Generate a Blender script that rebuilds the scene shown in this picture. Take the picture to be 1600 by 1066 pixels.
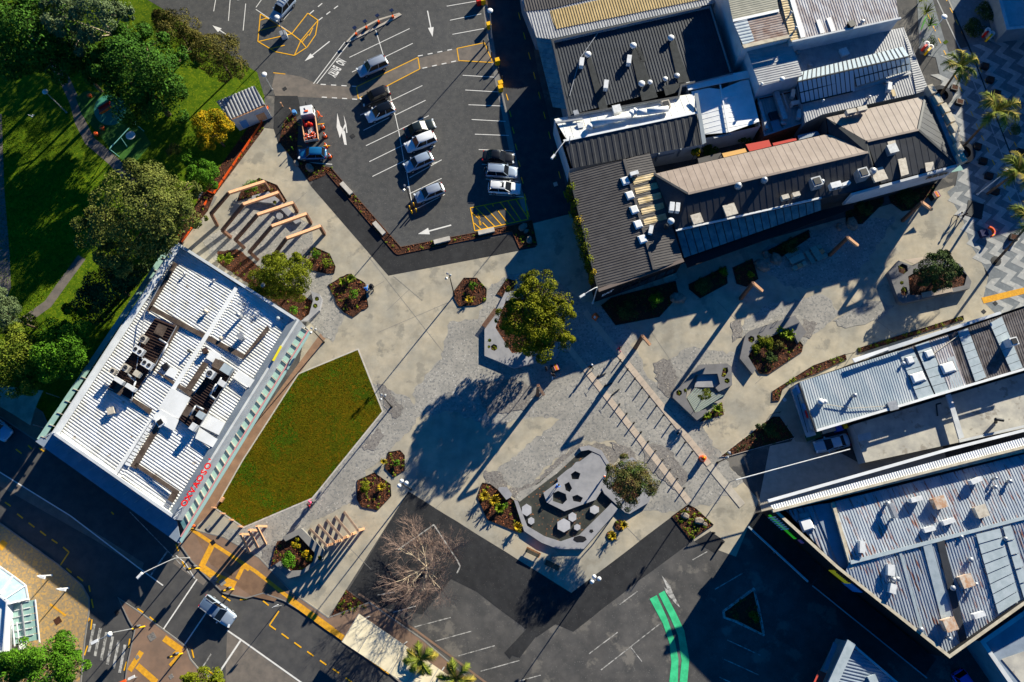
import bpy, math, random
import numpy as np
from mathutils import Vector, Matrix
from mathutils.geometry import tessellate_polygon

random.seed(7); rng = np.random.default_rng(7)
for _o in list(bpy.data.objects): bpy.data.objects.remove(_o, do_unlink=True)
SC = bpy.context.scene; COL = SC.collection
rad = math.radians

# ---------------------------------------------------------------- camera (a drone 99 m up, 27 mm lens, tilted 15.6 degrees)
F, H = 1200.0, 99.0
NADIR = (812.0, 868.0)
TILT = math.atan(math.hypot(NADIR[0]-800, NADIR[1]-533)/F)
ROLL = math.atan2(NADIR[0]-800, NADIR[1]-533)
RM = Matrix.Rotation(TILT, 3, 'X') @ Matrix.Rotation(-ROLL, 3, 'Z')
cd = bpy.data.cameras.new('camera'); cam = bpy.data.objects.new('camera', cd); COL.objects.link(cam)
cd.sensor_fit = 'HORIZONTAL'; cd.sensor_width = 36.0; cd.lens = 36.0*F/1600.0
cd.clip_start = 1.0; cd.clip_end = 3000.0
cam.matrix_world = Matrix.Translation((0, 0, H)) @ RM.to_4x4()
SC.camera = cam

# ---------------------------------------------------------------- sky, sun, exposure
SUN_EL, SHADOW_DIR = rad(19.5), rad(-128.8)
SUN_AZ = SHADOW_DIR + math.pi                     # mathematical angle towards the sun
W_ = bpy.data.worlds.new('World'); SC.world = W_; W_.use_nodes = True
nt = W_.node_tree; nt.nodes.clear()
wo = nt.nodes.new('ShaderNodeOutputWorld'); bg = nt.nodes.new('ShaderNodeBackground')
sky = nt.nodes.new('ShaderNodeTexSky'); sky.sky_type = 'NISHITA'; sky.sun_disc = False
sky.sun_elevation = SUN_EL; sky.sun_rotation = math.pi/2 - SUN_AZ
sky.air_density = 1.0; sky.dust_density = 0.1; sky.ozone_density = 6.0; sky.altitude = 50
hs = nt.nodes.new('ShaderNodeMix'); hs.data_type = 'RGBA'; hs.blend_type = 'MULTIPLY'
hs.inputs[0].default_value = 1.0; hs.inputs[7].default_value = (0.03, 0.60, 1.0, 1)
nt.links.new(sky.outputs[0], hs.inputs[6]); nt.links.new(hs.outputs[2], bg.inputs[0]); nt.links.new(bg.outputs[0], wo.inputs[0])
bg.inputs[1].default_value = 0.052
sl = bpy.data.lights.new('sun', 'SUN'); so = bpy.data.objects.new('sun', sl); COL.objects.link(so)
sl.energy = 5.0; sl.angle = rad(0.5); sl.color = (1.0, 0.945, 0.785)
sd = Vector((math.cos(SUN_AZ)*math.cos(SUN_EL), math.sin(SUN_AZ)*math.cos(SUN_EL), math.sin(SUN_EL)))
so.rotation_euler = sd.to_track_quat('Z', 'Y').to_euler(); so.location = (60, 60, 120)
SC.view_settings.view_transform = 'Standard'; SC.view_settings.look = 'None'
SC.view_settings.exposure = 1.1; SC.view_settings.gamma = 1.0; SC.view_settings.use_curve_mapping = False
SC.cycles.max_bounces = 6; SC.cycles.diffuse_bounces = 3; SC.cycles.transparent_max_bounces = 8
SC.render.film_transparent = False

# ---------------------------------------------------------------- survey: photograph pixel -> place on a level z metres up
def P(px, py, z=0.0):
    d = RM @ Vector(((px-800.0)/F, -(py-533.0)/F, -1.0))
    return d*((H-z)/-d.z) + Vector((0, 0, H))
def PL(pts, z=0.0): return [P(x, y, z) for x, y in pts]

# ---------------------------------------------------------------- materials
def S(r, g, b):
    def f(c):
        c /= 255.0
        return c/12.92 if c <= 0.04045 else ((c+0.055)/1.055)**2.4
    return (f(r), f(g), f(b), 1.0)
MATS = {}
def mat(name, c1, c2=None, scale=3.0, detail=5.0, rough=0.85, metal=0.0, bump=0.0, bscale=30.0, big=0.0, bigs=0.12,
        c3=None, sp=0.1, sps=12.0, island=0.0, stretch=None, spec=0.3, lo=0.38, hi=0.62, emit=None, alpha=None, rot=0.0,
        c4=None, sp4=0.1, s4=0.6, trans=None):
    m = bpy.data.materials.new(name); m.use_nodes = True; t = m.node_tree; n = t.nodes; L = t.links
    b = n['Principled BSDF']; b.inputs['Roughness'].default_value = rough; b.inputs['Metallic'].default_value = metal
    b.inputs['Specular IOR Level'].default_value = spec
    g = n.new('ShaderNodeNewGeometry'); pos = g.outputs['Position']
    if stretch:
        mp = n.new('ShaderNodeMapping'); mp.inputs['Scale'].default_value = stretch; mp.inputs['Rotation'].default_value = (0, 0, rot)
        if rot:
            mr = n.new('ShaderNodeMapping'); mr.inputs['Rotation'].default_value = (0, 0, rot); L.new(pos, mr.inputs[0])
            mp.inputs['Rotation'].default_value = (0, 0, 0); L.new(mr.outputs[0], mp.inputs[0])
        else: L.new(pos, mp.inputs[0])
        spos = mp.outputs[0]
    else: spos = pos
    def mixc(fac, a, bb, mode='MIX'):
        x = n.new('ShaderNodeMix'); x.data_type = 'RGBA'; x.blend_type = mode
        for inp, v in ((0, fac), (6, a), (7, bb)):
            if hasattr(v, 'is_linked') or hasattr(v, 'links'): L.new(v, x.inputs[inp])
            else: x.inputs[inp].default_value = v
        return x.outputs[2]
    def noise(sc, de, p):
        x = n.new('ShaderNodeTexNoise'); x.inputs['Scale'].default_value = sc; x.inputs['Detail'].default_value = de
        x.inputs['Roughness'].default_value = 0.62
        L.new(p, x.inputs['Vector']); return x.outputs['Fac']
    def mr(v, a, bb, c, d):
        x = n.new('ShaderNodeMapRange'); L.new(v, x.inputs[0])
        for i, q in enumerate((a, bb, c, d)): x.inputs[i+1].default_value = q
        return x.outputs[0]
    col = c1
    if c2 is not None: col = mixc(mr(noise(scale, detail, spos), lo, hi, 0, 1), c1, c2)
    if c4 is not None: col = mixc(mr(noise(s4, 7, spos), 1-sp4-0.5, 1-sp4-0.5+0.06, 0, 1), col, c4)
    if c3 is not None:
        v = n.new('ShaderNodeTexVoronoi'); v.inputs['Scale'].default_value = sps; L.new(pos, v.inputs['Vector'])
        sx = n.new('ShaderNodeSeparateColor'); L.new(v.outputs['Color'], sx.inputs[0])
        col = mixc(mr(sx.outputs[0], 1-sp, 1-sp+0.02, 0, 1), col, c3)
    if big:
        f = mr(noise(bigs, 4, pos), 0.3, 0.7, 1-big, 1+big)
        cc = n.new('ShaderNodeCombineColor'); [L.new(f, cc.inputs[i]) for i in range(3)]
        col = mixc(1.0, col, cc.outputs[0], 'MULTIPLY')
    if island:
        f = mr(g.outputs['Random Per Island'], 0, 1, 1-island, 1+island)
        cc = n.new('ShaderNodeCombineColor'); [L.new(f, cc.inputs[i]) for i in range(3)]
        col = mixc(1.0, col, cc.outputs[0], 'MULTIPLY')
    if isinstance(col, tuple): b.inputs['Base Color'].default_value = col
    else: L.new(col, b.inputs['Base Color'])
    if bump:
        bn = n.new('ShaderNodeBump'); bn.inputs['Strength'].default_value = bump; bn.inputs['Distance'].default_value = 0.1
        L.new(noise(bscale, 4, spos), bn.inputs['Height']); L.new(bn.outputs[0], b.inputs['Normal'])
    if emit:
        b.inputs['Emission Color'].default_value = emit; b.inputs['Emission Strength'].default_value = 1
    if trans: b.inputs['Transmission Weight'].default_value = trans
    if alpha is not None: b.inputs['Alpha'].default_value = alpha
    MATS[name] = m
    return m

# ---------------------------------------------------------------- mesh building
ORG = {}
class MB:
    def __init__(s): s.v = []; s.f = []; s.m = []
    def add(s, vs, fs, m=0):
        k = len(s.v); s.v += [tuple(p) for p in vs]
        for f in fs: s.f.append(tuple(i+k for i in f)); s.m.append(m)
        return s
    def poly(s, pts, m=0, holes=()):
        if not holes: return s.add(pts, [tuple(range(len(pts)))], m)
        loops = [[Vector(p) for p in pts]]+[[Vector(p) for p in h] for h in holes]
        flat = [p for l in loops for p in l]
        for t in tessellate_polygon(loops):
            a, b, c = (flat[i] for i in t)
            if ((b-a).cross(c-a)).z < 0: t = t[::-1]
            s.add([flat[i] for i in t], [(0, 1, 2)], m)
        return s
    def walls(s, ring, z0, z1, m=0, flip=False):
        n = len(ring); z0l = z0 if isinstance(z0, (list, tuple)) else [z0]*n; z1l = z1 if isinstance(z1, (list, tuple)) else [z1]*n
        vs = [(p[0], p[1], z0l[i]) for i, p in enumerate(ring)]+[(p[0], p[1], z1l[i]) for i, p in enumerate(ring)]
        fs = [(i, (i+1) % n, n+(i+1) % n, n+i) for i in range(n)]
        if flip: fs = [f[::-1] for f in fs]
        return s.add(vs, fs, m)
    def prism(s, ring, z0, z1, m=0, mt=None, bottom=False):
        ring = ccw(ring); s.walls(ring, z0, z1, m)
        s.poly([(p[0], p[1], z1) for p in ring], m if mt is None else mt)
        if bottom: s.poly([(p[0], p[1], z0) for p in ring[::-1]], m)
        return s
    def box(s, c, d, rz=0.0, m=0, taper=1.0):
        x, y, z = d[0]/2, d[1]/2, d[2]/2; cs, sn = math.cos(rz), math.sin(rz); vs = []
        for zz in (-1, 1):
            k = taper if zz > 0 else 1.0
            for xx, yy in ((-1, -1), (1, -1), (1, 1), (-1, 1)):
                X, Y = xx*x*k, yy*y*k
                vs.append((c[0]+X*cs-Y*sn, c[1]+X*sn+Y*cs, c[2]+zz*z))
        return s.add(vs, [(3, 2, 1, 0), (4, 5, 6, 7), (0, 1, 5, 4), (1, 2, 6, 5), (2, 3, 7, 6), (3, 0, 4, 7)], m)
    def beam(s, a, b, w, h, m=0, w2=None, h2=None):
        a, b = Vector(a), Vector(b); d = (b-a).normalized(); up = Vector((0, 0, 1))
        if abs(d.z) > 0.97: up = Vector((0, 1, 0))
        u = d.cross(up).normalized(); t = u.cross(d).normalized(); w2 = w2 or w; h2 = h2 or h; vs = []
        for p, ww, hh in ((a, w, h), (b, w2, h2)):
            for i, j in ((-1, -1), (1, -1), (1, 1), (-1, 1)): vs.append(p+u*(i*ww/2)+t*(j*hh/2))
        return s.add(vs, [(0, 1, 2, 3), (7, 6, 5, 4), (0, 4, 5, 1), (1, 5, 6, 2), (2, 6, 7, 3), (3, 7, 4, 0)], m)
    def tube(s, a, b, r0, r1=None, n=8, m=0, caps=True):
        a, b = Vector(a), Vector(b); r1 = r0 if r1 is None else r1; d = (b-a).normalized()
        up = Vector((0, 0, 1)) if abs(d.z) < 0.95 else Vector((1, 0, 0))
        u = d.cross(up).normalized(); t = u.cross(d); vs = []
        for p, r in ((a, r0), (b, r1)):
            for i in range(n):
                q = 2*math.pi*i/n; vs.append(p+u*(r*math.cos(q))+t*(r*math.sin(q)))
        fs = [(i, n+i, n+(i+1) % n, (i+1) % n) for i in range(n)]
        if caps: fs += [tuple(range(n)), tuple(range(2*n-1, n-1, -1))]
        return s.add(vs, fs, m)
    def path(s, pts, r, n=6, m=0):
        for a, b in zip(pts[:-1], pts[1:]): s.tube(a, b, r, r, n, m)
        return s
    def lathe(s, c, prof, n=12, m=0):
        vs = []
        for r, z in prof:
            for i in range(n):
                q = 2*math.pi*i/n; vs.append((c[0]+r*math.cos(q), c[1]+r*math.sin(q), c[2]+z))
        fs = [(k*n+i, k*n+(i+1) % n, (k+1)*n+(i+1) % n, (k+1)*n+i) for k in range(len(prof)-1) for i in range(n)]
        fs += [tuple(range((len(prof)-1)*n, len(prof)*n)), tuple(range(n-1, -1, -1))]
        return s.add(vs, fs, m)
    def ball(s, c, r, n=10, k=6, m=0, sz=1.0):
        return s.lathe(c, [(r*math.sin(math.pi*i/k)+1e-4, -r*sz*math.cos(math.pi*i/k)) for i in range(k+1)], n, m)
    def build(s, name, mats, parent=None, smooth=False, origin=None):
        o0 = ORG[parent] if parent is not None else (Vector(origin) if origin is not None else Vector((0, 0, 0)))
        me = bpy.data.meshes.new(name)
        me.from_pydata([(x-o0.x, y-o0.y, z-o0.z) for x, y, z in s.v], [], s.f)
        for mm in (mats if isinstance(mats, (list, tuple)) else [mats]): me.materials.append(mm)
        if any(s.m): me.polygons.foreach_set('material_index', s.m)
        if smooth: me.polygons.foreach_set('use_smooth', [True]*len(me.polygons))
        me.update()
        return link(name, me, parent, o0)
def link(name, me, parent, o0):
    o = bpy.data.objects.new(name, me); COL.objects.link(o)
    if parent is not None: o.parent = parent; ORG[o] = ORG[parent]
    else: o.location = o0; ORG[o] = Vector(o0)
    return o
def area2(r): return sum(r[i][0]*r[(i+1) % len(r)][1]-r[(i+1) % len(r)][0]*r[i][1] for i in range(len(r)))
def ccw(r): return list(r) if area2(r) > 0 else list(r)[::-1]
def cen(r): return Vector((sum(p[0] for p in r)/len(r), sum(p[1] for p in r)/len(r), 0))
def inset(ring, d):
    ring = ccw(ring); n = len(ring); out = []
    for i in range(n):
        p0, p1, p2 = (Vector(ring[(i+k) % n][:2]) for k in (-1, 0, 1))
        a, b = (p1-p0).normalized(), (p2-p1).normalized(); na, nb = Vector((-a.y, a.x)), Vector((-b.y, b.x))
        q = na+nb; q = q/max(0.25, q.dot(q)/2) if q.length > 1e-6 else na
        out.append((p1.x+q.x*d, p1.y+q.y*d))
    return out
def jag(pts, amp, step):
    out = []
    for i in range(len(pts)):
        a, b = Vector(pts[i]), Vector(pts[(i+1) % len(pts)]); n = max(1, int((b-a).length/step))
        nn = Vector((-(b-a).y, (b-a).x)).normalized()
        for k in range(n):
            q = a.lerp(b, k/n)+nn*random.uniform(-amp, amp); out.append((q.x, q.y))
    return out
def inpoly(x, y, r):
    c = False; j = len(r)-1
    for i in range(len(r)):
        if (r[i][1] > y) != (r[j][1] > y) and x < (r[j][0]-r[i][0])*(y-r[i][1])/(r[j][1]-r[i][1])+r[i][0]: c = not c
        j = i
    return c
def tag(o, label, cat, group=None):
    o['label'] = label; o['category'] = cat
    if group: o['group'] = group
    return o
def thing(name, label, cat, loc, group=None):
    o = bpy.data.objects.new(name, None); COL.objects.link(o); o.empty_display_size = 0.3
    loc = Vector((loc[0], loc[1], loc[2] if len(loc) > 2 else 0)); o.location = loc; ORG[o] = loc
    return tag(o, label, cat, group)
def copy_thing(root, loc, rz=0.0, label=None, scale=None, group=None):
    def rec(o, par):
        c = o.copy(); COL.objects.link(c)
        if par is not None: c.parent = par
        for ch in KIDS(o): rec(ch, c)
        return c
    c = rec(root, None); c.location = loc; c.rotation_euler = (0, 0, rz)
    if scale: c.scale = (scale, scale, scale) if not isinstance(scale, tuple) else scale
    if label: c['label'] = label
    if group: c['group'] = group
    return c
def KIDS(o): return [q for q in list(o.children)]
def hdg(a, b):
    p, q = P(*a), P(*b); return math.atan2(q.y-p.y, q.x-p.x)
LV = 0.004; LN = [0]
def lv_(): LN[0] = (LN[0]+1) % 6; return LN[0]*0.15
def sheet(name, pts, lev, m, parent=None, kind='structure', holes=()):
    r = ccw([tuple(p)[:2] for p in PL(pts)])
    b = MB().poly([(x, y, lev*LV) for x, y in r], 0, [[(p.x, p.y, lev*LV) for p in PL(h)] for h in holes])
    o = b.build(name, m, parent)
    if parent is None: o['kind'] = kind
    return o
def strip(name, a, b, w, lev, m, parent, z=0.0):
    lev += lv_()
    p, q = P(*a), P(*b); d = (q-p); d.z = 0; d.normalize(); u = Vector((-d.y, d.x, 0))*(w/2); zz = Vector((0, 0, z+lev*LV))
    return MB().poly([p-u+zz, q-u+zz, q+u+zz, p+u+zz]).build(name, m, parent)
def textmesh(txt, size):
    cu = bpy.data.curves.new('t', 'FONT'); cu.body = txt; cu.size = size; cu.offset = size*0.035; cu.align_x = 'CENTER'; cu.align_y = 'CENTER'
    o = bpy.data.objects.new('t', cu); COL.objects.link(o); dg = bpy.context.evaluated_depsgraph_get()
    me = bpy.data.meshes.new_from_object(o.evaluated_get(dg)); bpy.data.objects.remove(o); bpy.data.curves.remove(cu)
    return me
def lettering(name, txt, size, mtx, m, parent, extr=0.0):
    me = textmesh(txt, size); vs = [mtx @ v.co for v in me.vertices]; fs = [tuple(p.vertices) for p in me.polygons]
    b = MB().add(vs, fs)
    if extr:
        nn = (mtx.to_3x3() @ Vector((0, 0, 1))).normalized()
        b.v = [tuple(Vector(v)+nn*extr) for v in b.v]
    bpy.data.meshes.remove(me)
    return b.build(name, m, parent)
# quads scattered as leaves: centres, normals, size -> one mesh
def leafmesh(name, C, N, size, m, parent=None, origin=None, aspect=0.6, extra=None, jitter=0.55):
    n = len(C); o0 = ORG[parent] if parent is not None else Vector(origin if origin is not None else (0, 0, 0))
    N = N+rng.normal(0, jitter, (n, 3)); N /= np.linalg.norm(N, axis=1)[:, None]+1e-9
    r = rng.normal(0, 1, (n, 3)); U = np.cross(N, r); U /= np.linalg.norm(U, axis=1)[:, None]+1e-9; V = np.cross(N, U)
    s = (size*rng.uniform(0.6, 1.3, n))[:, None]/2; sa = s*aspect
    vs = np.stack([C-U*s, C-V*sa, C+U*s, C+V*sa], 1).reshape(-1, 3)-np.array(o0)
    me = bpy.data.meshes.new(name); me.vertices.add(n*4); me.vertices.foreach_set('co', vs.ravel())
    me.loops.add(n*4); me.loops.foreach_set('vertex_index', np.arange(n*4, dtype=np.int32))
    me.polygons.add(n); me.polygons.foreach_set('loop_start', np.arange(0, n*4, 4, dtype=np.int32))
    me.materials.append(m); me.update(calc_edges=True)
    return link(name, me, parent, o0)
# ================================================================ materials
ASPH = mat('old_asphalt', S(84,83,81), S(72,72,72), 1.2, 6, bump=0.15, bscale=40, big=0.14, bigs=0.09, c3=S(104,102,99), sp=0.04, sps=14, rough=0.92)
ASPH_S = mat('worn_asphalt', S(90,87,84), S(72,71,70), 0.5, 8, bump=0.15, bscale=40, big=0.24, c4=S(112,107,100), sp4=-0.07, s4=0.3, bigs=0.10, c3=S(104,101,97), sp=0.03, sps=12, rough=0.92)
ASPH_L = mat('lane_asphalt', S(66,66,68), S(54,55,58), 0.8, 6, bump=0.15, bscale=40, big=0.15, rough=0.92)  # car park asphalt, darkened to deepen the building shadow over the lane
ASPH_N = mat('fresh_asphalt', S(50,50,51), S(40,40,42), 0.9, 7, bump=0.2, bscale=45, big=0.2, bigs=0.2, c3=S(70,68,66), sp=0.03, sps=12, rough=0.9)
ASPH_R = mat('road_asphalt', S(82,80,78), S(70,69,69), 0.8, 6, bump=0.15, bscale=40, big=0.16, bigs=0.14, rough=0.92)
ASPH_RW = mat('worn_lane_asphalt', S(122,112,102), S(104,97,90), 0.9, 6, bump=0.15, bscale=40, big=0.1, rough=0.92)
CONC = mat('plaza_concrete', S(182,169,145), S(154,148,134), 0.16, 9, bump=0.05, bscale=20, big=0.16, bigs=0.6, c4=S(146,139,124), sp4=-0.07, s4=0.35, c3=S(182,176,160), sp=0.012, sps=9, rough=0.88)
CONC2 = mat('pale_concrete', S(190,180,164), S(172,163,149), 0.9, 6, bump=0.05, big=0.06, rough=0.88)
CONC_D = mat('grey_concrete', S(136,132,126), S(122,119,115), 0.8, 6, bump=0.05, big=0.1, rough=0.88)
AGG = mat('exposed_aggregate', S(146,142,134), S(164,158,148), 0.5, 7, bump=0.3, bscale=25, big=0.16, bigs=0.11, c3=S(190,184,174), sp=0.03, sps=8.5, c4=S(128,126,122), sp4=-0.02, s4=3.0, rough=0.9)
AGG_D = mat('dark_aggregate', S(124,118,112), S(140,134,127), 3.0, 7, bump=0.4, bscale=20, big=0.1, c3=S(176,164,148), sp=0.04, sps=8, c4=S(104,99,95), sp4=-0.02, s4=5.0, rough=0.9)
BEIGE = mat('beige_paver', S(194,176,156), S(180,163,145), 1.2, 5, bump=0.08, bscale=20, big=0.06, island=0.06)
PALE = mat('white_kerb_concrete', S(198,190,178), S(180,173,162), 1.5, 5, big=0.05)
BROWNP = mat('brown_paving', S(158,124,98), S(138,108,86), 0.8, 7, bump=0.1, bscale=25, big=0.12, bigs=0.3)
BROWNC = mat('brown_concrete', S(140,112,92), S(122,100,84), 0.6, 7, bump=0.08, big=0.14, bigs=0.2)
BRICKY = mat('yellow_brick_paving', S(172,142,98), S(144,128,104), 4.2, 3, lo=0.44, hi=0.56, bump=0.1, bscale=20, big=0.08, c3=S(188,150,92), sp=0.25, sps=4.5)
REDP = mat('red_brown_infill', S(134,104,80), S(116,90,70), 1.0, 6, big=0.1, bump=0.1)
CHEV_D = mat('dark_grey_paver', S(120,124,126), S(106,111,115), 1.0, 5, big=0.08, c3=S(124,128,130), sp=0.2, sps=3)
CHEV_L = mat('light_grey_paver', S(170,170,166), S(158,157,154), 1.2, 5, big=0.06, c3=S(180,178,172), sp=0.15, sps=3)
GRASS = mat('park_grass', S(88,112,12), S(62,90,8), 0.9, 8, bump=0.9, bscale=9, big=0.25, bigs=0.07, c3=S(104,120,16), sp=0.22, sps=5, rough=0.95, spec=0.1)
GRASS2 = mat('new_lawn', S(94,85,3), S(74,82,4), 0.28, 9, bump=0.9, bscale=8, big=0.16, bigs=0.2, c3=S(106,86,4), sp=0.22, sps=4.5, rough=0.95, spec=0.1, c4=S(66,90,6), sp4=-0.01, s4=0.14)
SOIL = mat('mulch_soil', S(84,50,33), S(62,38,26), 5, 5, bump=0.6, bscale=10, rough=0.95)
CHIP = mat('bark_chip', S(134,78,46), S(104,60,36), 6, 3, island=0.55, rough=0.9)
WHITE_L = mat('white_road_paint', S(226,222,214), S(196,193,188), 2.5, 7, lo=0.5, hi=0.75, rough=0.7)
WORN_L = mat('worn_white_paint', S(190,186,178), S(110,108,104), 2.0, 8, lo=0.42, hi=0.6, rough=0.8)
YEL_L = mat('yellow_road_paint', S(240,176,24), S(214,154,22), 2.5, 7, lo=0.5, hi=0.75, rough=0.7)
YEL_T = mat('yellow_tactile_paving', S(232,168,40), S(206,146,40), 3, 4, bump=0.2, bscale=12)
GREEN_L = mat('green_lane_paint', S(66,206,140), S(52,180,120), 1.3, 7, big=0.08, rough=0.75)
STEEL_E = mat('black_steel_edge', S(40,34,30), rough=0.6)
RUSTST = mat('rust_steel_edge', S(120,76,50), S(96,58,38), 4, rough=0.8)
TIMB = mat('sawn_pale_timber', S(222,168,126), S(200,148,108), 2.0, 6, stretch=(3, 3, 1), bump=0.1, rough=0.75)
TIMB_W = mat('dim_grey_timber', S(150,126,106), S(128,106,90), 2.0, 6, bump=0.1, rough=0.8)  # grey-beige, darkened for the weaker light on the sloping rafters
TIMB_D = mat('dark_and_shaded_timber', S(116,84,66), S(94,66,52), 2.0, 6, bump=0.1, rough=0.75)  # dark timber; also carries the shade on portals, tall posts and one bench
TIMB_B = mat('bench_timber', S(196,130,76), S(168,106,58), 3.0, 5, rough=0.7, island=0.15)
TEAL_T = mat('grey_green_timber', S(150,166,150), S(132,150,138), 3, 5, rough=0.75, island=0.12)
STONE = mat('boulder_stone', S(150,138,122), S(112,104,94), 2.2, 8, bump=0.8, bscale=5, island=0.12)
PRECAST = mat('grey_precast', S(158,156,157), S(142,141,143), 0.8, 7, bump=0.06, big=0.07, rough=0.85)
POOLB = mat('wet_pond_floor', S(66,66,58), S(50,52,48), 1.0, 6, c3=S(140,92,60), sp=0.04, sps=7, big=0.15, bump=0.2, rough=0.55)
BLK = mat('black_metal', S(24,24,26), rough=0.5, spec=0.4)
GREYM = mat('galvanised_metal', S(176,178,180), S(156,158,161), 3, rough=0.45, metal=0.4)
WHITEM = mat('white_powder_coat', S(226,226,224), S(208,208,206), 2, rough=0.5)
OFFW = mat('aged_offwhite_casing', S(206,196,178), S(180,168,150), 2.5, 6, rough=0.6)
FANG = mat('dark_fan_grille', S(96,96,98), rough=0.6)
RUSTY = mat('rusty_steel', S(186,140,104), S(208,194,176), 1.8, 7, rough=0.8)
YELM = mat('yellow_plastic', S(244,186,12), rough=0.5)
REDM = mat('red_plastic', S(214,36,26), rough=0.5)
ORNG = mat('orange_plastic', S(248,96,28), rough=0.55)
HIVIS = mat('orange_cloth', S(250,104,36), rough=0.8)
BLUEP = mat('blue_plastic', S(40,84,190), rough=0.45)
GLASS = mat('dark_window_glass', S(26,34,42), rough=0.06, spec=0.8)
GLASS_G = mat('green_awning_glass', S(160,192,180), S(148,182,172), 1.5, rough=0.12, spec=0.6)
GLASS_S = mat('skylight_glass', S(176,196,200), S(150,176,186), 1.2, rough=0.08, spec=0.9)
GLASS_T = mat('translucent_teal_sheet', S(104,140,140), S(70,108,118), 1.0, 6, rough=0.3, island=0.3)
RED_F = mat('red_canvas', S(200,78,66), rough=0.85)
TAN_F = mat('yellow_canvas', S(230,178,106), rough=0.85)
CREAM_F = mat('cream_shade_cloth', S(226,212,180), S(210,196,164), 1.0, 5, rough=0.85, big=0.05)
CREAM_D = mat('weathered_shade_cloth', S(190,176,150), S(166,154,132), 1.0, 6, rough=0.9, big=0.1)
# roofs and walls
R_WHITE = mat('white_roof_sheet', S(230,230,227), S(208,206,198), 0.6, 7, rough=0.5, spec=0.4, big=0.08, bigs=0.4, c4=S(168,156,142), sp4=-0.13, s4=1.1)
R_WHITE2 = mat('white_flat_sheet', S(236,236,234), S(222,222,219), 0.5, 5, rough=0.5, big=0.05)
R_BROWN = mat('lichen_brown_gutter', S(98,84,74), S(70,58,50), 1.2, 7, bump=0.2, rough=0.95)
R_DKBR = mat('dark_brown_batten', S(74,54,46), S(54,40,36), 2.0, 6, rough=0.9, island=0.2)
R_BLACK = mat('charcoal_roof_sheet', S(58,62,68), S(48,52,58), 0.8, 6, rough=0.6, big=0.12)
R_BLKP = mat('black_walkway_mat', S(60,62,62), S(48,50,50), 2.0, 7, rough=0.9, big=0.1)
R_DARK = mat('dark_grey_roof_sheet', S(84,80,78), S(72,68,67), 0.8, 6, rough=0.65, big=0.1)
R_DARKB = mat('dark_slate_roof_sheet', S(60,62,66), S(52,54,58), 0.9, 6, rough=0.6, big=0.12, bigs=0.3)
R_TAN = mat('clear_tan_roof_sheet', S(190,164,112), S(170,146,98), 0.8, 6, rough=0.6, big=0.08)
R_CRM = mat('cream_rooflight_sheet', S(212,190,150), S(184,160,112), 0.9, 6, rough=0.6)
R_GREY = mat('zinc_roof_sheet', S(168,168,168), S(148,148,150), 0.9, 6, rough=0.5, spec=0.5, big=0.08)
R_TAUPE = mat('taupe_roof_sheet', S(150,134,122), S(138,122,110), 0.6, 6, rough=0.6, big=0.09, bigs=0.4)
R_RUST = mat('rust_streaked_roof', S(176,182,188), S(150,160,170), 0.5, 7, rough=0.5, spec=0.45, big=0.16, c4=S(138,86,66), sp4=-0.06, s4=1.3, stretch=(3.0, 0.32, 1.0), rot=rad(-18))
GLASS_L = None
R_RUSTB = mat('rust_brown_roof', S(128,100,88), S(160,146,138), 0.9, 7, rough=0.7, big=0.1)
R_MOSS = mat('weathered_greenish_roof', S(158,154,138), S(138,136,122), 1.0, 7, rough=0.7, big=0.1)
R_MIXED = mat('streaky_grey_roof', S(196,194,194), S(148,136,134), 0.9, 6, rough=0.6, stretch=(1.6, 0.5, 1), rot=rad(-20), big=0.06)
R_BLUE = mat('pale_blue_roof_sheet', S(152,166,174), S(182,188,190), 0.6, 6, rough=0.5, spec=0.5, big=0.07, stretch=(1.6, 0.4, 1), rot=rad(-20))
R_BLUEF = mat('pale_blue_flat_sheet', S(160,172,176), S(176,186,190), 1.4, 6, rough=0.5, island=0.06)
R_SOOT = mat('sooty_roof_sheet', S(110,104,102), S(78,70,68), 1.1, 7, rough=0.75, big=0.12)
R_CONC = mat('weathered_membrane', S(196,190,176), S(166,162,154), 0.5, 8, rough=0.85, big=0.12, bigs=0.2, c4=S(150,143,132), sp4=-0.08, s4=0.7)
R_BLUE2 = mat('blue_tinted_sheet', S(140,152,166), S(126,138,152), 0.8, 6, rough=0.5, big=0.08)
W_WHITE = mat('white_plaster', S(206,208,208), S(190,192,193), 0.7, 6, rough=0.8, big=0.07)
W_GREY = mat('grey_plaster', S(142,150,156), S(128,136,142), 0.7, 6, rough=0.8, big=0.07)
W_CREAM = mat('cream_parapet', S(206,194,170), S(178,166,144), 1.2, 7, rough=0.85, big=0.08)
W_BLACK = mat('black_cladding', S(30,30,32), S(24,24,26), 1.0, rough=0.75)
W_DARK = mat('dark_painted_wall', S(58,60,62), S(48,50,52), 1.0, rough=0.8)
W_BRICK = mat('brown_brick_wall', S(128,84,66), S(104,66,52), 2.0, 6, rough=0.9)
SIGN_R = mat('red_sign_letter', S(236,28,26), rough=0.4)
SIGN_Y = mat('yellow_sign_panel', S(226,206,44), rough=.4, emit=(.05,.045,.002,1))  # added glow lifts the yellow panel out of the shade
SIGN_G = mat('green_sign_panel', S(50,170,40), rough=.4, emit=(.006,.09,.005,1))  # faint glow added so the green stays bright in shade
SIGN_B = mat('blue_sign_panel', S(90,150,210), rough=0.4)
SIGN_P = mat('pink_sign_panel', S(230,130,170), rough=0.4)
SIGN_W = mat('white_sign_letter', S(230,232,234), rough=0.4)
PINK = mat('faded_pink_pipe', S(206,140,140), rough=0.6)
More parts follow.
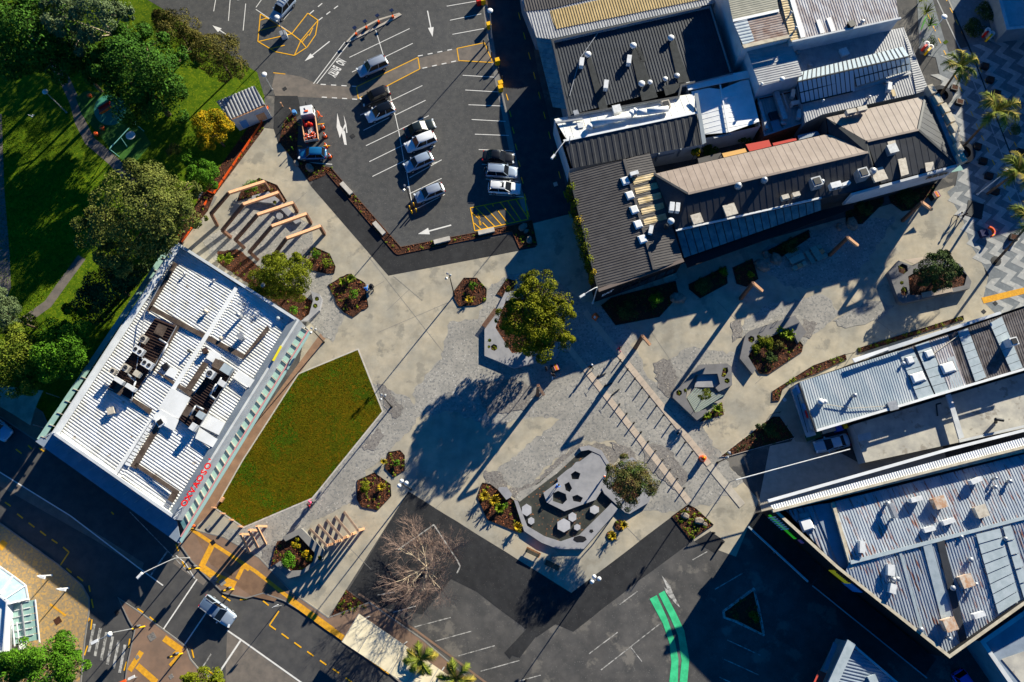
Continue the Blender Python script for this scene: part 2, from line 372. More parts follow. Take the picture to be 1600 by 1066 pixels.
# foliage (matte leaves, each leaf a little different)
def leaf(name, a, b, isl=0.35): return mat(name, S(*a), S(*b), 0.9, 4, rough=0.75, island=isl, spec=0.08)
LF_DEEP = leaf('deep_green_leaf', (66,102,28), (44,78,22))
LF_OLIVE = leaf('olive_leaf', (112,116,52), (78,88,38))
LF_BRONZE = leaf('bronze_green_leaf', (104,94,40), (76,76,34))
LF_YEL = leaf('yellow_flowering_leaf', (196,156,20), (94,104,20), 0.4)
LF_EUC = leaf('grey_green_leaf', (104,118,78), (78,94,60))
LF_MID = leaf('mid_green_leaf', (84,126,26), (56,94,18))
LF_LIME = leaf('golden_green_leaf', (116,120,22), (78,90,14))
LF_PLAZA = leaf('yellow_green_leaf', (122,122,22), (82,90,14))
LF_DARKG = leaf('glossy_dark_leaf', (74,92,44), (52,66,36))
LF_RED = leaf('reddish_green_leaf', (112,96,56), (66,88,38), 0.4)
LF_FERN = leaf('bright_fern_leaf', (120,134,28), (84,104,22))
LF_GOLD = leaf('golden_flax_leaf', (178,146,32), (126,116,26))
LF_PALM = leaf('palm_frond_leaf', (116,124,42), (86,96,32))
LF_PALMT = leaf('dry_palm_leaf', (160,140,56), (120,112,44))
DKPRE = mat('dark_precast', S(122,119,118), S(108,106,105), 0.8, 7, bump=0.06, big=0.07)
BARK = mat('grey_brown_bark', S(120,100,82), S(92,76,62), 3, 6, bump=0.4, bscale=8, rough=0.95)
BARK_P = mat('pale_bark', S(196,180,156), S(160,142,118), 3, 6, bump=0.3, bscale=8, rough=0.95)
TWIG = mat('bare_twig', S(146,122,108), S(116,96,86), 2, 4, rough=0.95)
SKIN = mat('skin', S(196,148,118), rough=0.6)
HAIR = mat('dark_hair', S(30,24,20), rough=0.7)
DENIM = mat('dark_denim', S(46,54,76), rough=0.85)
BLKC = mat('black_cloth', S(28,28,32), rough=0.9)
PINKC = mat('pink_cloth', S(236,90,130), rough=0.85)
REDC = mat('red_cloth', S(170,36,48), rough=0.85)
BLUEC = mat('blue_cloth', S(60,130,214), rough=0.85)
WHITEC = mat('white_cloth', S(220,222,226), rough=0.85)

def translucent_glass(name, c):
    m = mat(name, c, None, rough=.2, spec=.6); t = m.node_tree; n = t.nodes; o = n['Material Output']; b = n['Principled BSDF']
    tr = n.new('ShaderNodeBsdfTranslucent'); tr.inputs[0].default_value = (.92, .96, .97, 1); mx = n.new('ShaderNodeMixShader'); mx.inputs[0].default_value = .4
    t.links.new(b.outputs[0], mx.inputs[1]); t.links.new(tr.outputs[0], mx.inputs[2]); t.links.new(mx.outputs[0], o.inputs[0]); return m
GLASS_L = translucent_glass('lantern_glass', S(214,226,230))  # pale base colour stands for bright cloud reflected in the panes
# ================================================================ ground, roads, paving
def big_sheet(name, pts, lev, m): return sheet(name, pts, lev, m)
g = MB().poly([(-500, -500, -0.02), (500, -500, -0.02), (500, 500, -0.02), (-500, 500, -0.02)]).build('ground', ASPH_S); g['kind'] = 'structure'
park = sheet('park_lawn', [(-260,-200),(150,-200),(228,-6),(256,15),(380,100),(402,113),(413,148),(415,190),(340,300),(285,385),(190,520),(70,690),(0,645),(-260,480)], 1, GRASS)
pp = [(40,30),(60,67),(100,122),(117,160),(125,190),(140,220),(175,250),(200,275),(240,330)]
def ribbon(name, pts, w, lev, m, parent=None, kind='structure'):
    q = [P(x, y) for x, y in pts]; L, R_ = [], []
    for i, p in enumerate(q):
        d = (q[min(i+1, len(q)-1)]-q[max(i-1, 0)]); d.normalize(); u = Vector((-d.y, d.x, 0))*(w/2)
        L.append(p+u+Vector((0, 0, lev*LV))); R_.append(p-u+Vector((0, 0, lev*LV)))
    b = MB()
    for i in range(len(q)-1): b.add([R_[i], R_[i+1], L[i+1], L[i]], [(0, 1, 2, 3)])
    o = b.build(name, m, parent)
    if parent is None: o['kind'] = kind
    return o
ribbon('park_path', pp, 1.5, 2, ASPH_RW)
ribbon('park_path', [(-6,180),(-2,300),(6,400),(8,450),(-4,480)], 1.6, 2, ASPH_RW)
ribbon('park_path', [(128,402),(100,440),(75,475),(40,500)], 1.3, 2, ASPH_RW)
sheet('playground_surface', [(118,152),(135,142),(190,150),(215,190),(236,225),(205,262),(178,240),(150,205),(128,180)], 3, mat('green_rubber_surface', S(60,104,34), S(48,90,30), 1, 5, bump=0.2))
disc = [(172+24*math.cos(a)*1.05, 172+24*math.sin(a)) for a in [i*math.pi/12 for i in range(24)]]
sheet('playground_disc', disc, 4, mat('teal_rubber_disc', S(66,140,116), S(56,124,104), 1, 5))

lot = sheet('car_park', [(120,-160),(231,0),(256,15),(380,100),(402,113),(412,148),(430,150),(475,300),(505,262),(520,265),(618,388),(832,355),(812,290),(757,-20),(740,-160)], 2, ASPH)
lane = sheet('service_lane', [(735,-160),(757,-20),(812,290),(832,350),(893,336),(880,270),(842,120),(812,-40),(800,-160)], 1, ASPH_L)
ribbon('lane_kerb', [(752,-60),(757,0),(772,100),(787,170),(800,235),(812,300),(822,330)], 0.8, 4, CONC_D)
plaza = sheet('plaza', [(412,200),(428,202),(485,290),(607,431),(780,398),(838,386),(830,350),(893,334),(935,470),(1066,412),(1320,340),(1490,290),(1520,330),(1540,430),(1600,470),(1640,500),(1335,566),(1215,618),(1126,713),(1186,782),(1150,870),(1085,846),(1057,802),(893,927),(638,768),(545,915),(510,970),(440,934),(300,826),(330,780),(467,570),(480,500),(280,388),(333,305)], 3, CONC)
sheet('plaza_corner', [(1198,618),(1250,600),(1275,672),(1262,692),(1243,690),(1219,650),(1207,650),(1125,715),(1120,706)], 4, CONC)
apron = sheet('hardstand', [(1126,713),(1236,690),(1248,672),(1280,690),(1345,725),(1470,690),(1480,720),(1190,800),(1186,782)], 1, CONC2)
sheet('hardstand', [(1126,713),(1203,696),(1186,782),(1150,745)], 2, ASPH_S)
slot = sheet('lower_car_park', [(638,768),(893,927),(1057,802),(1085,846),(1135,838),(1150,870),(1185,910),(1195,1000),(1210,1180),(760,1180),(660,1000),(545,925)], 2, ASPH_S)
sheet('new_asphalt_patch', jag([(638,768),(893,927),(1057,802),(1082,846),(995,910),(896,987),(868,975),(838,996),(745,925),(705,905),(660,960),(575,945),(545,922)], 0.6, 30), 4, ASPH_N, None)
sheet('new_asphalt_patch', [(788,1020),(833,972),(845,985),(812,1028),(800,1024),(797,1030)], 6, ASPH_N)
sheet('new_asphalt_patch', [(1085,846),(1110,830),(1133,846),(1118,865)], 5, ASPH_N)
sheet('new_asphalt_strip', [(485,290),(505,263),(618,398),(832,361),(836,387),(780,398),(607,431)], 5, ASPH_N)
sheet('new_asphalt_patch', [(428,202),(430,150),(465,150),(472,178),(442,195),(436,228)], 6, ASPH_N)
# exposed aggregate inlays with ragged edges
AL = {5: 5, 6: 11}
def agg(pts, lev, m, amp=3.0, step=6):
    lev = AL[lev]; AL[5 if lev < 11 else 6] += 0.75 if lev < 11 else 0.3
    return sheet('aggregate_paving', jag(pts, amp, step), lev, m)
agg([(703,503),(745,498),(765,450),(790,430),(850,420),(905,470),(940,480),(1000,520),(985,540),(1003,562),(1012,590),(1042,606),(1085,655),(1115,695),(1160,752),(1120,785),(1060,800),(985,800),(960,770),(1005,735),(960,690),(905,690),(860,725),(815,770),(760,745),(820,700),(875,655),(840,650),(760,668),(700,640),(650,655),(645,610),(690,560)], 5, AGG)
agg([(582,597),(612,612),(640,622),(655,640),(650,662),(620,692),(600,717),(572,735),(565,775),(520,800),(490,812),(470,840),(440,870),(425,910),(405,880),(380,868),(345,830),(381,823),(487,778),(497,768),(597,643)], 5, AGG, 2.0)
agg([(375,330),(395,310),(440,325),(485,350),(490,390),(478,400),(500,425),(520,432),(515,460),(540,490),(520,535),(500,522),(480,500),(400,450),(330,400),(318,378)], 5, AGG, 2.0)
agg([(1165,500),(1200,476),(1290,460),(1312,488),(1272,522),(1255,540),(1200,545),(1150,560)], 5, AGG)
agg([(1040,562),(1085,540),(1135,552),(1160,545),(1150,575),(1120,640),(1080,690),(1050,650)], 5, AGG)
agg([(1190,390),(1300,350),(1400,340),(1360,400),(1330,440),(1240,452),(1200,430)], 5, AGG)
agg([(1300,500),(1360,470),(1400,480),(1370,500),(1320,515)], 5, AGG)
for pts in ([(852,735),(900,695),(945,692),(968,715),(955,735),(905,745),(870,775),(815,785),(790,765),(835,755)],
            [(758,735),(785,740),(795,765),(772,770),(757,755)], [(1020,565),(1048,560),(1058,590),(1052,625),(1030,610)],
            [(952,690),(985,700),(1010,745),(985,745)], [(590,600),(600,598),(620,625),(632,640),(618,655),(603,640)],
            [(572,690),(590,668),(600,680),(585,705),(560,700)], [(410,860),(440,845),(450,855),(425,885),(405,880)],
            [(1255,500),(1275,505),(1265,530),(1250,522)], [(1142,505),(1160,498),(1158,525),(1145,535)], [(470,395),(485,385),(492,400),(478,410)],
            [(1000,690),(1045,700),(1075,745),(1060,770),(1010,730)], [(745,600),(800,590),(840,610),(820,640),(760,650)]):
    agg(pts, 6, AGG_D, 2.5, 5)
# saw-cut joints in the plaza concrete
for a, b in (((575,400),(700,560)),((590,520),(742,455)),((480,300),(430,345)),((640,452),(604,486)),((615,432),(660,470)),((1015,515),(1100,640)),
             ((1180,600),(1240,545)),((1120,470),(1165,515)),((1395,520),(1330,470)),((905,900),(860,850)),((1000,845),(955,800)),((745,810),(800,760)),((680,795),(735,740)),((620,770),(640,740)),((540,850),(580,890)),((545,470),(600,440)),((1230,430),(1265,480))):
    strip('joint', a, b, 0.05, 5, CONC_D, plaza)
# two pale bands that cross the square
for a, b, n in (((887,541),(1077,785),26), ((914,487),(1108,726),26)):
    for k in range(n):
        t0, t1 = k/n, (k+0.98)/n
        p = lambda t: (a[0]+(b[0]-a[0])*t, a[1]+(b[1]-a[1])*t)
        strip('paving_slab', p(t0), p(t1), 0.8, 16, BEIGE, plaza)
strip('paving_slab', (1109,728),(1160,790), 0.95, 16, CONC2, plaza)
# new lawn with its flush concrete edge
lawnp = [(559,547),(597,643),(494,770),(487,778),(381,823),(338,794),(380,720),(467,585)]
r = ccw([tuple(p)[:2] for p in PL(lawnp)])
def curb(name, ring, w, h, m, parent=None, z=0.0):
    o = ccw(ring); i = inset(o, w); b = MB().walls(o, z, z+h).walls(i, z, z+h, 0, True)
    n = len(o)
    for k in range(n): b.add([(*o[k], z+h), (*o[(k+1) % n], z+h), (*i[(k+1) % n], z+h), (*i[k], z+h)], [(0, 1, 2, 3)])
    ob = b.build(name, m, parent)
    if parent is None: ob['kind'] = 'structure'
    return ob
curb('lawn_edge', inset(r, -0.18), 0.18, 0.035, PALE)
lawn = MB().poly([(x, y, 0.03) for x, y in r]).build('lawn', GRASS2); lawn['kind'] = 'structure'
# a thin cover of grass tufts for relief
def tufts(name, ring, n, m, size, z=0.03):
    xs = [p[0] for p in ring]; ys = [p[1] for p in ring]; C = []
    while len(C) < n:
        x, y = random.uniform(min(xs), max(xs)), random.uniform(min(ys), max(ys))
        if inpoly(x, y, ring): C.append((x, y, z+0.03))
    C = np.array(C); N = np.tile([0, 0, 0.35], (n, 1)); o = leafmesh(name, C, N, size, m, jitter=0.6, aspect=0.35); o['kind'] = 'stuff'; return o
tufts('lawn_grass', r, 30000, mat('lawn_blade', S(102,86,2), S(82,84,3), 0.3, 8, island=0.5, spec=0.1, rough=0.95), 0.11)
tufts('park_grass', ccw([tuple(p)[:2] for p in PL([(0,180),(60,190),(125,260),(150,330),(110,420),(40,500),(0,470)])]), 9000, mat('park_blade', S(92,116,12), S(66,94,10), 0.6, 6, island=0.5, spec=0.1, rough=0.95), 0.2, 0.01)

# street corner: road, kerbs and footpaths
road = sheet('road', [(-200,520),(60,692),(285,852),(330,905),(395,930),(440,937),(560,1012),(760,1160),(300,1260),(-260,1000)], 3, ASPH_R)
sheet('road_lane_surface', [(-120,690),(0,738),(225,880),(222,890),(190,870),(150,845),(0,760)], 4, ASPH_RW)
sheet('road_lane_surface', [(352,1066),(440,1130),(560,1130),(380,1000),(355,985)], 4, ASPH_RW)
sheet('median_surface', [(285,855),(300,880),(325,905),(318,915),(270,880)], 4, ASPH_RW)
def raised(name, pts, m, h=0.11, kerb=True):
    rr_ = ccw([tuple(p)[:2] for p in PL(pts)])
    o = MB().walls(rr_, -0.01, h, 1).poly([(*p, h) for p in rr_], 0).build(name, [m, CONC_D]); o['kind'] = 'structure'
    if kerb: curb('kerb', inset(rr_, -0.12), 0.14, h+0.012, CONC_D)
    return rr_
raised('brick_footpath', [(-200,690),(0,818),(90,882),(128,915),(139,935),(139,955),(132,1000),(124,1090),(-200,1090)], BRICKY)
raised('traffic_island', [(186,935),(225,962),(290,1010),(297,1030),(312,1048),(350,1075),(340,1120),(190,1120),(200,1040),(212,985),(202,968)], BROWNC)
raised('footpath', [(284,853),(300,828),(350,840),(405,872),(455,925),(513,966),(577,942),(660,1000),(790,1110),(700,1130),(560,1008),(445,938),(412,926),(385,934),(350,926),(325,902),(300,876)], BROWNC)
raised('footpath', [(-200,470),(0,600),(66,645),(86,690),(60,690),(0,650),(-200,520)], BROWNC)
sheet('paved_verge', [(504,517),(514,522),(467,585),(380,720),(338,794),(300,828),(282,852),(270,838)], 6, BROWNP)
sheet('footpath_panel', [(304,832),(325,838),(372,872),(362,900),(330,882)], 28.8, REDP)
sheet('footpath_panel', [(355,905),(375,878),(440,925),(430,940),(395,932)], 28.8, REDP)
fz = 0.111
for a, b, w in (((298,826),(335,851),5.0),((335,851),(400,893),4.4),((400,893),(456,937),5.0)):
    strip('tactile_strip', a, b, 0.42, 2, YEL_T, road, fz)
for a, b, w in (((333,850),(315,886),.75),((315,886),(340,903),.85),((340,903),(368,915),1.0),((381,884),(371,905),.5),((383,885),(390,890),.5),((452,936),(520,985),.75),((520,985),(610,1050),.65)):
    strip('tactile_strip', a, b, w, 3, YEL_T, road, fz)
for a, b, w in (((257,997),(284,1016),.75),((284,1014),(272,1024),.6),((266,1040),(282,1022),.4),((222,1018),(203,1048),.65),((215,1040),(245,1066),.7),((0,858),(9,846),.9),((79,944),(104,962),.25),((138,967),(140,970),.5)):
    strip('tactile_strip', a, b, w, 2, YEL_T, road, fz)
# lower car park edge strip
ribbon('garden_border', [(560,928),(650,985),(700,1022),(790,1090)], 0.25, 6, BROWNC)

# chevron-paved main street
street = sheet('main_street', [(1430,-60),(1437,85),(1462,90),(1500,250),(1493,290),(1480,300),(1505,345),(1515,380),(1545,430),(1535,470),(1560,495),(1600,480),(1800,420),(1800,-60)], 4, CHEV_D)
sheet('main_street_roadway', [(1440,-60),(1475,60),(1482,82),(1515,72),(1482,0),(1462,-60)], 5, ASPH_R)
sheet('side_paving', [(1505,-60),(1560,-60),(1600,45),(1600,60),(1530,72),(1512,60)], 5, CHEV_D)
def clipz(x, y): return x < 1640 and y < 545 and not (x < 1462+0.22*(y-90)) and y > 58+(1560-x)*0.15
stp = [tuple(p)[:2] for p in PL([(1462,90),(1515,75),(1590,52),(1700,30),(1700,520),(1560,492),(1537,462),(1548,430),(1516,372),(1490,318),(1500,270),(1498,240)])]
def zig():
    for k in range(-5, 9):
        V = []
        for n in range(-17, 25):
            bx, by = 1525+25*k+9.7*n, 70-8*k+22.5*n; V += [P(bx, by), P(bx+21, by+10)]
        for i in range(1, len(V)-2):
            md = (V[i]+V[i+1])/2
            if not inpoly(md.x, md.y, stp): continue
            def off(j):
                a, b = (V[j]-V[j-1]).normalized(), (V[j+1]-V[j]).normalized(); na, nb = Vector((-a.y, a.x, 0)), Vector((-b.y, b.x, 0)); q = na+nb; return q*(2/q.dot(q))*.38
            z = Vector((0, 0, 7*LV)); o0, o1 = off(i), off(i+1)
            MB().poly([V[i]-o0+z, V[i+1]-o1+z, V[i+1]+o1+z, V[i]+o0+z]).build('paving_band', CHEV_L, street)
zig()
for i in range(8): strip('yellow_dash', (1475+9.1*i, 2+18.6*i-8), (1479.5+9.1*i, 10+18.6*i-8), 0.14, 9, YEL_L, street)
for i in range(8, 22): strip('yellow_dash', (1475+9.1*i, 2+19*i-8), (1479.5+9.1*i, 10+19*i-8), 0.14, 9, YEL_L, street)
for i in range(-2, 16): strip('yellow_dash', (1466+8.4*i, 60+19*i), (1470+8.4*i, 68+19*i), 0.14, 9, YEL_L, street)
strip('street_line', (1464,0),(1506,90), 0.18, 9, CHEV_L, street); strip('street_line', (1506,90),(1600,330), 0.15, 9, CHEV_L, street)
strip('drain_channel', (1482,0),(1520,88), 0.25, 9, BLK, street); strip('drain_channel', (1520,88),(1590,270), 0.2, 9, BLK, street)
strip('tactile_strip', (1535,470),(1610,452), 0.85, 8, YEL_T, street)

# ---------------------------------------------------------------- painted markings
def line(a, b, w=0.11, m=None, par=None, lev=7, name='parking_line'): return strip(name, a, b, w, lev, m or WHITE_L, par or lot)
def cline(pts, w, m, par, lev=7, name='road_line'):
    for a, b in zip(pts[:-1], pts[1:]): line(a, b, w, m, par, lev, name)
# centre spines and bays, upper car park
for a, b in (((587,47),(600,90)),((606,135),(617,180)),((613,160),(623,205)),((623,205),(633,262)),((633,255),(645,325)),((400,15),(455,52)),((432,0),(437,3))): line(a, b)
for a, b in (((546,90),(640,45)),((600,90),(645,68)),((550,113),(575,101)),((563,180),(590,168)),((568,204),(608,184)),((610,158),(660,134)),((618,180),(665,157)),((572,228),(670,181)),
             ((577,253),(632,226)),((582,276),(635,250)),((672,232),(680,228)),((633,268),(685,253)),((640,278),(690,250)),((640,303),(690,279)),((648,328),(695,304)),((370,0),(374,0)),((337,0),(334,18)),((360,-4),(357,33)),((384,6),(380,48)),((437,38),(460,11)),((400,12),(410,-2))): line(a, b)
for a, b in (((698,10),(745,2)),((703,32),(752,22)),((707,54),(756,45)),((723,118),(774,121)),((727,141),(779,144)),((732,164),(785,166)),((737,187),(790,190)),((742,210),(795,212)),((748,234),(801,236)),((753,257),(806,260)),((759,280),(810,284)),((764,304),(818,308)),((467,253),(519,257)),((620,332),(560,350))): line(a, b) if a[0] != 620 else None
for a, b in (((458,195),(470,196)),((463,228),(472,229)),((427,114),(446,116))): line(a, b, 0.12, YEL_L)
line((539,66),(490,131), 0.12); line((545,68),(495,131), 0.12)
def dashes(a, b, n, w=0.16, m=None, par=None, duty=0.5, lev=7, name='dash_line'):
    for k in range(n):
        t0, t1 = k/n, (k+duty)/n
        line((a[0]+(b[0]-a[0])*t0, a[1]+(b[1]-a[1])*t0), (a[0]+(b[0]-a[0])*t1, a[1]+(b[1]-a[1])*t1), w, m, par, lev, name)
dashes((501,132),(566,136),4); dashes((503,152),(566,156),4); dashes((653,88),(714,76),4); dashes((660,107),(720,94),4)
dashes((484,22),(510,0),2); dashes((498,32),(534,5),3)
xing = sheet('crossing_surface', [(430,113),(470,120),(497,132),(566,138),(560,156),(430,150),(425,135)], 4, ASPH_RW)
sheet('crossing_surface', [(640,95),(714,76),(722,96),(658,108)], 4, ASPH_RW)
def hatch(outline, inner, m=YEL_L, par=None, w=0.14):
    for a, b in zip(outline, outline[1:]+outline[:1]): line(a, b, w, m, par, 8, 'hatch_line')
    for a, b in inner: line(a, b, w, m, par, 8, 'hatch_line')
sheet('median_surface', [(557,136),(653,90),(656,108),(562,155)], 5, ASPH_RW); hatch([(557,136),(653,90),(656,108),(604,135),(560,154)], [])
sheet('median_surface', [(714,76),(757,67),(770,98),(717,95)], 5, ASPH_RW); hatch([(714,76),(757,67)], [((714,76),(717,95)),((717,95),(770,98)),((757,67),(770,98))])
hatch([(407,22),(403,65),(430,81),(460,87),(480,74),(493,55),(497,32),(481,21),(456,53)], [((406,32),(419,28)),((405,48),(437,40)),((405,65),(456,53)),((456,53),(470,64)),((497,32),(470,64)),((470,64),(460,87)),((482,54),(472,66)),((478,74),(470,64)),((489,44),(483,56)),((420,77),(445,71))])
hatch([(735,325),(820,309),(825,343),(742,361)], [((737,332),(747,341)),((744,325),(773,354)),((756,321),(784,352)),((769,318),(771,323)),((777,328),(793,349)),((781,316),(805,346)),((793,314),(814,345)),((805,311),(825,341)),((741,349),(752,359)),((754,348),(763,357))])
# direction arrows
def arrow(tail, head, wid, hl, m=WHITE_L, par=None, lev=7):
    p, q = P(*tail), P(*head); d = (q-p).normalized(); u = Vector((-d.y, d.x, 0)); z = Vector((0, 0, lev*LV)); n = q-d*hl
    MB().poly([v+z for v in (p-u*wid*0.5, n-u*wid*0.5, n-u*wid*2.6, q, n+u*wid*2.6, n+u*wid*0.5, p+u*wid*0.5)]).build('lane_arrow', m, par or lot)
arrow((668,17),(676,58), 0.17, 1.7); arrow((705,352),(653,366), 0.2, 1.6); arrow((515,65),(476,96), 0.16, 1.5)
arrow((370,65),(332,40), 0.16, 1.5)
def apoly(pts, m, par, lev=7, name='lane_arrow'): MB().poly([Vector((p.x, p.y, lev*LV)) for p in (lambda rr: rr if area2(rr) > 0 else rr[::-1])(PL(pts))]).build(name, m, par)
apoly([(527,177),(532,197),(539,206),(542,227),(538,226),(534,208),(531,216),(526,199)], WHITE_L, lot); apoly([(537,180),(541,193),(543,208),(541,208),(540,198),(537,204),(535,202),(539,194)], WHITE_L, lot)
# lettering on the asphalt
def flat_text(txt, c, right, up, size, m, par, lev=8, sx=1.0, name='road_lettering'):
    o = P(*c); r_ = (P(*right)-o); r_.z = 0; r_.normalize(); u_ = Vector((-r_.y, r_.x, 0))
    M = Matrix(((r_.x*sx, u_.x, 0, o.x), (r_.y*sx, u_.y, 0, o.y), (0, 0, 1, lev*LV), (0, 0, 0, 1)))
    return lettering(name, txt, size, M, m, par)
flat_text('NO', (532,97), (527,104), None, 1.9, WHITE_L, lot, sx=0.30)
flat_text('ENTRY', (522,111.5), (517,118.5), None, 1.9, WHITE_L, lot, sx=0.30)
flat_text('KEEP CLEAR', (749.2,342.5), (747.6,334), None, 0.36, YEL_L, lot)
# service lane dashes
for a in range(11): line((810+8*a*0.98, 20+31*a), (813+8*a*0.98, 31+31*a), 0.12, YEL_L, lane, 6, 'yellow_dash')
for a in range(8): line((791+4.7*a, 147+26*a), (794+4.7*a, 157+26*a), 0.12, YEL_L, lane, 6, 'yellow_dash')
sheet('drain_cover', [(864,286),(870,284),(872,290),(866,292)], 5, CONC2)
# lower car park
for a, b in (((590,930),(617,925)),((614,957),(650,947)),((647,980),(704,965)),((680,1002),(738,986)),((716,1025),(773,1009)),((751,1049),(812,1032)),((812,1064),(845,1055)),((939,1047),(1032,974)),((986,1012),(1003,1034)),((1117,921),(1160,896)),((1136,1000),(1188,1024)),((1131,1030),(1186,1055)),((1124,1058),(1180,1085)),((968,945),(996,924)),((920,1022),(965,988)),((1082,875),(1105,862))):
    line(a, b, 0.11, WORN_L, slot)
cline([(622,859),(678,820),(714,875),(719,885),(714,896)], 0.16, WORN_L, slot, name='parking_line')
apoly([(1033,898),(1047,915),(1051,926),(1063,950),(1056,944),(1046,933),(1040,925),(1037,917),(1043,921)], WORN_L, slot)
for pts in ([(1015,936),(1026,930),(1042,965),(1054,1000),(1060,1030),(1059,1064),(1058,1090),(1045,1090),(1046,1063),(1049,1035),(1046,1005),(1036,975)],
            [(1029,928),(1038,923),(1056,958),(1069,985),(1077,1030),(1074,1064),(1072,1090),(1061,1090),(1062,1064),(1065,1032),(1059,992),(1046,962)]):
    sheet('green_lane', pts, 7, GREEN_L)
cline([(1130,955),(1178,919),(1187,955),(1194,993),(1150,972),(1131,965),(1130,955)], 0.22, WORN_L, slot, 8, 'kerb_line')
# main road markings
cline([(-40,712),(0,738),(110,806),(215,886),(255,915)], 0.14, WHITE_L, road); line((203,800),(305,905), 0.1, WORN_L, road, name='road_line')
line((255,984),(308,905), 0.16, WHITE_L, road, 8, 'stop_line'); line((288,1008),(322,958), 0.16, WHITE_L, road, 8, 'stop_line'); line((235,900),(262,861), 0.2, WORN_L, road, 8, 'stop_line')
cline([(355,985),(377,1000),(470,1066),(540,1110)], 0.18, WHITE_L, road); line((340,1055),(376,1001), 0.22, WHITE_L, road, 8, 'stop_line'); line((317,1042),(330,1022), 0.15, WORN_L, road, 8, 'stop_line')
cline([(305,905),(290,880),(275,868)], 0.1, WHITE_L, road)
for a, b in (((-20,775),(-12,781)),((8,785),(17,791)),((27,803),(36,810)),((45,817),(54,824)),((63,830),(72,837)),((81,843),(90,849)),((99,855),(108,863)),((108,863),(94,884)),((104,888),(112,895)),((121,901),(130,908)),((139,915),(141,925)),((143,936),(146,950)),((144,968),(142,984)),((137,1009),(132,1024)),((206,961),(204,976)),((203,998),(201,1012)),((198,1034),(194,1048)),((215,951),(224,957)),((234,964),(244,972)),((275,850),(279,861)),((285,877),(289,886)),((174,800),(178,804)),((300,1015),(303,1028)),((325,1047),(335,1055)),((347,931),(360,939)),((375,937),(387,936)),((411,939),(420,946)),((436,955),(421,977)),((421,977),(431,984)),((440,990),(451,998)),((460,1004),(471,1012)),((480,1018),(490,1025)),((500,1032),(510,1039)),((520,1045),(530,1052)),((540,1059),(550,1066)),((61,700),(70,706)),((44,696),(50,702)),((25,702),(34,709))):
    line(a, b, 0.16, YEL_L, road, 8, 'yellow_dash')
for i in range(6): line((147.5+9.6*i, 975+6.5*i), (139+9.6*i, 1019+6.5*i) if i else (139,1019), 0.34, WORN_L, road, 8, 'crossing_bar')
# covers and grates set in the paving
for c, s, m in (((91,970),.8,SOIL),((333,848),.55,BLK),((335,905),.8,AGG_D),((268,1057),.5,AGG_D),((215,1027),.45,AGG_D),((238,995),.85,AGG_D),((327,825),.6,AGG),((348,910),.7,CONC_D),((1555,474),.5,BLK),((1537,487),.5,BLK),((183,957),.5,STEEL_E),((445,139),.55,ASPH_N),((551,213),.6,ASPH_N)):
    p = P(*c); MB().box((p.x, p.y, fz+0.008 if c[1] > 780 and c[0] < 400 else 0.035), (s, s, 0.02), rad(35)).build('access_cover', m, road)
# ================================================================ buildings
def X(pts): return [tuple(p)[:2] for p in pts]
def building(name, label, outline, ztop, wm, par=0.3, zroof=None, cap=None, cat='building', z0=0.0):
    ring = ccw(X(PL(outline, ztop))); c = cen(ring); e = thing(name, label, cat, (c.x, c.y, z0))
    b = MB().walls(ring, z0, ztop, 0)
    if par:
        i = inset(ring, par); n = len(ring)
        for k in range(n): b.add([(*ring[k], ztop), (*ring[(k+1) % n], ztop), (*i[(k+1) % n], ztop), (*i[k], ztop)], [(0, 1, 2, 3)], 1)
        b.walls(i, (zroof if zroof is not None else ztop-0.6)-0.3, ztop, 0, True)
    b.build('wall', [wm, cap or wm], e)
    return e, ring
def fit(pts):   # place a polygon given as (px,py,z): plane through the first three points
    v = [P(*p) for p in pts]; return v
def rib_roof(e, name, pts, dirpx, pitch, h, m, prof='trap', zoff=0.0, under=True):
    V = [p if isinstance(p, Vector) else P(*p) for p in pts]
    z0 = sum(p.z for p in V)/len(V)
    n = Vector((0, 0, 0))
    for i in range(len(V)): n += (V[i]-V[0]).cross(V[(i+1) % len(V)]-V[0])
    n.normalize(); n = n if n.z > 0 else -n
    d = P(*dirpx[1], z0)-P(*dirpx[0], z0); d = (d-n*d.dot(n)).normalized(); w = n.cross(d); o = V[0]
    R2 = [((p-o).dot(d), (p-o).dot(w)) for p in V]
    lo, hi = min(q[1] for q in R2), max(q[1] for q in R2)
    prf = {'trap': ((0, 0), (0.5, 0), (0.6, 1), (0.9, 1)), 'seam': ((0, 0), (0.90, 0), (0.905, 1), (0.985, 1), (0.99, 0)), 'corr': ((0, 0), (0.25, .8), (0.5, 1), (0.75, .8))}[prof]
    lines = []; k = 0; ncell = int((hi-lo)/pitch)+1
    for c in range(ncell):
        for a, hh in prf:
            v = lo+(c+a)*pitch
            if lo < v < hi: lines.append((v, hh*h))
    lines = [(lo+1e-4, 0)]+lines+[(hi-1e-4, 0)]
    vs = []
    for v, hh in lines:
        xs = []
        for i in range(len(R2)):
            a, b = R2[i], R2[(i+1) % len(R2)]
            if (a[1]-v)*(b[1]-v) <= 0 and a[1] != b[1]: xs.append(a[0]+(b[0]-a[0])*(v-a[1])/(b[1]-a[1]))
        if not xs: xs = [0, 0]
        for x in (min(xs), max(xs)): vs.append(o+d*x+w*v+n*(hh+zoff))
    fs = [(2*i, 2*i+1, 2*i+3, 2*i+2) for i in range(len(lines)-1)]
    return MB().add(vs, fs).build(name, m, e)
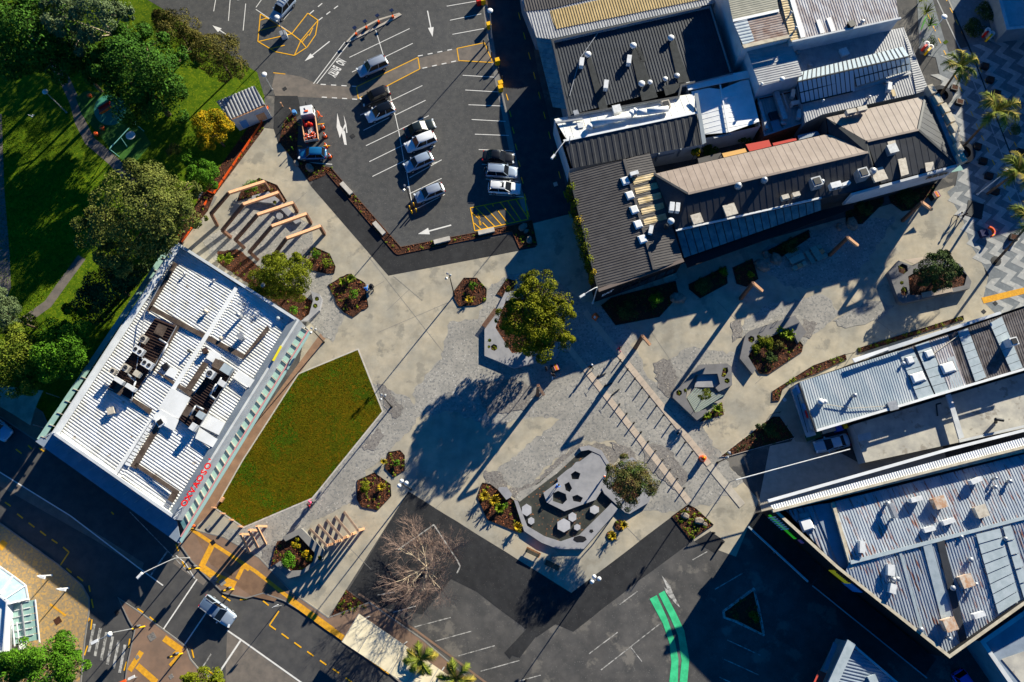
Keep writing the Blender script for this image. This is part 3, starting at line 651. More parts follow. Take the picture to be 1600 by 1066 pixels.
def flat(e, name, pts, m, th=0.05, zoff=0.0):
    V = [P(*p) for p in pts]; n = sum(((V[i]-V[0]).cross(V[(i+1) % len(V)]-V[0]) for i in range(len(V))), Vector())
    if n.z < 0: V = V[::-1]
    dz = Vector((0, 0, zoff)); t = Vector((0, 0, th)); k = len(V)
    vs = [v+dz for v in V]+[v+dz+t for v in V]
    fs = [tuple(range(k, 2*k)), tuple(range(k-1, -1, -1))]+[(i, (i+1) % k, k+(i+1) % k, k+i) for i in range(k)]
    return MB().add(vs, fs).build(name, m, e)
def bar(e, name, a, b, w, h, m, z=None):
    p, q = (P(*a), P(*b)); return MB().beam(p, q, w, h).build(name, m, e)
def vent(e, px, z, r, h, m=None, style='dome', rz=0.3):
    p = P(px[0], px[1], z+h)-Vector((0, 0, h)); b = MB()
    if style == 'dome': b.lathe(p, [(r*0.6, -0.1), (r*0.6, h*0.5), (r, h*0.55), (r*1.0, h*0.75), (r*0.7, h*0.95), (r*0.15, h)], 12)
    elif style == 'pipe': b.tube(p-Vector((0, 0, .2)), p+Vector((0, 0, h)), r, r, 10); b.lathe(p+Vector((0, 0, h)), [(r*1.5, 0), (r*1.5, .06), (r*.3, .2)], 10)
    elif style == 'box': b.box(p+Vector((0, 0, h/2)), (2*r, 2*r, h), rz); b.box(p+Vector((0, 0, h+.04)), (2.3*r, 2.3*r, .08), rz)
    elif style == 'chim': b.box(p+Vector((0, 0, h/2)), (2*r, 2*r, h), rz); b.box(p+Vector((0, 0, h+.03)), (1.4*r, 1.4*r, .1), rz, 1)
    return b.build('chimney' if style == 'chim' else 'roof_vent', [m or GREYM, BLK], e, style in ('dome', 'pipe'))
def skylight(e, px, z, sx, sy, rz, m=None):
    p = P(px[0], px[1], z+.2); b = MB(); b.box((p.x, p.y, z+.1), (sx, sy, .2), rz, 1)
    b.box((p.x, p.y, z+.3), (sx*.96, sy*.96, .22), rz, 0, 0.72)
    return b.build('skylight', [m or R_WHITE2, R_DARKB], e)
NAC = [0]
def ac(px, z, rz, dims, label, fans=0, m=None, legs=0.12):
    sx, sy, sz = dims[0]*.86, dims[1]*.86, dims[2]*.72; p = P(px[0], px[1], z+sz); e = thing('air_conditioner', label, 'air conditioner', (p.x, p.y, z), 'rooftop air-conditioning units')
    MB().box((p.x, p.y, z+legs+sz/2), (sx, sy, sz), rz).box((p.x, p.y, z+legs+sz+.015), (sx*1.03, sy*1.03, .03), rz).build('casing', m or WHITEM, e)
    cs, sn = math.cos(rz), math.sin(rz)
    b = MB()
    for i in (-1, 1):
        b.box((p.x+cs*i*sx*.4, p.y+sn*i*sx*.4, z+legs/2), (.08, sy*.9, legs), rz)
    b.build('foot', GREYM, e)
    for k in range(fans):
        t = 0 if fans == 1 else (k-0.5*(fans-1))*sx/fans; r = min(sy, sx/max(1, fans))*.38
        c = (p.x+cs*t, p.y+sn*t, z+legs+sz+.03)
        f = MB().lathe(c, [(r, 0), (r, .05), (r*.86, .05), (r*.8, .01)], 14).build('fan_guard', FANG, e)
        MB().box((c[0], c[1], c[2]+.035), (r*1.5, .09, .02), rz).box((c[0], c[1], c[2]+.036), (.09, r*1.5, .02), rz).build('fan_blade', BLK, f)
    if not fans:
        q = Vector((p.x-sn*(sy/2+.01)*-1, p.y+cs*(sy/2+.01)*-1, z+legs+sz*.5)); 
        MB().box(q, (sx*.6, .03, sz*.6), rz).build('fan_grille', FANG, e)
    return e
def window(e, a, b, z0, z1, n=1, gap=0.12, fm=None, gm=None, name='window', out=0.05):
    a, b = Vector((a[0], a[1], 0)), Vector((b[0], b[1], 0)); d = (b-a); L = d.length; d.normalize(); nn = Vector((d.y, -d.x, 0)); w = L/n
    rz = math.atan2(d.y, d.x)
    for k in range(n):
        c = a+d*(w*(k+.5))+nn*out; zc = (z0+z1)/2; ww, hh = w-gap, z1-z0; fb = MB()
        for s in (-1, 1):
            q = c+d*(s*(ww/2-.03)); fb.box((q.x, q.y, zc), (.06, .08, hh), rz); fb.box((c.x, c.y, zc+s*(hh/2-.03)), (ww, .08, .06), rz)
        f = fb.build(name, fm or WHITEM, e); MB().box((c.x, c.y, zc), (ww-.1, .03, hh-.1), rz).build('pane', gm or GLASS, f)
def wall_sign(e, name, txt, a, b, z, size, m, extr=0.06, lean=0.0, out=0.08):
    """letters on the wall from a to b (px at height z, read left to right from outside)"""
    p, q = P(*a, z), P(*b, z); d = (q-p); d.z = 0; L = d.length; d.normalize(); p = p+Vector((0, 0, 0)); nn = Vector((d.y, -d.x, 0)); up = Vector((0, 0, 1))*math.cos(lean)-nn*math.sin(lean)
    nf = d.cross(up); M = Matrix(((d.x, up.x, nf.x, 0), (d.y, up.y, nf.y, 0), (d.z, up.z, nf.z, 0), (0, 0, 0, 1)))
    n = len(txt); outl = []
    for k, ch in enumerate(txt):
        if ch == ' ': continue
        c = p+d*(L*(k+.5)/n)+nn*out; Mk = Matrix.Translation(c) @ M
        outl.append(lettering(name, ch, size, Mk, m, e, extr))
    return outl

# ---------------------------------------------------------------- the white-roofed shop building, left
zt = 5.5
b1, r1 = building('shop_building', 'long white ribbed-roof shop building with red letters and glass awning beside the lawn', [(275,377),(468,500),(273,812),(80,677)], zt, W_WHITE, 0.35, 4.6, W_WHITE)
def b1p(u, v, z):  # u along the short side (left to right), v along the long side (top to bottom)
    A, B, C, D = (275,377),(468,500),(273,812),(80,677)
    x = (A[0]*(1-u)+B[0]*u)*(1-v)+(D[0]*(1-u)+C[0]*u)*v; y = (A[1]*(1-u)+B[1]*u)*(1-v)+(D[1]*(1-u)+C[1]*u)*v
    return (x, y, z)
zr = 4.7; dr = ((275,377),(468,500))
rib_roof(b1, 'roof', [b1p(.03,.015,zr), b1p(.55,.015,zr+.42), b1p(.55,.985,zr+.42), b1p(.03,.985,zr)], dr, 0.36, 0.055, R_WHITE)
rib_roof(b1, 'roof', [b1p(.55,.015,zr+.42), b1p(.97,.015,zr), b1p(.97,.985,zr), b1p(.55,.985,zr+.42)], dr, 0.36, 0.055, R_WHITE)
flat(b1, 'ridge_cap', [(367,449,5.2),(372,452,5.2),(246,655,5.2),(240,652,5.2)], R_WHITE2, .12)
flat(b1, 'ridge_cap', [(241,656,5.2),(234,656,5.2),(176,741,5.2),(181,744,5.2)], R_WHITE2, .12)
# sloping grey back of the right-hand parapet, left parapet band
def band(e, name, a0, a1, b1_, b0, m): return flat(e, name, [a0, a1, b1_, b0], m, .04)
flat(b1, 'parapet_back', [b1p(.945,.01,5.05), b1p(.985,.005,5.62), b1p(.985,.995,5.62), b1p(.945,.99,5.05)], W_GREY, .05)
flat(b1, 'parapet_back', [b1p(.01,.005,5.62), b1p(.05,.01,5.2), b1p(.05,.985,5.2), b1p(.01,.995,5.62)], W_WHITE, .05)
for pts in ([(228,484),(233,488),(278,413),(271,409)], [(232,484),(380,562),(384,555),(237,478)], [(272,506),(281,511),(241,580),(234,574)], [(234,574),(241,578),(304,614),(300,622)], [(380,562),(422,515),(418,509),(384,552)],
            [(202,624),(206,620),(238,640),(234,648)], [(246,660),(253,664),(213,733),(204,729)], [(210,728),(277,774),(281,768),(214,723)], [(278,774),(270,768),(262,781),(270,786)], [(318,565),(326,569),(298,612),(291,606)]):
    flat(b1, 'box_gutter', [(x, y, 5.18) for x, y in pts], R_BROWN, .1)
def slatted(e, quad, n, z, m=R_DKBR):
    a, b, c, d = (P(x, y, z) for x, y in quad)
    flat(e, 'plant_deck', [(x, y, z-.12) for x, y in quad], R_DKBR, .06)
    for k in range(n):
        t = (k+.5)/n; MB().beam(a.lerp(d, t), b.lerp(c, t), .09, .10).build('deck_slat', m, e)
slatted(b1, [(243,497),(275,510),(205,626),(168,608)], 30, 5.45); slatted(b1, [(337,566),(367,580),(306,676),(279,655)], 26, 5.45)
flat(b1, 'roof_deck', [(239,655,5.35),(252,640,5.35),(280,656,5.35),(272,674,5.35)], R_WHITE2, .15); flat(b1, 'roof_deck', [(247,640,5.35),(268,606,5.35),(298,622,5.35),(280,655,5.35)], R_WHITE2, .1)
for q in ([(329,547),(347,556),(338,570),(322,560)], [(364,590),(372,580),(398,594),(390,606)], [(311,665),(322,645),(352,661),(342,680)], [(305,685),(312,668),(345,690),(334,700)], [(258,585),(266,573),(279,580),(272,592)]): flat(b1, 'roof_sheet', [(x, y, 5.25) for x, y in q], R_WHITE2, .06)
for a, b in (((226,489),(206,626)),((206,626),(170,606)),((270,410),(226,489))): bar(b1, 'conduit', (*a, 5.5), (*b, 5.5), .08, .08, GREYM)
for a, b in (((276,509),(242,572)),((366,578),(306,676)),((238,655),(196,722))): bar(b1, 'guard_rail', (*a, 5.9), (*b, 5.9), .07, .07, GREYM)
for i in range(12): bar(b1, 'roof_step', (231-3.1*i-1, 664+5.4*i, 5.3), (231-3.1*i+6, 664+5.4*i+3.5, 5.3), .35, .08, R_WHITE2)
vent(b1, (287,427), 4.9, .16, .5); vent(b1, (333,437), 4.9, .16, .5); vent(b1, (320,486), 5.1, .3, .6, OFFW); vent(b1, (410,445), 4.9, .3, .5); vent(b1, (434,497), 4.9, .28, .4, R_BLUEF)
vent(b1, (375,525), 4.9, .32, 1.0, GREYM, 'box', .6); vent(b1, (372,492), 4.9, .22, 1.3, GREYM, 'pipe'); vent(b1, (173,642), 4.9, .36, .5, OFFW, 'box'); vent(b1, (250,660), 5.3, .45, .35, R_WHITE2, 'chim', .6); vent(b1, (258,573), 5.1, .42, .3, R_DARKB, 'chim', .6); vent(b1, (344,528), 5.1, .25, .5, OFFW)
vent(b1, (320,548), 5.2, .28, .5, R_DKBR, 'box', .5); vent(b1, (295,548), 5.0, .14, .7, R_DARKB, 'pipe')
wt = [('beige casing, top of the left-hand column', (224,530), (1.0,1.1,.7), 1, OFFW), ('white twin-fan box beside the conduit', (216,548), (1.6,1.1,.9), 2, WHITEM), ('white twin-fan box at the right edge of the dark deck', (230,569), (1.6,1.1,.9), 2, WHITEM),
      ('beige single-fan box in the middle of the deck', (196.5,575), (1.1,1.0,.8), 1, OFFW), ('small dark beige box at the far left of the deck', (176.5,580), (.9,.8,.7), 1, OFFW), ('slim white box, lower left of the deck', (186,595), (1.5,.6,.9), 0, WHITEM),
      ('slim white box, lowest on the dark deck', (204,605.5), (1.5,.6,.9), 0, WHITEM), ('cream hooded box in the dark deck centre', (214,584), (.9,.8,1.0), 0, OFFW)]
for lb, px, dm, fn, mm in wt: ac(px, 5.5, rad(-33), dm, 'rooftop unit: '+lb+', white shop roof', fn, mm)
wt = [('white box with one fan at the upper left of the right-hand dark deck', (328,584), (1.2,1.2,1.0), 1, WHITEM), ('largest white hood at the top of the right-hand dark deck', (354,577), (1.5,1.2,.8), 0, R_BLUEF), ('small white box at the right edge of the right-hand deck', (347,599), (1.1,.8,.8), 0, WHITEM),
      ('pale blue box near the foot of the right-hand deck', (314,649), (1.1,.9,.8), 0, R_BLUEF), ('upright white box at the bottom tip of the right-hand deck', (302,667), (.8,1.0,.9), 0, WHITEM)]
for lb, px, dm, fn, mm in wt: ac(px, 5.5, rad(-33), dm, 'rooftop unit: '+lb, fn, mm)
for q in ([(240,520),(248,505),(262,511),(254,527)], [(330,572),(337,560),(352,567),(345,580)], [(284,648),(292,634),(308,641),(300,656)], [(176,612),(184,598),(196,604),(188,619)]): flat(b1, 'stained_panel', [(x, y, 5.52) for x, y in q], R_BROWN, .05)
for pts in ([(249,530),(262,538),(250,560)], [(200,585),(212,596),(206,612)], [(338,600),(328,618),(336,624)], [(318,640),(306,634),(296,650)], [(222,560),(236,580)], [(346,590),(334,612)]): MB().path([P(x, y, 5.9) for x, y in pts], .13, 7).build('duct', GREYM, b1, True)
# signs, glass awning with frames, red pipe
wall_sign(b1, 'sign_letter', "OXVAOSO'", (285,790.5), (333,714), 6.0, 1.05, SIGN_R, .14, rad(38), 0.0)
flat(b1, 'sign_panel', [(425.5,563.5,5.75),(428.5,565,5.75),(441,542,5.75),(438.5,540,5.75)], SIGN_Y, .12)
aw0 = [(x, y, 3.3) for x, y in ((476,505),(497,518),(303,838),(283,823))]
for i in range(24):
    t0, t1 = i/24, (i+.93)/24
    q = lambda a, b, t: (a[0]+(b[0]-a[0])*t, a[1]+(b[1]-a[1])*t, 3.3)
    A, B, C, D = [(467.5,509),(481.5,518),(288,831),(279,812)]
    m_ = GLASS_G if i not in (12, 23) else GLASS_T
    flat(b1, 'awning_pane', [q(A, D, t0), q(B, C, t0), q(B, C, t1), q(A, D, t1)], m_, .03)
    bar(b1, 'awning_bracket', (*q(A, D, t0)[:2], 3.42), (*q(B, C, t0)[:2], 3.42), .1, .12, OFFW)
flat(b1, 'awning_edge', [(482,518,3.3),(487,518,3.3),(284,849,3.3),(280,843,3.3)], mat('awning_fascia', S(150,184,180), rough=.4), .06)
bar(b1, 'sprinkler_pipe', (482,516,3.6), (282.5,839,3.6), .14, .14, PINK)
# awning round the street side
flat(b1, 'street_awning', [(56,690,3.2),(84,674,3.2),(277,815,3.2),(283,847,3.2),(279,849,3.2)], R_BLUE2, .1)
for i in range(12): bar(b1, 'awning_bracket', (70+17.5*i, 684+12.7*i, 3.36), (77+17.5*i, 679+12.7*i, 3.36), .09, .1, GREYM)
flat(b1, 'side_awning', [(58,686,3.2),(66,690,3.2),(266,392,3.2),(260,386,3.2)], GLASS_G, .06)
for i in range(16): bar(b1, 'awning_bracket', (64+12.6*i, 682-18.6*i, 3.3), (73+12.6*i, 685-18.6*i, 3.3), .09, .12, OFFW)
rg = ccw(r1); fc = X(PL([(273,812),(468,500)], zt)); window(b1, fc[0], fc[1], .4, 2.8, 18)
fc = X(PL([(80,677),(273,812)], zt)); window(b1, fc[0], fc[1], .4, 2.8, 10)

# ---------------------------------------------------------------- black-roofed hall with vents, top
b2, r2 = building('black_roof_building', 'large building with charcoal ribbed roof, rooftop vents and glassed left edge', [(862,62),(1112,6),(1146,114),(1066,134),(1062,152),(888,182)], 4.65, W_GREY, 0.25, 4.05, R_DARKB)
rib_roof(b2, 'roof', [(864,64,4.05),(1111,9,4.05),(1144,113,4.05),(890,180,4.05)], ((870,67),(897,175)), .42, .06, R_BLACK)
for q in ([(916,92),(923,90),(950,170),(937,173)], [(993,76),(1000,74),(1008,95),(1000,98)], [(985,80),(996,77),(1028,152),(1003,158)], [(1045,65),(1054,63),(1078,128),(1062,140)], [(1036,135),(1070,128),(1072,140),(1040,150)]): flat(b2, 'walkway_mat', [(x, y, 4.17) for x, y in q], R_BLKP, .04)
strip_pts = [(837,59),(860,62),(888,172),(864,168)]
for i in range(14):
    t0, t1 = i/14, (i+.92)/14; A, B, C, D = [Vector(p) for p in strip_pts]
    q = [A.lerp(D, t0), B.lerp(C, t0), B.lerp(C, t1), A.lerp(D, t1)]
    flat(b2, 'glass_panel', [(q[0].x, q[0].y, 3.05), (q[1].x, q[1].y, 4.35), (q[2].x, q[2].y, 4.35), (q[3].x, q[3].y, 3.05)], GLASS_T, .05)
for px in ((919,83),(990,69),(1049,57)): vent(b2, px, 4.05, .48, .9, WHITEM)
vent(b2, (1003,129), 4.05, .48, .8, WHITEM); vent(b2, (1016,127), 4.05, .36, .7, WHITEM); vent(b2, (1040,122), 4.05, .36, .6, WHITEM); vent(b2, (1058,117), 4.05, .44, .6, GREYM)
for px, lb in (((909,97),'upper left, beside the first round vent'),((983,93),'centre of the roof'),((947,132),'lower centre, nearest the white ridge')): ac(px, 4.05, rad(80), (1.5,.7,1.2), 'white rooftop air-conditioning unit on the charcoal roof, '+lb, 0)
bar(b2, 'conduit', (934,52,4.25), (906,92,4.25), .08, .08, GREYM); bar(b2, 'conduit', (906,92,4.25), (890,150,4.25), .08, .08, GREYM)
b2n, _ = building('zinc_tan_building', 'building at the top edge with zinc ribbed roof and wide tan rooflight band', [(800,-110),(1100,-160),(1127,3),(1112,5),(861,61),(838,59),(815,0)], 2.8, W_GREY, 0.0)
rib_roof(b2n, 'roof', [(800,-110,2.82),(1085,-160,2.82),(1127,3,2.82),(861,61,2.82),(838,59,2.82),(815,0,2.82)], ((870,0),(884,50)), .40, .055, R_GREY)
rib_roof(b2n, 'rooflight', [(859,17,2.9),(1000,-14,2.9),(1090,-36,2.9),(1108,-3,2.9),(867,46,2.9)], ((870,0),(884,50)), .40, .055, R_TAN)
rib_roof(b2n, 'roof_band', [(815,-40,2.9),(1085,-90,2.9),(1089,-42,2.9),(859,14,2.9),(820,18,2.9)], ((870,0),(884,50)), .40, .055, R_DARK)

# ---------------------------------------------------------------- half white, half dark gable
b3, r3 = building('duct_roof_building', 'gabled building, white upper slope with big ducts and dark ribbed lower slope', [(866,186),(1062,150),(1085,148),(1098,226),(890,264)], 4, W_WHITE, 0.0)
rib_roof(b3, 'roof', [(866,186,4.05),(1062,150,4.05),(1085,147,4.05),(1088,176,5),(881,220,5)], ((881,190),(887,216)), 1.0, .03, R_WHITE, 'seam')
rib_roof(b3, 'roof', [(881,220,5),(1088,176,5),(1098,226,4.05),(890,264,4.05)], ((881,220),(890,262)), 1.0, .035, R_DARKB)
flat(b3, 'ridge_cap', [(880,219,5.02),(1089,175,5.02),(1089,178,5.02),(881,222,5.02)], R_WHITE2, .1)
flat(b3, 'gable_parapet', [(1085,147,5.1),(1090,147,5.1),(1103,224,5.1),(1097,227,5.1)], W_GREY, .2)
for pts in ([(920,201),(923,195),(985,181),(988,174)], [(989,172),(995,176),(1010,175),(1044,170)]):
    MB().path([P(x, y, 5.3) for x, y in pts], .42, 10).build('duct', WHITEM, b3, True)
vent(b3, (964,170), 4.5, .5, .8, WHITEM, 'box', .2); vent(b3, (1041,162), 4.4, .55, .6, OFFW, 'chim', .2); vent(b3, (907,196), 4.5, .35, .3, WHITEM, 'box', .2)
bar(b3, 'roof_rail', (868,192,4.7), (910,186,4.7), .25, .25, GREYM); vent(b3, (900,176), 4.4, .3, .5, GREYM, 'box')
# verandah beam over the courtyard
b3v = MB().beam(P(1015,246,3), P(1099,226,3), .5, .35).beam(P(1024,252,2.0), P(1030,240,4.1), .2, .2).beam(P(1058,244,2.0), P(1064,233,4.1), .2, .2).build('verandah_frame', W_GREY, b3)

# ---------------------------------------------------------------- bright white flat roof
b4, r4 = building('white_roof_building', 'low building with bright white seamed roof and one central ridge', [(1072,130),(1168,111),(1188,197),(1098,217)], 4, W_WHITE, 0.0)
rib_roof(b4, 'roof', [(1080,143,4.02),(1125,134,4.3),(1138,207,4.3),(1098,216,4.02)], ((1085,150),(1125,141)), .75, .03, R_WHITE2, 'seam')
rib_roof(b4, 'roof', [(1125,134,4.3),(1170,124,4.02),(1188,197,4.02),(1138,207,4.3)], ((1085,150),(1125,141)), .75, .03, R_WHITE2, 'seam')
flat(b4, 'parapet', [(1072,130,4.2),(1168,111,4.2),(1171,122,4.2),(1075,142,4.2)], R_WHITE2, .15); flat(b4, 'ridge_cap', [(1124,133,4.45),(1126,133,4.45),(1139,207,4.45),(1137,207,4.45)], R_WHITE2, .15)
bar(b4, 'gutter', (1115,216,3.9), (1142,210,3.9), .2, .2, GREYM)

# ---------------------------------------------------------------- tall pair at the top: brown and rusty white roofs
b5, r5 = building('brown_roof_building', 'tall narrow building with mossy and rust-brown roof halves and a blue-grey tarpaulin', [(1127,-40),(1205,-60),(1234,57),(1160,75)], 7.3, W_WHITE, 0.0)
rib_roof(b5, 'roof', [(1130,-40,7.32),(1204,-60,7.32),(1217,17,7.6),(1145,33,7.6)], ((1150,25),(1200,14)), .36, .04, R_MOSS, 'corr')
rib_roof(b5, 'roof', [(1145,33,7.6),(1217,17,7.6),(1232,56,7.32),(1161,73,7.32)], ((1150,25),(1200,14)), .36, .04, R_RUSTB, 'corr')
rib_roof(b5, 'roof_sheet', [(1146,36,7.7),(1167,30,7.7),(1179,64,7.55),(1161,71,7.55)], ((1150,25),(1200,14)), .5, .06, R_BLUE, 'corr')
flat(b5, 'ridge_cap', [(1145,31,7.65),(1217,15,7.65),(1217,19,7.65),(1145,35,7.65)], R_WHITE2, .1); flat(b5, 'parapet', [(1159,72,7.4),(1237,55,7.4),(1236,60,7.4),(1162,77,7.4)], W_CREAM, .25)
b6, r6 = building('rusty_white_building', 'tall building at top with white rust-stained ribbed roof and two bright rooflights', [(1204,-60),(1390,-60),(1405,29),(1236,66)], 7.1, W_WHITE, 0.0)
rib_roof(b6, 'roof', [(1228,-50,7.15),(1392,-60,7.15),(1404,28,7.12),(1256,60,7.12)], ((1290,0),(1306,50)), .36, .05, R_MIXED)
rib_roof(b6, 'roof', [(1208,-50,7.15),(1228,-50,7.15),(1256,60,7.12),(1236,65,7.12)], ((1300,50),(1320,46)), .4, .06, R_CRM, 'corr')
flat(b6, 'ridge_cap', [(1228,-20,7.2),(1235,-20,7.2),(1258,58,7.2),(1251,60,7.2)], R_WHITE2, .12)
for q in ([(1275,32),(1281,30),(1289,51),(1282,53)], [(1291,29),(1298,27),(1305,48),(1299,50)]): flat(b6, 'rooflight', [(x, y, 7.25) for x, y in q], R_WHITE2, .05)
bar(b6, 'parapet', (1237,66,7.2), (1407,29,7.2), .25, .35, W_WHITE); vent(b6, (1331,37), 7.1, .4, .5, BLK, 'box', .4); vent(b6, (1349,32), 7.1, .3, .4, GREYM)
vent(b6, (1236,19), 7.1, .14, .9, GREYM, 'pipe'); vent(b6, (1244,43), 7.1, .14, .9, GREYM, 'pipe')
b6b, _ = building('small_zinc_building', 'small box building with zinc ribbed roof below the rust-brown roof', [(1167,80),(1236,66),(1254,118),(1187,135)], 6.1, W_WHITE, 0.0)
rib_roof(b6b, 'roof', [(1167,80,6.12),(1236,66,6.12),(1254,118,6.12),(1187,135,6.12)], ((1190,130),(1250,117)), .36, .045, R_GREY)
vent(b6b, (1223,122), 6.1, .35, .6, WHITEM); vent(b6b, (1191,130), 6.1, .2, .4, WHITEM)

# ---------------------------------------------------------------- zinc roof with the glass lantern
b7, r7 = building('lantern_building', 'zinc-roofed building with a long glazed lantern skylight', [(1240,77),(1412,43),(1452,142),(1285,179),(1258,192)], 4.5, W_GREY, 0.0)
rib_roof(b7, 'roof', [(1240,77,4.52),(1412,43,4.52),(1452,142,4.52),(1285,179,4.52),(1258,192,4.52)], ((1330,110),(1342,150)), .36, .045, R_GREY)
rib_roof(b7, 'roof_edge', [(1412,44,4.65),(1424,80,4.65),(1452,141,4.65),(1432,146,4.65)], ((1420,100),(1445,94)), .36, .05, R_GREY)
flat(b7, 'flashing', [(1331,140,4.7),(1422,112,4.7),(1424,115,4.7),(1333,144,4.7)], R_GREY, .1)
N_ = 24
for i in range(N_):
    t0, t1 = i/N_, (i+.9)/N_
    def L2(a, b, t, z): return (a[0]+(b[0]-a[0])*t, a[1]+(b[1]-a[1])*t, z)
    flat(b7, 'glass_pane', [L2((1250,113),(1411,73),t0,5.6), L2((1250,113),(1411,73),t1,5.6), L2((1247,128),(1421,88),t1,6.4), L2((1247,128),(1421,88),t0,6.4)], GLASS_L, .03)
    lo_ = L2((1252,161),(1424,109),t1,4.8) if i > 11 else L2((1252,161),(1420,124),t1,4.8)
    lo0 = L2((1252,161),(1424,109),t0,4.8) if i > 11 else L2((1252,161),(1420,124),t0,4.8)
    flat(b7, 'glass_pane', [L2((1247,128.5),(1421,88.5),t0,6.4), L2((1247,128.5),(1421,88.5),t1,6.4), lo_, lo0], GLASS_L, .03)
    bar(b7, 'mullion', L2((1250,113),(1411,73),t0-.004,5.65), L2((1247,128),(1421,88),t0-.004,6.45), .1, .1, W_DARK); bar(b7, 'mullion', L2((1247,128),(1421,88),t0-.004,6.45), lo0, .1, .1, W_DARK)
bar(b7, 'lantern_ridge', (1246,128,6.5), (1422,88,6.5), .16, .14, W_DARK); bar(b7, 'lantern_rail', (1250,145,5.65), (1421,100,5.65), .1, .1, W_DARK); bar(b7, 'lantern_rail', (1252,162,4.85), (1332,143,4.85), .14, .14, W_DARK)
vent(b7, (1319,81), 4.5, .5, .5, WHITEM, 'box', .3); vent(b7, (1266,100), 4.5, .3, .4, GREYM); vent(b7, (1248,80), 4.5, .3, .4, GREYM); vent(b7, (1287,156), 4.5, .18, .6, WHITEM); vent(b7, (1360,150), 4.5, .2, .6, WHITEM); vent(b7, (1387,126), 4.5, .3, .7, GREYM)
ac((1390,135), 4.5, rad(75), (1.4,.6,1.2), 'white air-conditioning unit on the zinc roof below the lantern', 0)
flat(b7, 'roof_walkway', [(1392,141,4.65),(1397,140,4.65),(1400,150,4.65),(1395,151,4.65)], R_CRM, .04)
b8, _ = building('plant_roof_building', 'small zinc-roofed annexe crowded with ducts beside the white roof', [(1183,152),(1243,139),(1262,190),(1194,213)], 3.3, W_BRICK, 0.25, 2.9, W_GREY)
rib_roof(b8, 'roof', [(1185,154,2.9),(1242,141,2.9),(1260,189,2.9),(1195,210,2.9)], ((1210,160),(1222,200)), .36, .05, R_GREY)
flat(b8, 'roof_panel', [(1203,190,3.1),(1216,186,3.1),(1222,203,3.1),(1209,207,3.1)], R_BLUE2, .05); bar(b8, 'duct', (1212,145,3.7), (1226,188,3.7), .7, .7, GREYM); bar(b8, 'duct', (1186,160,3.5), (1198,202,3.5), .4, .4, GREYM); bar(b8, 'conduit', (1223,146,4.3), (1232,170,4.3), .12, .12, GREYM)
vent(b8, (1210,180), 2.9, .6, .5, R_DARKB, 'chim', .2); vent(b8, (1196,190), 2.9, .25, .7, WHITEM); vent(b8, (1225,190), 2.9, .4, .8, GREYM)
ac((1239,146), 2.9, rad(75), (1.4,.6,1.0), 'upright white air-conditioning unit at the top corner of the duct-filled annexe roof', 0); ac((1243,161), 2.9, rad(10), (1.4,.7,1.0), 'wide white air-conditioning unit in the middle of the duct-filled annexe roof', 0); ac((1249,178), 2.9, rad(75), (1.6,.6,1.0), 'lower white air-conditioning unit on the duct-filled annexe roof', 0)

# ---------------------------------------------------------------- dark cafe building with five white skylights
b9, r9 = building('dark_cafe_building', 'dark ribbed-roof cafe with five white skylights and tan rooflight bands', [(889,271),(1015,238),(1068,406),(935,453)], 5.0, W_BLACK, 0.0)
rg9 = ((930,380),(1050,350))
rib_roof(b9, 'roof', [(890,271,5.02),(975,249,5.4),(1022,422,5.4),(936,452,5.02)], rg9, .36, .045, R_DARK)
rib_roof(b9, 'roof', [(975,249,5.4),(1015,239,5.02),(1067,406,5.02),(1022,422,5.4)], rg9, .36, .045, R_DARK)
flat(b9, 'ridge_cap', [(973,250,5.42),(977,249,5.42),(1024,421,5.42),(1020,422,5.42)], R_DARK, .14)
bar(b9, 'fascia', (935,454,5.05), (1068,407,5.05), .45, .2, mat('brown_fascia', S(112,98,90), rough=.7)); bar(b9, 'fascia', (889,271,5.05), (935,454,5.05), .2, .2, W_DARK)
for i, (px, py) in enumerate(((977,283),(984,305.5),(991,328),(997,351),(1004,374))): skylight(b9, (px, py), 5.3, 1.15, 1.25, rad(17))
for (a, b) in (((989,284),(1022,275)),((992.5,299),(1029,289)),((997,315),(1033,305)),((1002,331),(1037,321)),((1006,347),(1041,338))):
    A, B = Vector(a), Vector(b); u = Vector((1.5, 4.6)); rib_roof(b9, 'rooflight', [(*(A-u), 5.44), (*(B-u), 5.12), (*(B+u), 5.12), (*(A+u), 5.44)], rg9, .36, .045, R_CRM)
ac((991,271), 5.3, rad(15), (1.3,.6,.9), 'white air-conditioning unit at the top end of the dark cafe roof', 0); ac((1017,359), 5.2, rad(75), (1.3,.6,.9), 'white air-conditioning unit on the dark cafe roof beside the lowest skylight', 0)
wall_sign(b9, 'sign_letter', 'EAT', (939,461), (957,452), 4.2, 1.1, SIGN_W, .08, 0, .1)
for t in (.3, .5, .7): 
    a = r9[0]
fc = X(PL([(935,453),(1068,406)], 5.0)); window(b9, Vector(fc[0]).lerp(Vector(fc[1]), .3), Vector(fc[0]).lerp(Vector(fc[1]), .95), .3, 2.8, 6, fm=W_DARK)

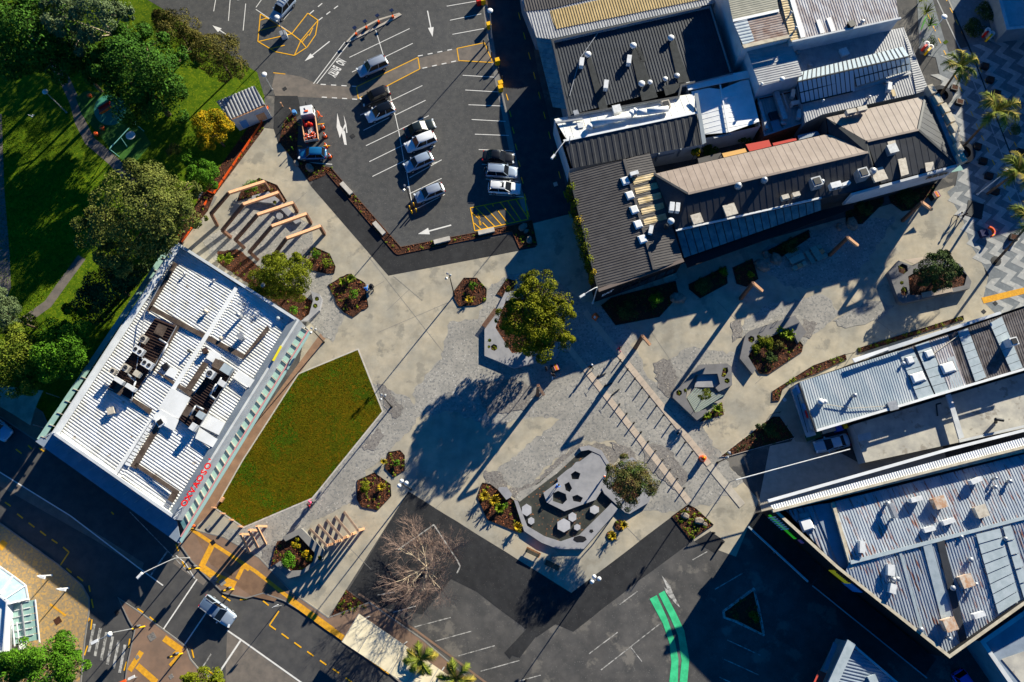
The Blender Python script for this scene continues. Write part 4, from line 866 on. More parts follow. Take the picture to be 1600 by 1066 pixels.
# ---------------------------------------------------------------- long hip-roofed hall
b10, r10 = building('hip_roof_building', 'long building with taupe and slate hip roofs, glass side canopy and white end wall', [(1022,272),(1293,208),(1290,184),(1447,150),(1494,256),(1332,300),(1285,308),(1057,359)], 5.5, W_DARK, 0.0)
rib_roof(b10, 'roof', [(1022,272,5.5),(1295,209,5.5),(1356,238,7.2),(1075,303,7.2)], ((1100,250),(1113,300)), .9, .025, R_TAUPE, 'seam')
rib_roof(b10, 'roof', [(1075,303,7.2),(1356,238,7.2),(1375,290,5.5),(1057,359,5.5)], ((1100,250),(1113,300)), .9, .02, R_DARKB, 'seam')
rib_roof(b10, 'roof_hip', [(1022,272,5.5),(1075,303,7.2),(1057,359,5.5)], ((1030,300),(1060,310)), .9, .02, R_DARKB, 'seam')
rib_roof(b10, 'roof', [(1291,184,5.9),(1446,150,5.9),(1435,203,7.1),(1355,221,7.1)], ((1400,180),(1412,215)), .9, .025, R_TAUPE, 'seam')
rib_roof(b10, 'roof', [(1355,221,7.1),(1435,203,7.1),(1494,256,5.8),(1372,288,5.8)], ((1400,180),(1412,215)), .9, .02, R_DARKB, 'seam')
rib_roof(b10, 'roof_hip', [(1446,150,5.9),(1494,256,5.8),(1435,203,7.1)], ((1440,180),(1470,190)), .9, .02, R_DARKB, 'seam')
MB().add([P(1291,184,5.9), P(1355,221,7.1), P(1372,288,5.8), P(1356,239,7.2), P(1295,210,5.5)], [(0, 4, 3, 1), (1, 3, 2)]).build('gable_wall', W_DARK, b10)
for a, b, z0, z1 in (((1022,272),(1075,303),5.55,7.25),((1075,303),(1356,238),7.25,7.25),((1075,303),(1057,359),7.25,5.55),((1355,221),(1435,203),7.15,7.15),((1435,203),(1446,150),7.15,5.95),((1435,203),(1494,256),7.15,5.85)): bar(b10, 'ridge_cap', (*a, z0), (*b, z1), .3, .12, R_DARKB if z0 != z1 else R_TAUPE)
bar(b10, 'gutter', (1056,360,5.5), (1283,309,5.5), .3, .2, WHITEM)
# glass side canopy
for i in range(19):
    t0, t1 = i/19, (i+.88)/19; A, B, C, D = (1057,362),(1283,311),(1284,328),(1069,403)
    q = lambda a, b, t, z: (a[0]+(b[0]-a[0])*t, a[1]+(b[1]-a[1])*t, z)
    flat(b10, 'canopy_panel', [q(A,B,t0,4.6), q(A,B,t1,4.6), q(D,C,t1,3.6), q(D,C,t0,3.6)], GLASS_T, .05)
flat(b10, 'verandah_roof', [(1068,404,3.1),(1284,329,3.1),(1332,318,3.1),(1334,326,3.1),(1074,419,3.1)], W_BLACK, .15)
# white end wall leaning out under the right-hand roof
A, B = P(1330,302,5.75), P(1494,257,5.75); C, D = P(1462,289,2.6), P(1325,319,2.6)
dn = Vector((0, 0, -3.1)); a_, b_ = A, B; nn = (B-A); nn.z = 0; nn.normalize(); out = Vector((nn.y, -nn.x, 0))*.35
MB().add([a_+out+dn, b_+out+dn, b_+out, a_+out, a_+dn, b_+dn, b_, a_], [(0, 1, 2, 3), (5, 4, 7, 6), (3, 2, 6, 7), (0, 4, 5, 1), (1, 5, 6, 2), (4, 0, 3, 7)]).build('end_wall', W_WHITE, b10)
p0, p1 = P(1450,272,5.5), P(1481,264,5.5)
for k in range(11):
    c = p0.lerp(p1, k/10)+out*1.1; MB().box((c.x, c.y, 5.0+.1*math.sin(k*2.3)), (.30 if k % 3 else .16, .05, .55+.15*math.cos(k*1.7)), math.atan2(nn.y, nn.x)).build('sign_letter', BLK, b10)
flat(b10, 'corner_canopy', [(1490,266,3.4),(1500,258,3.4),(1505,266,3.4),(1484,270,3.4)], GLASS_G, .06)
ep = [(1450,143),(1460,158),(1471,172),(1479,187),(1486,203),(1489,218),(1492,233),(1497,249)]
bar(b10, 'side_parapet', (1449,142,5.55), (1496,258,5.55), .6, .8, W_GREY)
for x, y in ep:
    p = P(x+2, y+1, 5.8); MB().box((p.x, p.y, 6.1), (.8, 1.35, 1.0), rad(18)).build('parapet_block', W_CREAM, b10)
# roof plant
for px, st, r_, h_, m_ in (((1155,288),'dome',.5,1.6,GREYM),((1196,279),'dome',.45,1.6,GREYM),((1089,342),'box',.6,.5,OFFW),((1141,328),'box',.7,.5,OFFW),((1277,283),'chim',.65,1.3,GREYM),((1286,282),'dome',.35,1.3,GREYM),((1350,269),'chim',.65,1.6,GREYM),((1366,265),'dome',.5,1.4,GREYM),((1373,273),'box',.8,.5,OFFW),((1049,344),'dome',.45,1.0,WHITEM),((1042,352),'dome',.35,.8,BLK),((1395,232),'box',.55,1.3,GREYM),((1392,220),'chim',.3,.2,OFFW)): vent(b10, px, 6.1 if px[0] < 1380 else 6.2, r_, h_, m_, st, .25)
MB().path([P(1196,304,5.9), P(1268,287,5.9)], .3, 8).build('duct', OFFW, b10, True)
for q in ([(1402,246),(1414,243),(1420,272),(1408,276)], [(1445,255),(1458,253),(1460,265),(1447,269)], [(1385,216),(1397,213),(1400,226),(1388,228)]): flat(b10, 'roof_sheet', [(x, y, 6.3 if x < 1440 and y > 240 else 6.9 if y < 230 else 6.2) for x, y in q], OFFW, .05)
for px, rz, dm, lb in (((1050,323),80,(1.4,.7,1.1),'left one of the pair on the left hip of the slate roof'),((1059,324),80,(1.4,.6,1.1),'right one of the pair on the left hip of the slate roof'),((1227,308),14,(1.1,.7,.9),'left of the two cream boxes along the canopy gutter'),((1244,304),14,(1.1,.7,.9),'right of the two cream boxes along the canopy gutter'),((1302,290),12,(.8,.9,1.2),'left white box of the cluster at the slate eave'),((1310,288),12,(.8,.9,1.2),'middle white box of the cluster at the slate eave'),((1322,287),20,(1.3,.5,1.0),'right white box of the cluster at the slate eave'),((1330,174),12,(1.5,.7,1.0),'left beige box on the upper taupe slope'),((1347,170),12,(1.5,.7,1.0),'right beige box on the upper taupe slope')):
    ac(px, 6.05 if px[1] > 200 else 6.2, rad(rz), dm, 'air-conditioning unit, '+lb, 0, OFFW if 'beige' in lb or 'cream' in lb else WHITEM)

# courtyard canopies north of the hall
def canopy(name, label, quad, z, m, cat='awning'):
    ring = X(PL(quad, z)); c = cen(ring); e = thing(name, label, cat, (c.x, c.y, 0))
    flat(e, 'fabric', [(x, y, z) for x, y in quad], m, .05)
    b = MB()
    for x, y in ring: b.tube((x, y, 0), (x, y, z), .05, .05, 6)
    b.build('post', BLK, e); return e
canopy('courtyard_awning', 'yellow canvas awning in the courtyard above the taupe roof', [(1128,240),(1164,232),(1168,240),(1132,249)], 3.5, TAN_F)
canopy('courtyard_awning', 'larger red canvas awning in the courtyard, left of the small red one', [(1165,226),(1201,219),(1206,230),(1172,239)], 3.6, RED_F)
canopy('courtyard_awning', 'small red canvas awning in the courtyard nearest the brick annexe', [(1207,224),(1243,216),(1246,221),(1209,230)], 3.6, RED_F)
canopy('courtyard_awning', 'blue-white striped courtyard canopy beneath the plant annexe wall', [(1246,212),(1277,205),(1283,213),(1249,221)], 3.4, R_BLUE2)
canopy('courtyard_awning', 'dark ribbed lean-to canopy beside the yellow tree', [(1090,248),(1126,239),(1128,247),(1092,257)], 3.2, R_DARK)

# ---------------------------------------------------------------- pale blue roofed shops, right
b11, r11 = building('blue_roof_building', 'long pale-blue ribbed-roof shop row with square skylights, right of the square', [(1249,597),(1600,478),(1660,560),(1275,672)], 3.8, W_GREY, 0.0)
d11 = ((1400,560),(1428,650))
rib_roof(b11, 'roof', [(1249,597,3.9),(1404,548,3.9),(1436,625,3.85),(1275,672,3.85)], d11, .32, .035, R_BLUE)
rib_roof(b11, 'roof', [(1404,548,3.9),(1660,462,3.9),(1680,550,3.85),(1436,625,3.85)], d11, .32, .035, R_SOOT)
for q, n in (([(1404,549),(1425,543),(1460,618),(1435,625)],5), ([(1430,540),(1451,533),(1483,611),(1462,617)],6), ([(1480,560),(1492,556),(1505,604),(1486,610)],2), ([(1496,518),(1512,513),(1541,590),(1524,597)],7), ([(1546,505),(1565,495),(1598,575),(1580,581)],7)):
    a, b, c, d = (Vector(p) for p in q)
    for k in range(n):
        t0, t1 = k/n, (k+.95)/n; u = [a.lerp(d, t0), b.lerp(c, t0), b.lerp(c, t1), a.lerp(d, t1)]
        flat(b11, 'roof_panel', [(p.x, p.y, 4.0) for p in u], R_BLUEF, .03)
rib_roof(b11, 'roof_band', [(1452,533,4.0),(1481,524,4.0),(1510,602,4.0),(1484,611,4.0)], d11, .32, .035, R_MIXED)
flat(b11, 'parapet', [(1331,561,4.6),(1386,543,4.6),(1388,547,4.6),(1335,567,4.6)], R_WHITE2, .15); flat(b11, 'parapet', [(1386,543,4.6),(1562,487,4.6),(1564,491,4.6),(1388,549,4.6)], W_WHITE, .12)
flat(b11, 'box_gutter', [(1275,671,4.0),(1600,575,4.0),(1600,579,4.0),(1276,675,4.0)], R_WHITE2, .15); bar(b11, 'fascia', (1248,598,4.0), (1275,674,4.0), .15, .25, W_DARK)
for px, sx, sy in (((1422,563),1.0,1.0),((1452,553),1.2,1.0),((1434,590),1.9,1.3),((1481,575),1.9,1.4)): skylight(b11, px, 3.9, sx, sy, rad(14))
vent(b11, (1284,627), 3.9, .4, .9, WHITEM); vent(b11, (1290,627), 3.9, .3, .8, WHITEM); vent(b11, (1337,617), 3.9, .3, 1.0, GREYM); vent(b11, (1585,533), 3.9, .5, 1.5, WHITEM, 'chim', .2); vent(b11, (1413,567), 3.9, .2, .5, WHITEM); vent(b11, (1395,634), 3.9, .5, .3, GREYM, 'box', .2)
bar(b11, 'conduit', (1292,632,4.1), (1330,638,4.1), .08, .08, OFFW); bar(b11, 'conduit', (1330,638,4.1), (1395,634,4.1), .08, .08, OFFW); bar(b11, 'conduit', (1455,556,4.1), (1500,522,4.1), .08, .08, OFFW)
w0, w1 = (Vector(p) for p in X(PL([(1249,597),(1275,672)], 3.8))); w0, w1 = (w0, w1)
dd = (w1-w0); ln = dd.length; dd.normalize(); on = Vector((-dd.y, dd.x)); on = on if on.x < 0 else -on
def wp(t, o): q = w0+dd*(ln*t)+on*o; return q
for t0, t1, z0, z1, m_ in ((.02,.2,1.9,3.2,SIGN_B),(.22,.4,2.0,3.1,OFFW),(.42,.55,2.0,3.1,SIGN_B),(.57,.72,1.9,3.0,SIGN_R),(.75,.95,1.9,3.1,R_BLUEF)):
    a, b = wp(t0, .06), wp(t1, .06); MB().beam((a.x, a.y, (z0+z1)/2), (b.x, b.y, (z0+z1)/2), .06, z1-z0).build('sign_panel', m_, b11)
for t0, t1 in ((.08,.3),(.36,.6),(.66,.92)): window(b11, wp(t1, .0), wp(t0, .0), .5, 1.8, 2) if (wp(t1, 0)-wp(t0, 0)).cross(on) > 0 else window(b11, wp(t0, 0), wp(t1, 0), .5, 1.8, 2)
flat(b11, 'verandah_roof', [(1237,610,2.4),(1247,601,2.4),(1275,680,2.4),(1260,684,2.4)], R_BLUEF, .08); bar(b11, 'railing', (1246,618,2.9), (1262,676,2.9), .06, .06, W_DARK)

b12, r12 = building('membrane_roof_building', 'low building with weathered off-white flat roof below the pale-blue roof', [(1332,664),(1660,565),(1690,650),(1352,723)], 2, W_WHITE, 0.0)
flat(b12, 'roof', [(1332,664,2),(1660,565,2),(1690,650,2),(1352,723,2)], R_CONC, .06)
flat(b12, 'dividing_wall', [(1477,618,2.8),(1484,616,2.8),(1505,684,2.8),(1497,687,2.8)], W_WHITE, .25); flat(b12, 'parapet', [(1497,688,2.3),(1640,655,2.3),(1640,659,2.3),(1498,692,2.3)], W_WHITE, .2)
MB().path([P(1556,660,2.1), P(1556,655,3.2), P(1568,657,3.2)], .2, 8).build('roof_vent', R_DARKB, b12); MB().path([P(1465,650,2.1), P(1463,632,2.5), P(1470,630,2.5)], .1, 6).build('conduit', R_DARKB, b12)
flat(b12, 'roof_patch', [(1340,680,2.08),(1360,675,2.08),(1362,686,2.08),(1342,690,2.08)], R_BLUEF, .02)

# ---------------------------------------------------------------- large rust-streaked roof, lower right
b13, r13 = building('rusty_roof_building', 'largest building at lower right, rust-streaked ribbed roof with signs along its slanted front', [(1207,797),(1600,702),(1720,670),(1720,880),(1600,946),(1484,1029),(1307,888)], 6.8, W_BLACK, 0.35, 6.1, W_CREAM)
d13 = ((1420,870),(1450,960))
rib_roof(b13, 'roof', [(1299,785,6.1),(1720,680,6.1),(1720,778,6.8),(1327,880,6.8)], d13, .34, .05, R_RUST)
rib_roof(b13, 'roof', [(1327,880,6.8),(1720,778,6.8),(1720,880,6.1),(1600,943,6.1),(1484,1024,6.1),(1318,893,6.4)], d13, .34, .05, R_RUST)
flat(b13, 'ridge_cap', [(1328,876,6.9),(1720,776,6.9),(1720,781,6.9),(1329,882,6.9)], R_BLUEF, .12)
rib_roof(b13, 'lower_roof', [(1228,798,5.8),(1286,787,5.8),(1322,890,5.8),(1306,884,5.8)], ((1260,800),(1290,880)), .45, .08, R_RUST); flat(b13, 'lower_roof_valley', [(1270,790,5.95),(1297,786,5.95),(1330,890,5.95),(1312,888,5.95)], R_BLUE2, .05)
flat(b13, 'roof_upstand', [(1297,786,6.2),(1302,785,6.2),(1332,888,6.4),(1327,890,6.4)], W_CREAM, .4)
rib_roof(b13, 'street_canopy', [(1203,790,7.1),(1497,711,7.1),(1720,652,7.1),(1720,668,7.1),(1500,722,7.1),(1210,797,7.1)], ((1300,770),(1304,780)), .3, .05, R_WHITE2, 'corr')
bar(b13, 'gutter', (1200,783,6.8), (1480,703,6.8), .35, .3, R_WHITE2); bar(b13, 'gutter', (1480,703,6.8), (1720,642,6.8), .35, .3, R_WHITE2); bar(b13, 'parapet', (1207,799,7.1), (1720,668,7.1), .3, .4, W_CREAM)
skylight(b13, (1260,820), 5.9, 1.6, 1.5, rad(15)); flat(b13, 'rooflight', [(1248,803,6),(1263,800,6),(1266,809,6),(1251,812,6)], R_GREY, .05)
for q, m_ in (([(1404,862),(1408,861),(1446,996),(1440,992)],R_BLUEF), ([(1442,852),(1455,848),(1486,960),(1475,985)],R_BLUEF), ([(1464,847),(1475,844),(1511,1000),(1500,1004)],R_DARKB)): flat(b13, 'roof_strip', [(x, y, 6.95-(y-850)*.006) for x, y in q], m_, .04)
a, b, c, d = (Vector(p) for p in ((1525,835),(1562,826),(1594,938),(1560,960)))
for k in range(8):
    t0, t1 = k/8, (k+.95)/8; u = [a.lerp(d, t0), b.lerp(c, t0), b.lerp(c, t1), a.lerp(d, t1)]; flat(b13, 'roof_panel', [(p.x, p.y, 6.92-t0*.6) for p in u], R_BLUEF, .03)
a, b, c, d = (Vector(p) for p in ((1567,824),(1579,821),(1612,930),(1600,935)))
for k in range(5):
    t0, t1 = k/5, (k+.95)/5; u = [a.lerp(d, t0), b.lerp(c, t0), b.lerp(c, t1), a.lerp(d, t1)]; flat(b13, 'roof_panel', [(p.x, p.y, 6.92-t0*.6) for p in u], R_BLUEF, .03)
for px, m_ in (((1469,785),RUSTY),((1534,799),OFFW),((1511,908),RUSTY),((1485,976),RUSTY)): vent(b13, px, 6.4, .6, 1.0, m_, 'box', .25)
for px, r_ in (((1504,839),.25),((1519,875),.32),((1491,919),.32),((1527,913),.22),((1573,842),.25),((1398,906),.3),((1404,905),.3),((1441,984),.3),((1485,998),.25),((1389,787),.3),((1580,752),.28),((1557,761),.25),((1558,747),.2),((1395,812),.2)): vent(b13, px, 6.4, r_, .8, GREYM)
MB().box(P(1395,798,7.4), (.45,1.7,.6), rad(15)).build('roof_plant', GREYM, b13)
for px, rz, dm, lb in (((1432,780),12,(1.6,.6,1.0),'upper left slope, below the long white canopy'),((1525,751),20,(1.5,.6,1.0),'top right, nearest the street canopy'),((1452,827),12,(1.5,.6,1.0),'just above the ridge, left of centre'),((1482,815),15,(1.6,.6,1.0),'just above the ridge, right of its neighbour'),((1347,855),80,(1.5,.7,1.1),'far left beside loose planks'),((1392,891),80,(1.4,.9,1.1),'upper one of the stacked pair below the ridge'),((1395,920),70,(1.2,.8,1.0),'lower one of the stacked pair below the ridge'),((1530,961),14,(1.5,.6,1.0),'bottom corner of the roof')):
    ac(px, 6.45, rad(rz), dm, 'white unit on the rust-streaked roof, '+lb, 0)
for k in range(4): bar(b13, 'loose_plank', (1353, 855+2*k, 6.55), (1371-k, 851+4*k, 6.6), .15, .06, TIMB)
# signs on the dark slanted front
def front(t, z, o=.1):
    a, b = P(1207,797,6.8), P(1307,888,6.8); d = (b-a); d.z = 0; n = Vector((d.y, -d.x, 0)).normalized(); n = n if n.x < 0 else -n
    p = a.lerp(b, t)+n*o; return Vector((p.x, p.y, z))
def front2(t, z, o=.1):
    a, b = P(1307,888,6.8), P(1484,1029,6.8); d = (b-a); n = Vector((d.y, -d.x, 0)).normalized(); n = n if n.x < 0 else -n
    p = a.lerp(b, t)+n*o; return Vector((p.x, p.y, z))
def panel(e, fr, t0, t1, z0, z1, m, o=.1, name='sign_panel'): 
    a, b = fr(t0, (z0+z1)/2, o), fr(t1, (z0+z1)/2, o); return MB().beam(a, b, .1, z1-z0).build(name, m, e)
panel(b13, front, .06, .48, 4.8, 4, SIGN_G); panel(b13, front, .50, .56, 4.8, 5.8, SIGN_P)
for k in range(7): panel(b13, front, .09+k*.034, .105+k*.034, 3, 6.1, SIGN_W, .17, 'sign_letter')
for k in range(5): panel(b13, front, .345+k*.024, .355+k*.024, 5.2, 5.6, BLK, .17, 'sign_letter')
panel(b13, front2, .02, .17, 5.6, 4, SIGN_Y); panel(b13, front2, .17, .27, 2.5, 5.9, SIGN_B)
for k in range(8): panel(b13, front2, .035+k*.015, .042+k*.015, 5.8, 6.3, W_DARK, .17, 'sign_letter')
def fx(fr, t, z, o): return tuple(fr(t, z, o))
MB().add([fx(front,-.02,3.4,.2), fx(front,-.02,3.3,2.6), fx(front,1.0,3.3,2.6), fx(front,1.0,3.4,.2)], [(0, 1, 2, 3), (3, 2, 1, 0)]).build('verandah_roof', W_DARK, b13); MB().beam(front(-.02,3.35,2.65), front(.95,3.35,2.65), .2, .25).build('verandah_edge', R_BLUEF, b13)
MB().add([fx(front2,.0,3.4,.2), fx(front2,.0,3.3,2.6), fx(front2,1.03,3.3,2.6), fx(front2,1.03,3.4,.2)], [(0, 1, 2, 3), (3, 2, 1, 0)]).build('verandah_roof', W_DARK, b13); MB().beam(front2(0,3.35,2.65), front2(1.05,3.35,2.65), .12, .15).build('verandah_edge', W_GREY, b13)

# ---------------------------------------------------------------- partial buildings round the edge of the picture
b14, _ = building('blue_shed', 'blue-tinted ribbed roof building cut by the bottom edge, lower right', [(1331,1004),(1420,1080),(1400,1160),(1270,1130)], 4.6, W_GREY, 0.25, 4.3, R_BLUEF)
rib_roof(b14, 'roof', [(1333,1010,4.4),(1420,1082,4.4),(1398,1150,4.4),(1275,1125,4.4)], ((1310,1066),(1390,1085)), .36, .05, R_BLUE2); bar(b14, 'parapet', (1330,1003,4.8), (1275,1125,4.8), 1.0, .3, R_BLUEF); vent(b14, (1364,1062), 4.4, .4, .5, R_BLUEF, 'box')
flat(b14, 'verandah_roof', [(1302,1003,3.0),(1308,1008,3.0),(1292,1048,3.0),(1287,1045,3.0)], R_BLUE2, .1); flat(b14, 'side_canopy', [(1279,1047,3.0),(1291,1052,3.0),(1270,1100,3.0),(1258,1095,3.0)], RED_F, .1)
b15, _ = building('corner_roof_building', 'bottom right corner building with dusky flat roof and pale parapet', [(1531,1002),(1606,950),(1720,900),(1720,1160),(1640,1160)], 4.2, W_GREY, 0.5, 3.9, W_WHITE)
flat(b15, 'roof', [(1533,1003,3.9),(1610,952,3.9),(1718,905,3.9),(1718,1150,3.9),(1640,1150,3.9)], R_BLUE2, .05); flat(b15, 'roof_sheet', [(1565,1030,4.0),(1600,1018,4.0),(1650,1010,4.0),(1640,1100,4.0),(1595,1066,4.0)], R_CONC, .04)
b16, _ = building('corner_block', 'flat-roofed building with pale parapet in the top right corner', [(1545,-60),(1573,47),(1640,40),(1640,-60)], 2.9, W_GREY, 0.5, 2.6, W_WHITE); flat(b16, 'roof', [(1549,-55,2.6),(1576,42,2.6),(1640,35,2.6),(1640,-55,2.6)], R_BLUEF, .05)
b17, _ = building('glasshouse_building', 'white corner building with glass conservatory and glass awning, bottom left', [(-60,880),(-60,1020),(6,1020),(12,940),(0,930)], 4.4, W_WHITE, 0.2, 4.0, R_WHITE2); flat(b17, 'roof', [(-60,885,4.0),(-60,1018,4.0),(5,1018,4.0),(11,941,4.0)], R_WHITE2, .05)
gl = [(-20,872),(0,886),(20,900),(40,915),(44,936)]; gi = [(-35,905),(-18,915),(0,928),(8,936),(13,944)]
for k in range(4):
    flat(b17, 'glass_pane', [(*gl[k], 3.2), (*gl[k+1], 3.2), (*gi[k+1], 4.3), (*gi[k], 4.3)], GLASS_S, .04); bar(b17, 'glazing_bar', (*gl[k+1], 3.3), (*gi[k+1], 4.4), .12, .12, WHITEM); bar(b17, 'glazing_bar', (*gl[k], 3.25), (*gl[k+1], 3.25), .16, .16, WHITEM)
for k in range(6):
    y0, y1 = 945+10.5*k, 945+10.5*(k+.95); flat(b17, 'awning_pane', [(14+1.2*k, y0, 3.2), (55+1.2*k, y0-8, 3.2), (55+1.2*k, y1-8, 3.2), (14+1.2*k, y1, 3.2)], GLASS_G, .04); bar(b17, 'awning_bracket', (15+1.2*k, y0, 3.3), (34+1.2*k, y0-4, 3.3), .08, .08, WHITEM); bar(b17, 'awning_bracket', (36+1.2*k, y0-4, 3.3), (46+1.2*k, y0-6, 3.3), .08, .08, WHITEM)
bar(b17, 'glazing_bar', (55,937,3.3), (62,1005,3.3), .12, .12, WHITEM); bar(b17, 'glazing_bar', (33,940,3.4), (41,1010,3.4), .14, .14, GREYM); bar(b17, 'ladder', (19,968,3.6), (23,1010,3.6), .1, .1, WHITEM); bar(b17, 'ladder', (26,972,3.6), (30,1005,3.6), .1, .1, WHITEM)
b18, _ = building('street_block', 'tall grey block standing beyond the right edge of the picture', [(1655,-190),(1705,140),(1860,100),(1860,-220)], 8.2, W_GREY, 0.4, 7.6); flat(b18, 'roof', [(1658,-186,7.6),(1708,136,7.6),(1856,96,7.6),(1856,-216,7.6)], R_GREY, .05)
hut, _ = building('park_hut', 'small park hut with white and grey ribbed roof beside the orange fence', [(339,160),(398,135),(415,166),(363,187)], 3.0, W_WHITE, 0.0)
rib_roof(hut, 'roof', [(338,159,3.1),(398,134,3.1),(414,163,2.9),(362,186,2.9)], ((370,150),(380,172)), .5, .12, R_GREY)
bar(hut, 'fascia', (362,187,2.8), (415,165,2.8), .15, .2, TIMB)
w0, w1 = (Vector(p) for p in X(PL([(363,187),(415,166)], 3.0))); window(hut, w0.lerp(w1,.1), w0.lerp(w1,.35), .2, 2.1, 1, gm=SIGN_B, name='door'); window(hut, w0.lerp(w1,.6), w0.lerp(w1,.9), .2, 2.1, 1, gm=TIMB, name='door')
# ================================================================ trees and plants
def sph(n):
    d = rng.normal(0, 1, (n, 3)); return d/np.linalg.norm(d, axis=1)[:, None]
def crown_pts(lobes, zc, nb, nl, rb, flat_):
    C, N = [], []; tot = sum(l[3]**2 for l in lobes)
    for (px, py, dz, rp, zr) in lobes:
        z = zc+dz; c = np.array(P(px, py, z)); r = (P(px+rp, py, z)-P(px, py, z)).length; R3 = np.array([r, r, r*zr])
        k = max(5, int(nb*rp*rp/tot)); lv = max(40, int(nl*rp*rp/tot))
        d = sph(k*3); d = d[d[:, 2] > -0.45][:k]; k = len(d)
        bc = c+d*R3*(1-rb*0.75)*rng.uniform(0.78, 1.08, (k, 1)); br = rb*r*rng.uniform(0.6, 1.25, k)
        idx = rng.choice(k, lv, p=br**2/np.sum(br**2)); q = sph(lv)
        outw = d[idx]; fl = np.sum(q*outw, 1) < -0.35; q[fl] *= -1
        C.append(bc[idx]+q*(br[idx]*rng.uniform(0.72, 1.1, lv))[:, None]*np.array([1, 1, flat_])); N.append(q*0.8+outw*0.25+np.array([0, 0, .15]))
        m = lv//4; q = sph(m); C.append(c+q*R3*rng.uniform(0.3, 0.75, (m, 1))); N.append(q+np.array([0, 0, .3]))
    return np.concatenate(C), np.concatenate(N)
def tree(label, lobes, zc, m, nb, nl, leafs, trunk=0.25, name='broadleaf_tree', rb=0.36, bark=None, flat_=0.85, base=None, cat='tree', group=None, lean=0.0):
    lobes = [l if len(l) == 5 else (*l, 0.75) for l in lobes]
    w = max(lobes, key=lambda l: l[3]); c = P(w[0], w[1], zc)
    b0 = Vector((c.x, c.y, 0)) if base is None else P(*base, 0)
    e = thing(name, label, cat, b0, group)
    C, N = crown_pts(lobes, zc, nb, nl, rb, flat_); keep = C[:, 2] > 0.15; C, N = C[keep], N[keep]
    leafmesh('crown', C, N, leafs, m, e)
    b = MB(); mid = b0.lerp(c, 0.5)+Vector((random.uniform(-.3, .3), random.uniform(-.3, .3), 0))
    b.tube(b0-Vector((0, 0, .1)), mid, trunk, trunk*.75, 9); b.tube(mid, c, trunk*.75, trunk*.45, 9)
    for l in lobes:
        q = P(l[0], l[1], zc+l[2]); b.tube(mid.lerp(c, .3), q, trunk*.45, trunk*.15, 6)
        for k in range(3):
            a = random.uniform(0, 6.28); rr = (P(l[0]+l[3], l[1], zc)-P(l[0], l[1], zc)).length*.75
            b.tube(q, q+Vector((math.cos(a)*rr, math.sin(a)*rr, random.uniform(0, .5)*rr)), trunk*.18, trunk*.05, 5)
    b.build('trunk', bark or BARK, e, True); return e
def shrub(label, px, rp, h, m, n=260, leafs=0.16, name='shrub', z0=0.0, group=None, cat='shrub', zr=None):
    p = P(px[0], px[1], z0+h*.55); r = (P(px[0]+rp, px[1], h)-P(px[0], px[1], h)).length
    k = 9; d = sph(k); d[:, 2] = np.abs(d[:, 2]); bc = np.array([p.x, p.y, z0+h*.45])+d*np.array([r*.62, r*.62, h*.35])
    idx = rng.integers(0, k, n); q = sph(n); q[:, 2] = np.abs(q[:, 2])*.9
    C = bc[idx]+q*np.array([r*.42, r*.42, h*.3])*rng.uniform(.6, 1.1, (n, 1)); C[:, 2] = np.maximum(C[:, 2], z0+.05)
    o = leafmesh(name, C, q+np.array([0, 0, .3]), leafs, m, None, (p.x, p.y, z0)); return tag(o, label, cat, group)
def blades(label, px, rp, h, m, n=26, z0=0.0, w=0.07, name='flax_plant', group=None, cat='plant', sag=0.5, twist=0.0):
    p = P(px[0], px[1], z0); r = (P(px[0]+rp, px[1], 0)-P(px[0], px[1], 0)).length; b = MB()
    for k in range(n):
        a = 6.283*k/n+random.uniform(-.2, .2); L = r*random.uniform(.6, 1.1); hh = h*random.uniform(.6, 1.1); pv = None
        d = Vector((math.cos(a), math.sin(a), 0)); u = Vector((-d.y, d.x, 0)); S4 = 4
        ring = []
        for i in range(S4+1):
            t = i/S4; q = p+d*(L*t)+Vector((0, 0, .05+hh*(math.sin(t*math.pi*(.5+sag*.45)))))
            ww = w*(1-.85*t)*(.6+.8*min(1, t*3)); ring.append((q-u*ww, q+u*ww))
        for i in range(S4): b.add([ring[i][0], ring[i+1][0], ring[i+1][1], ring[i][1]], [(0, 1, 2, 3)])
    o = b.build(name, m, None, origin=p); return tag(o, label, cat, group)
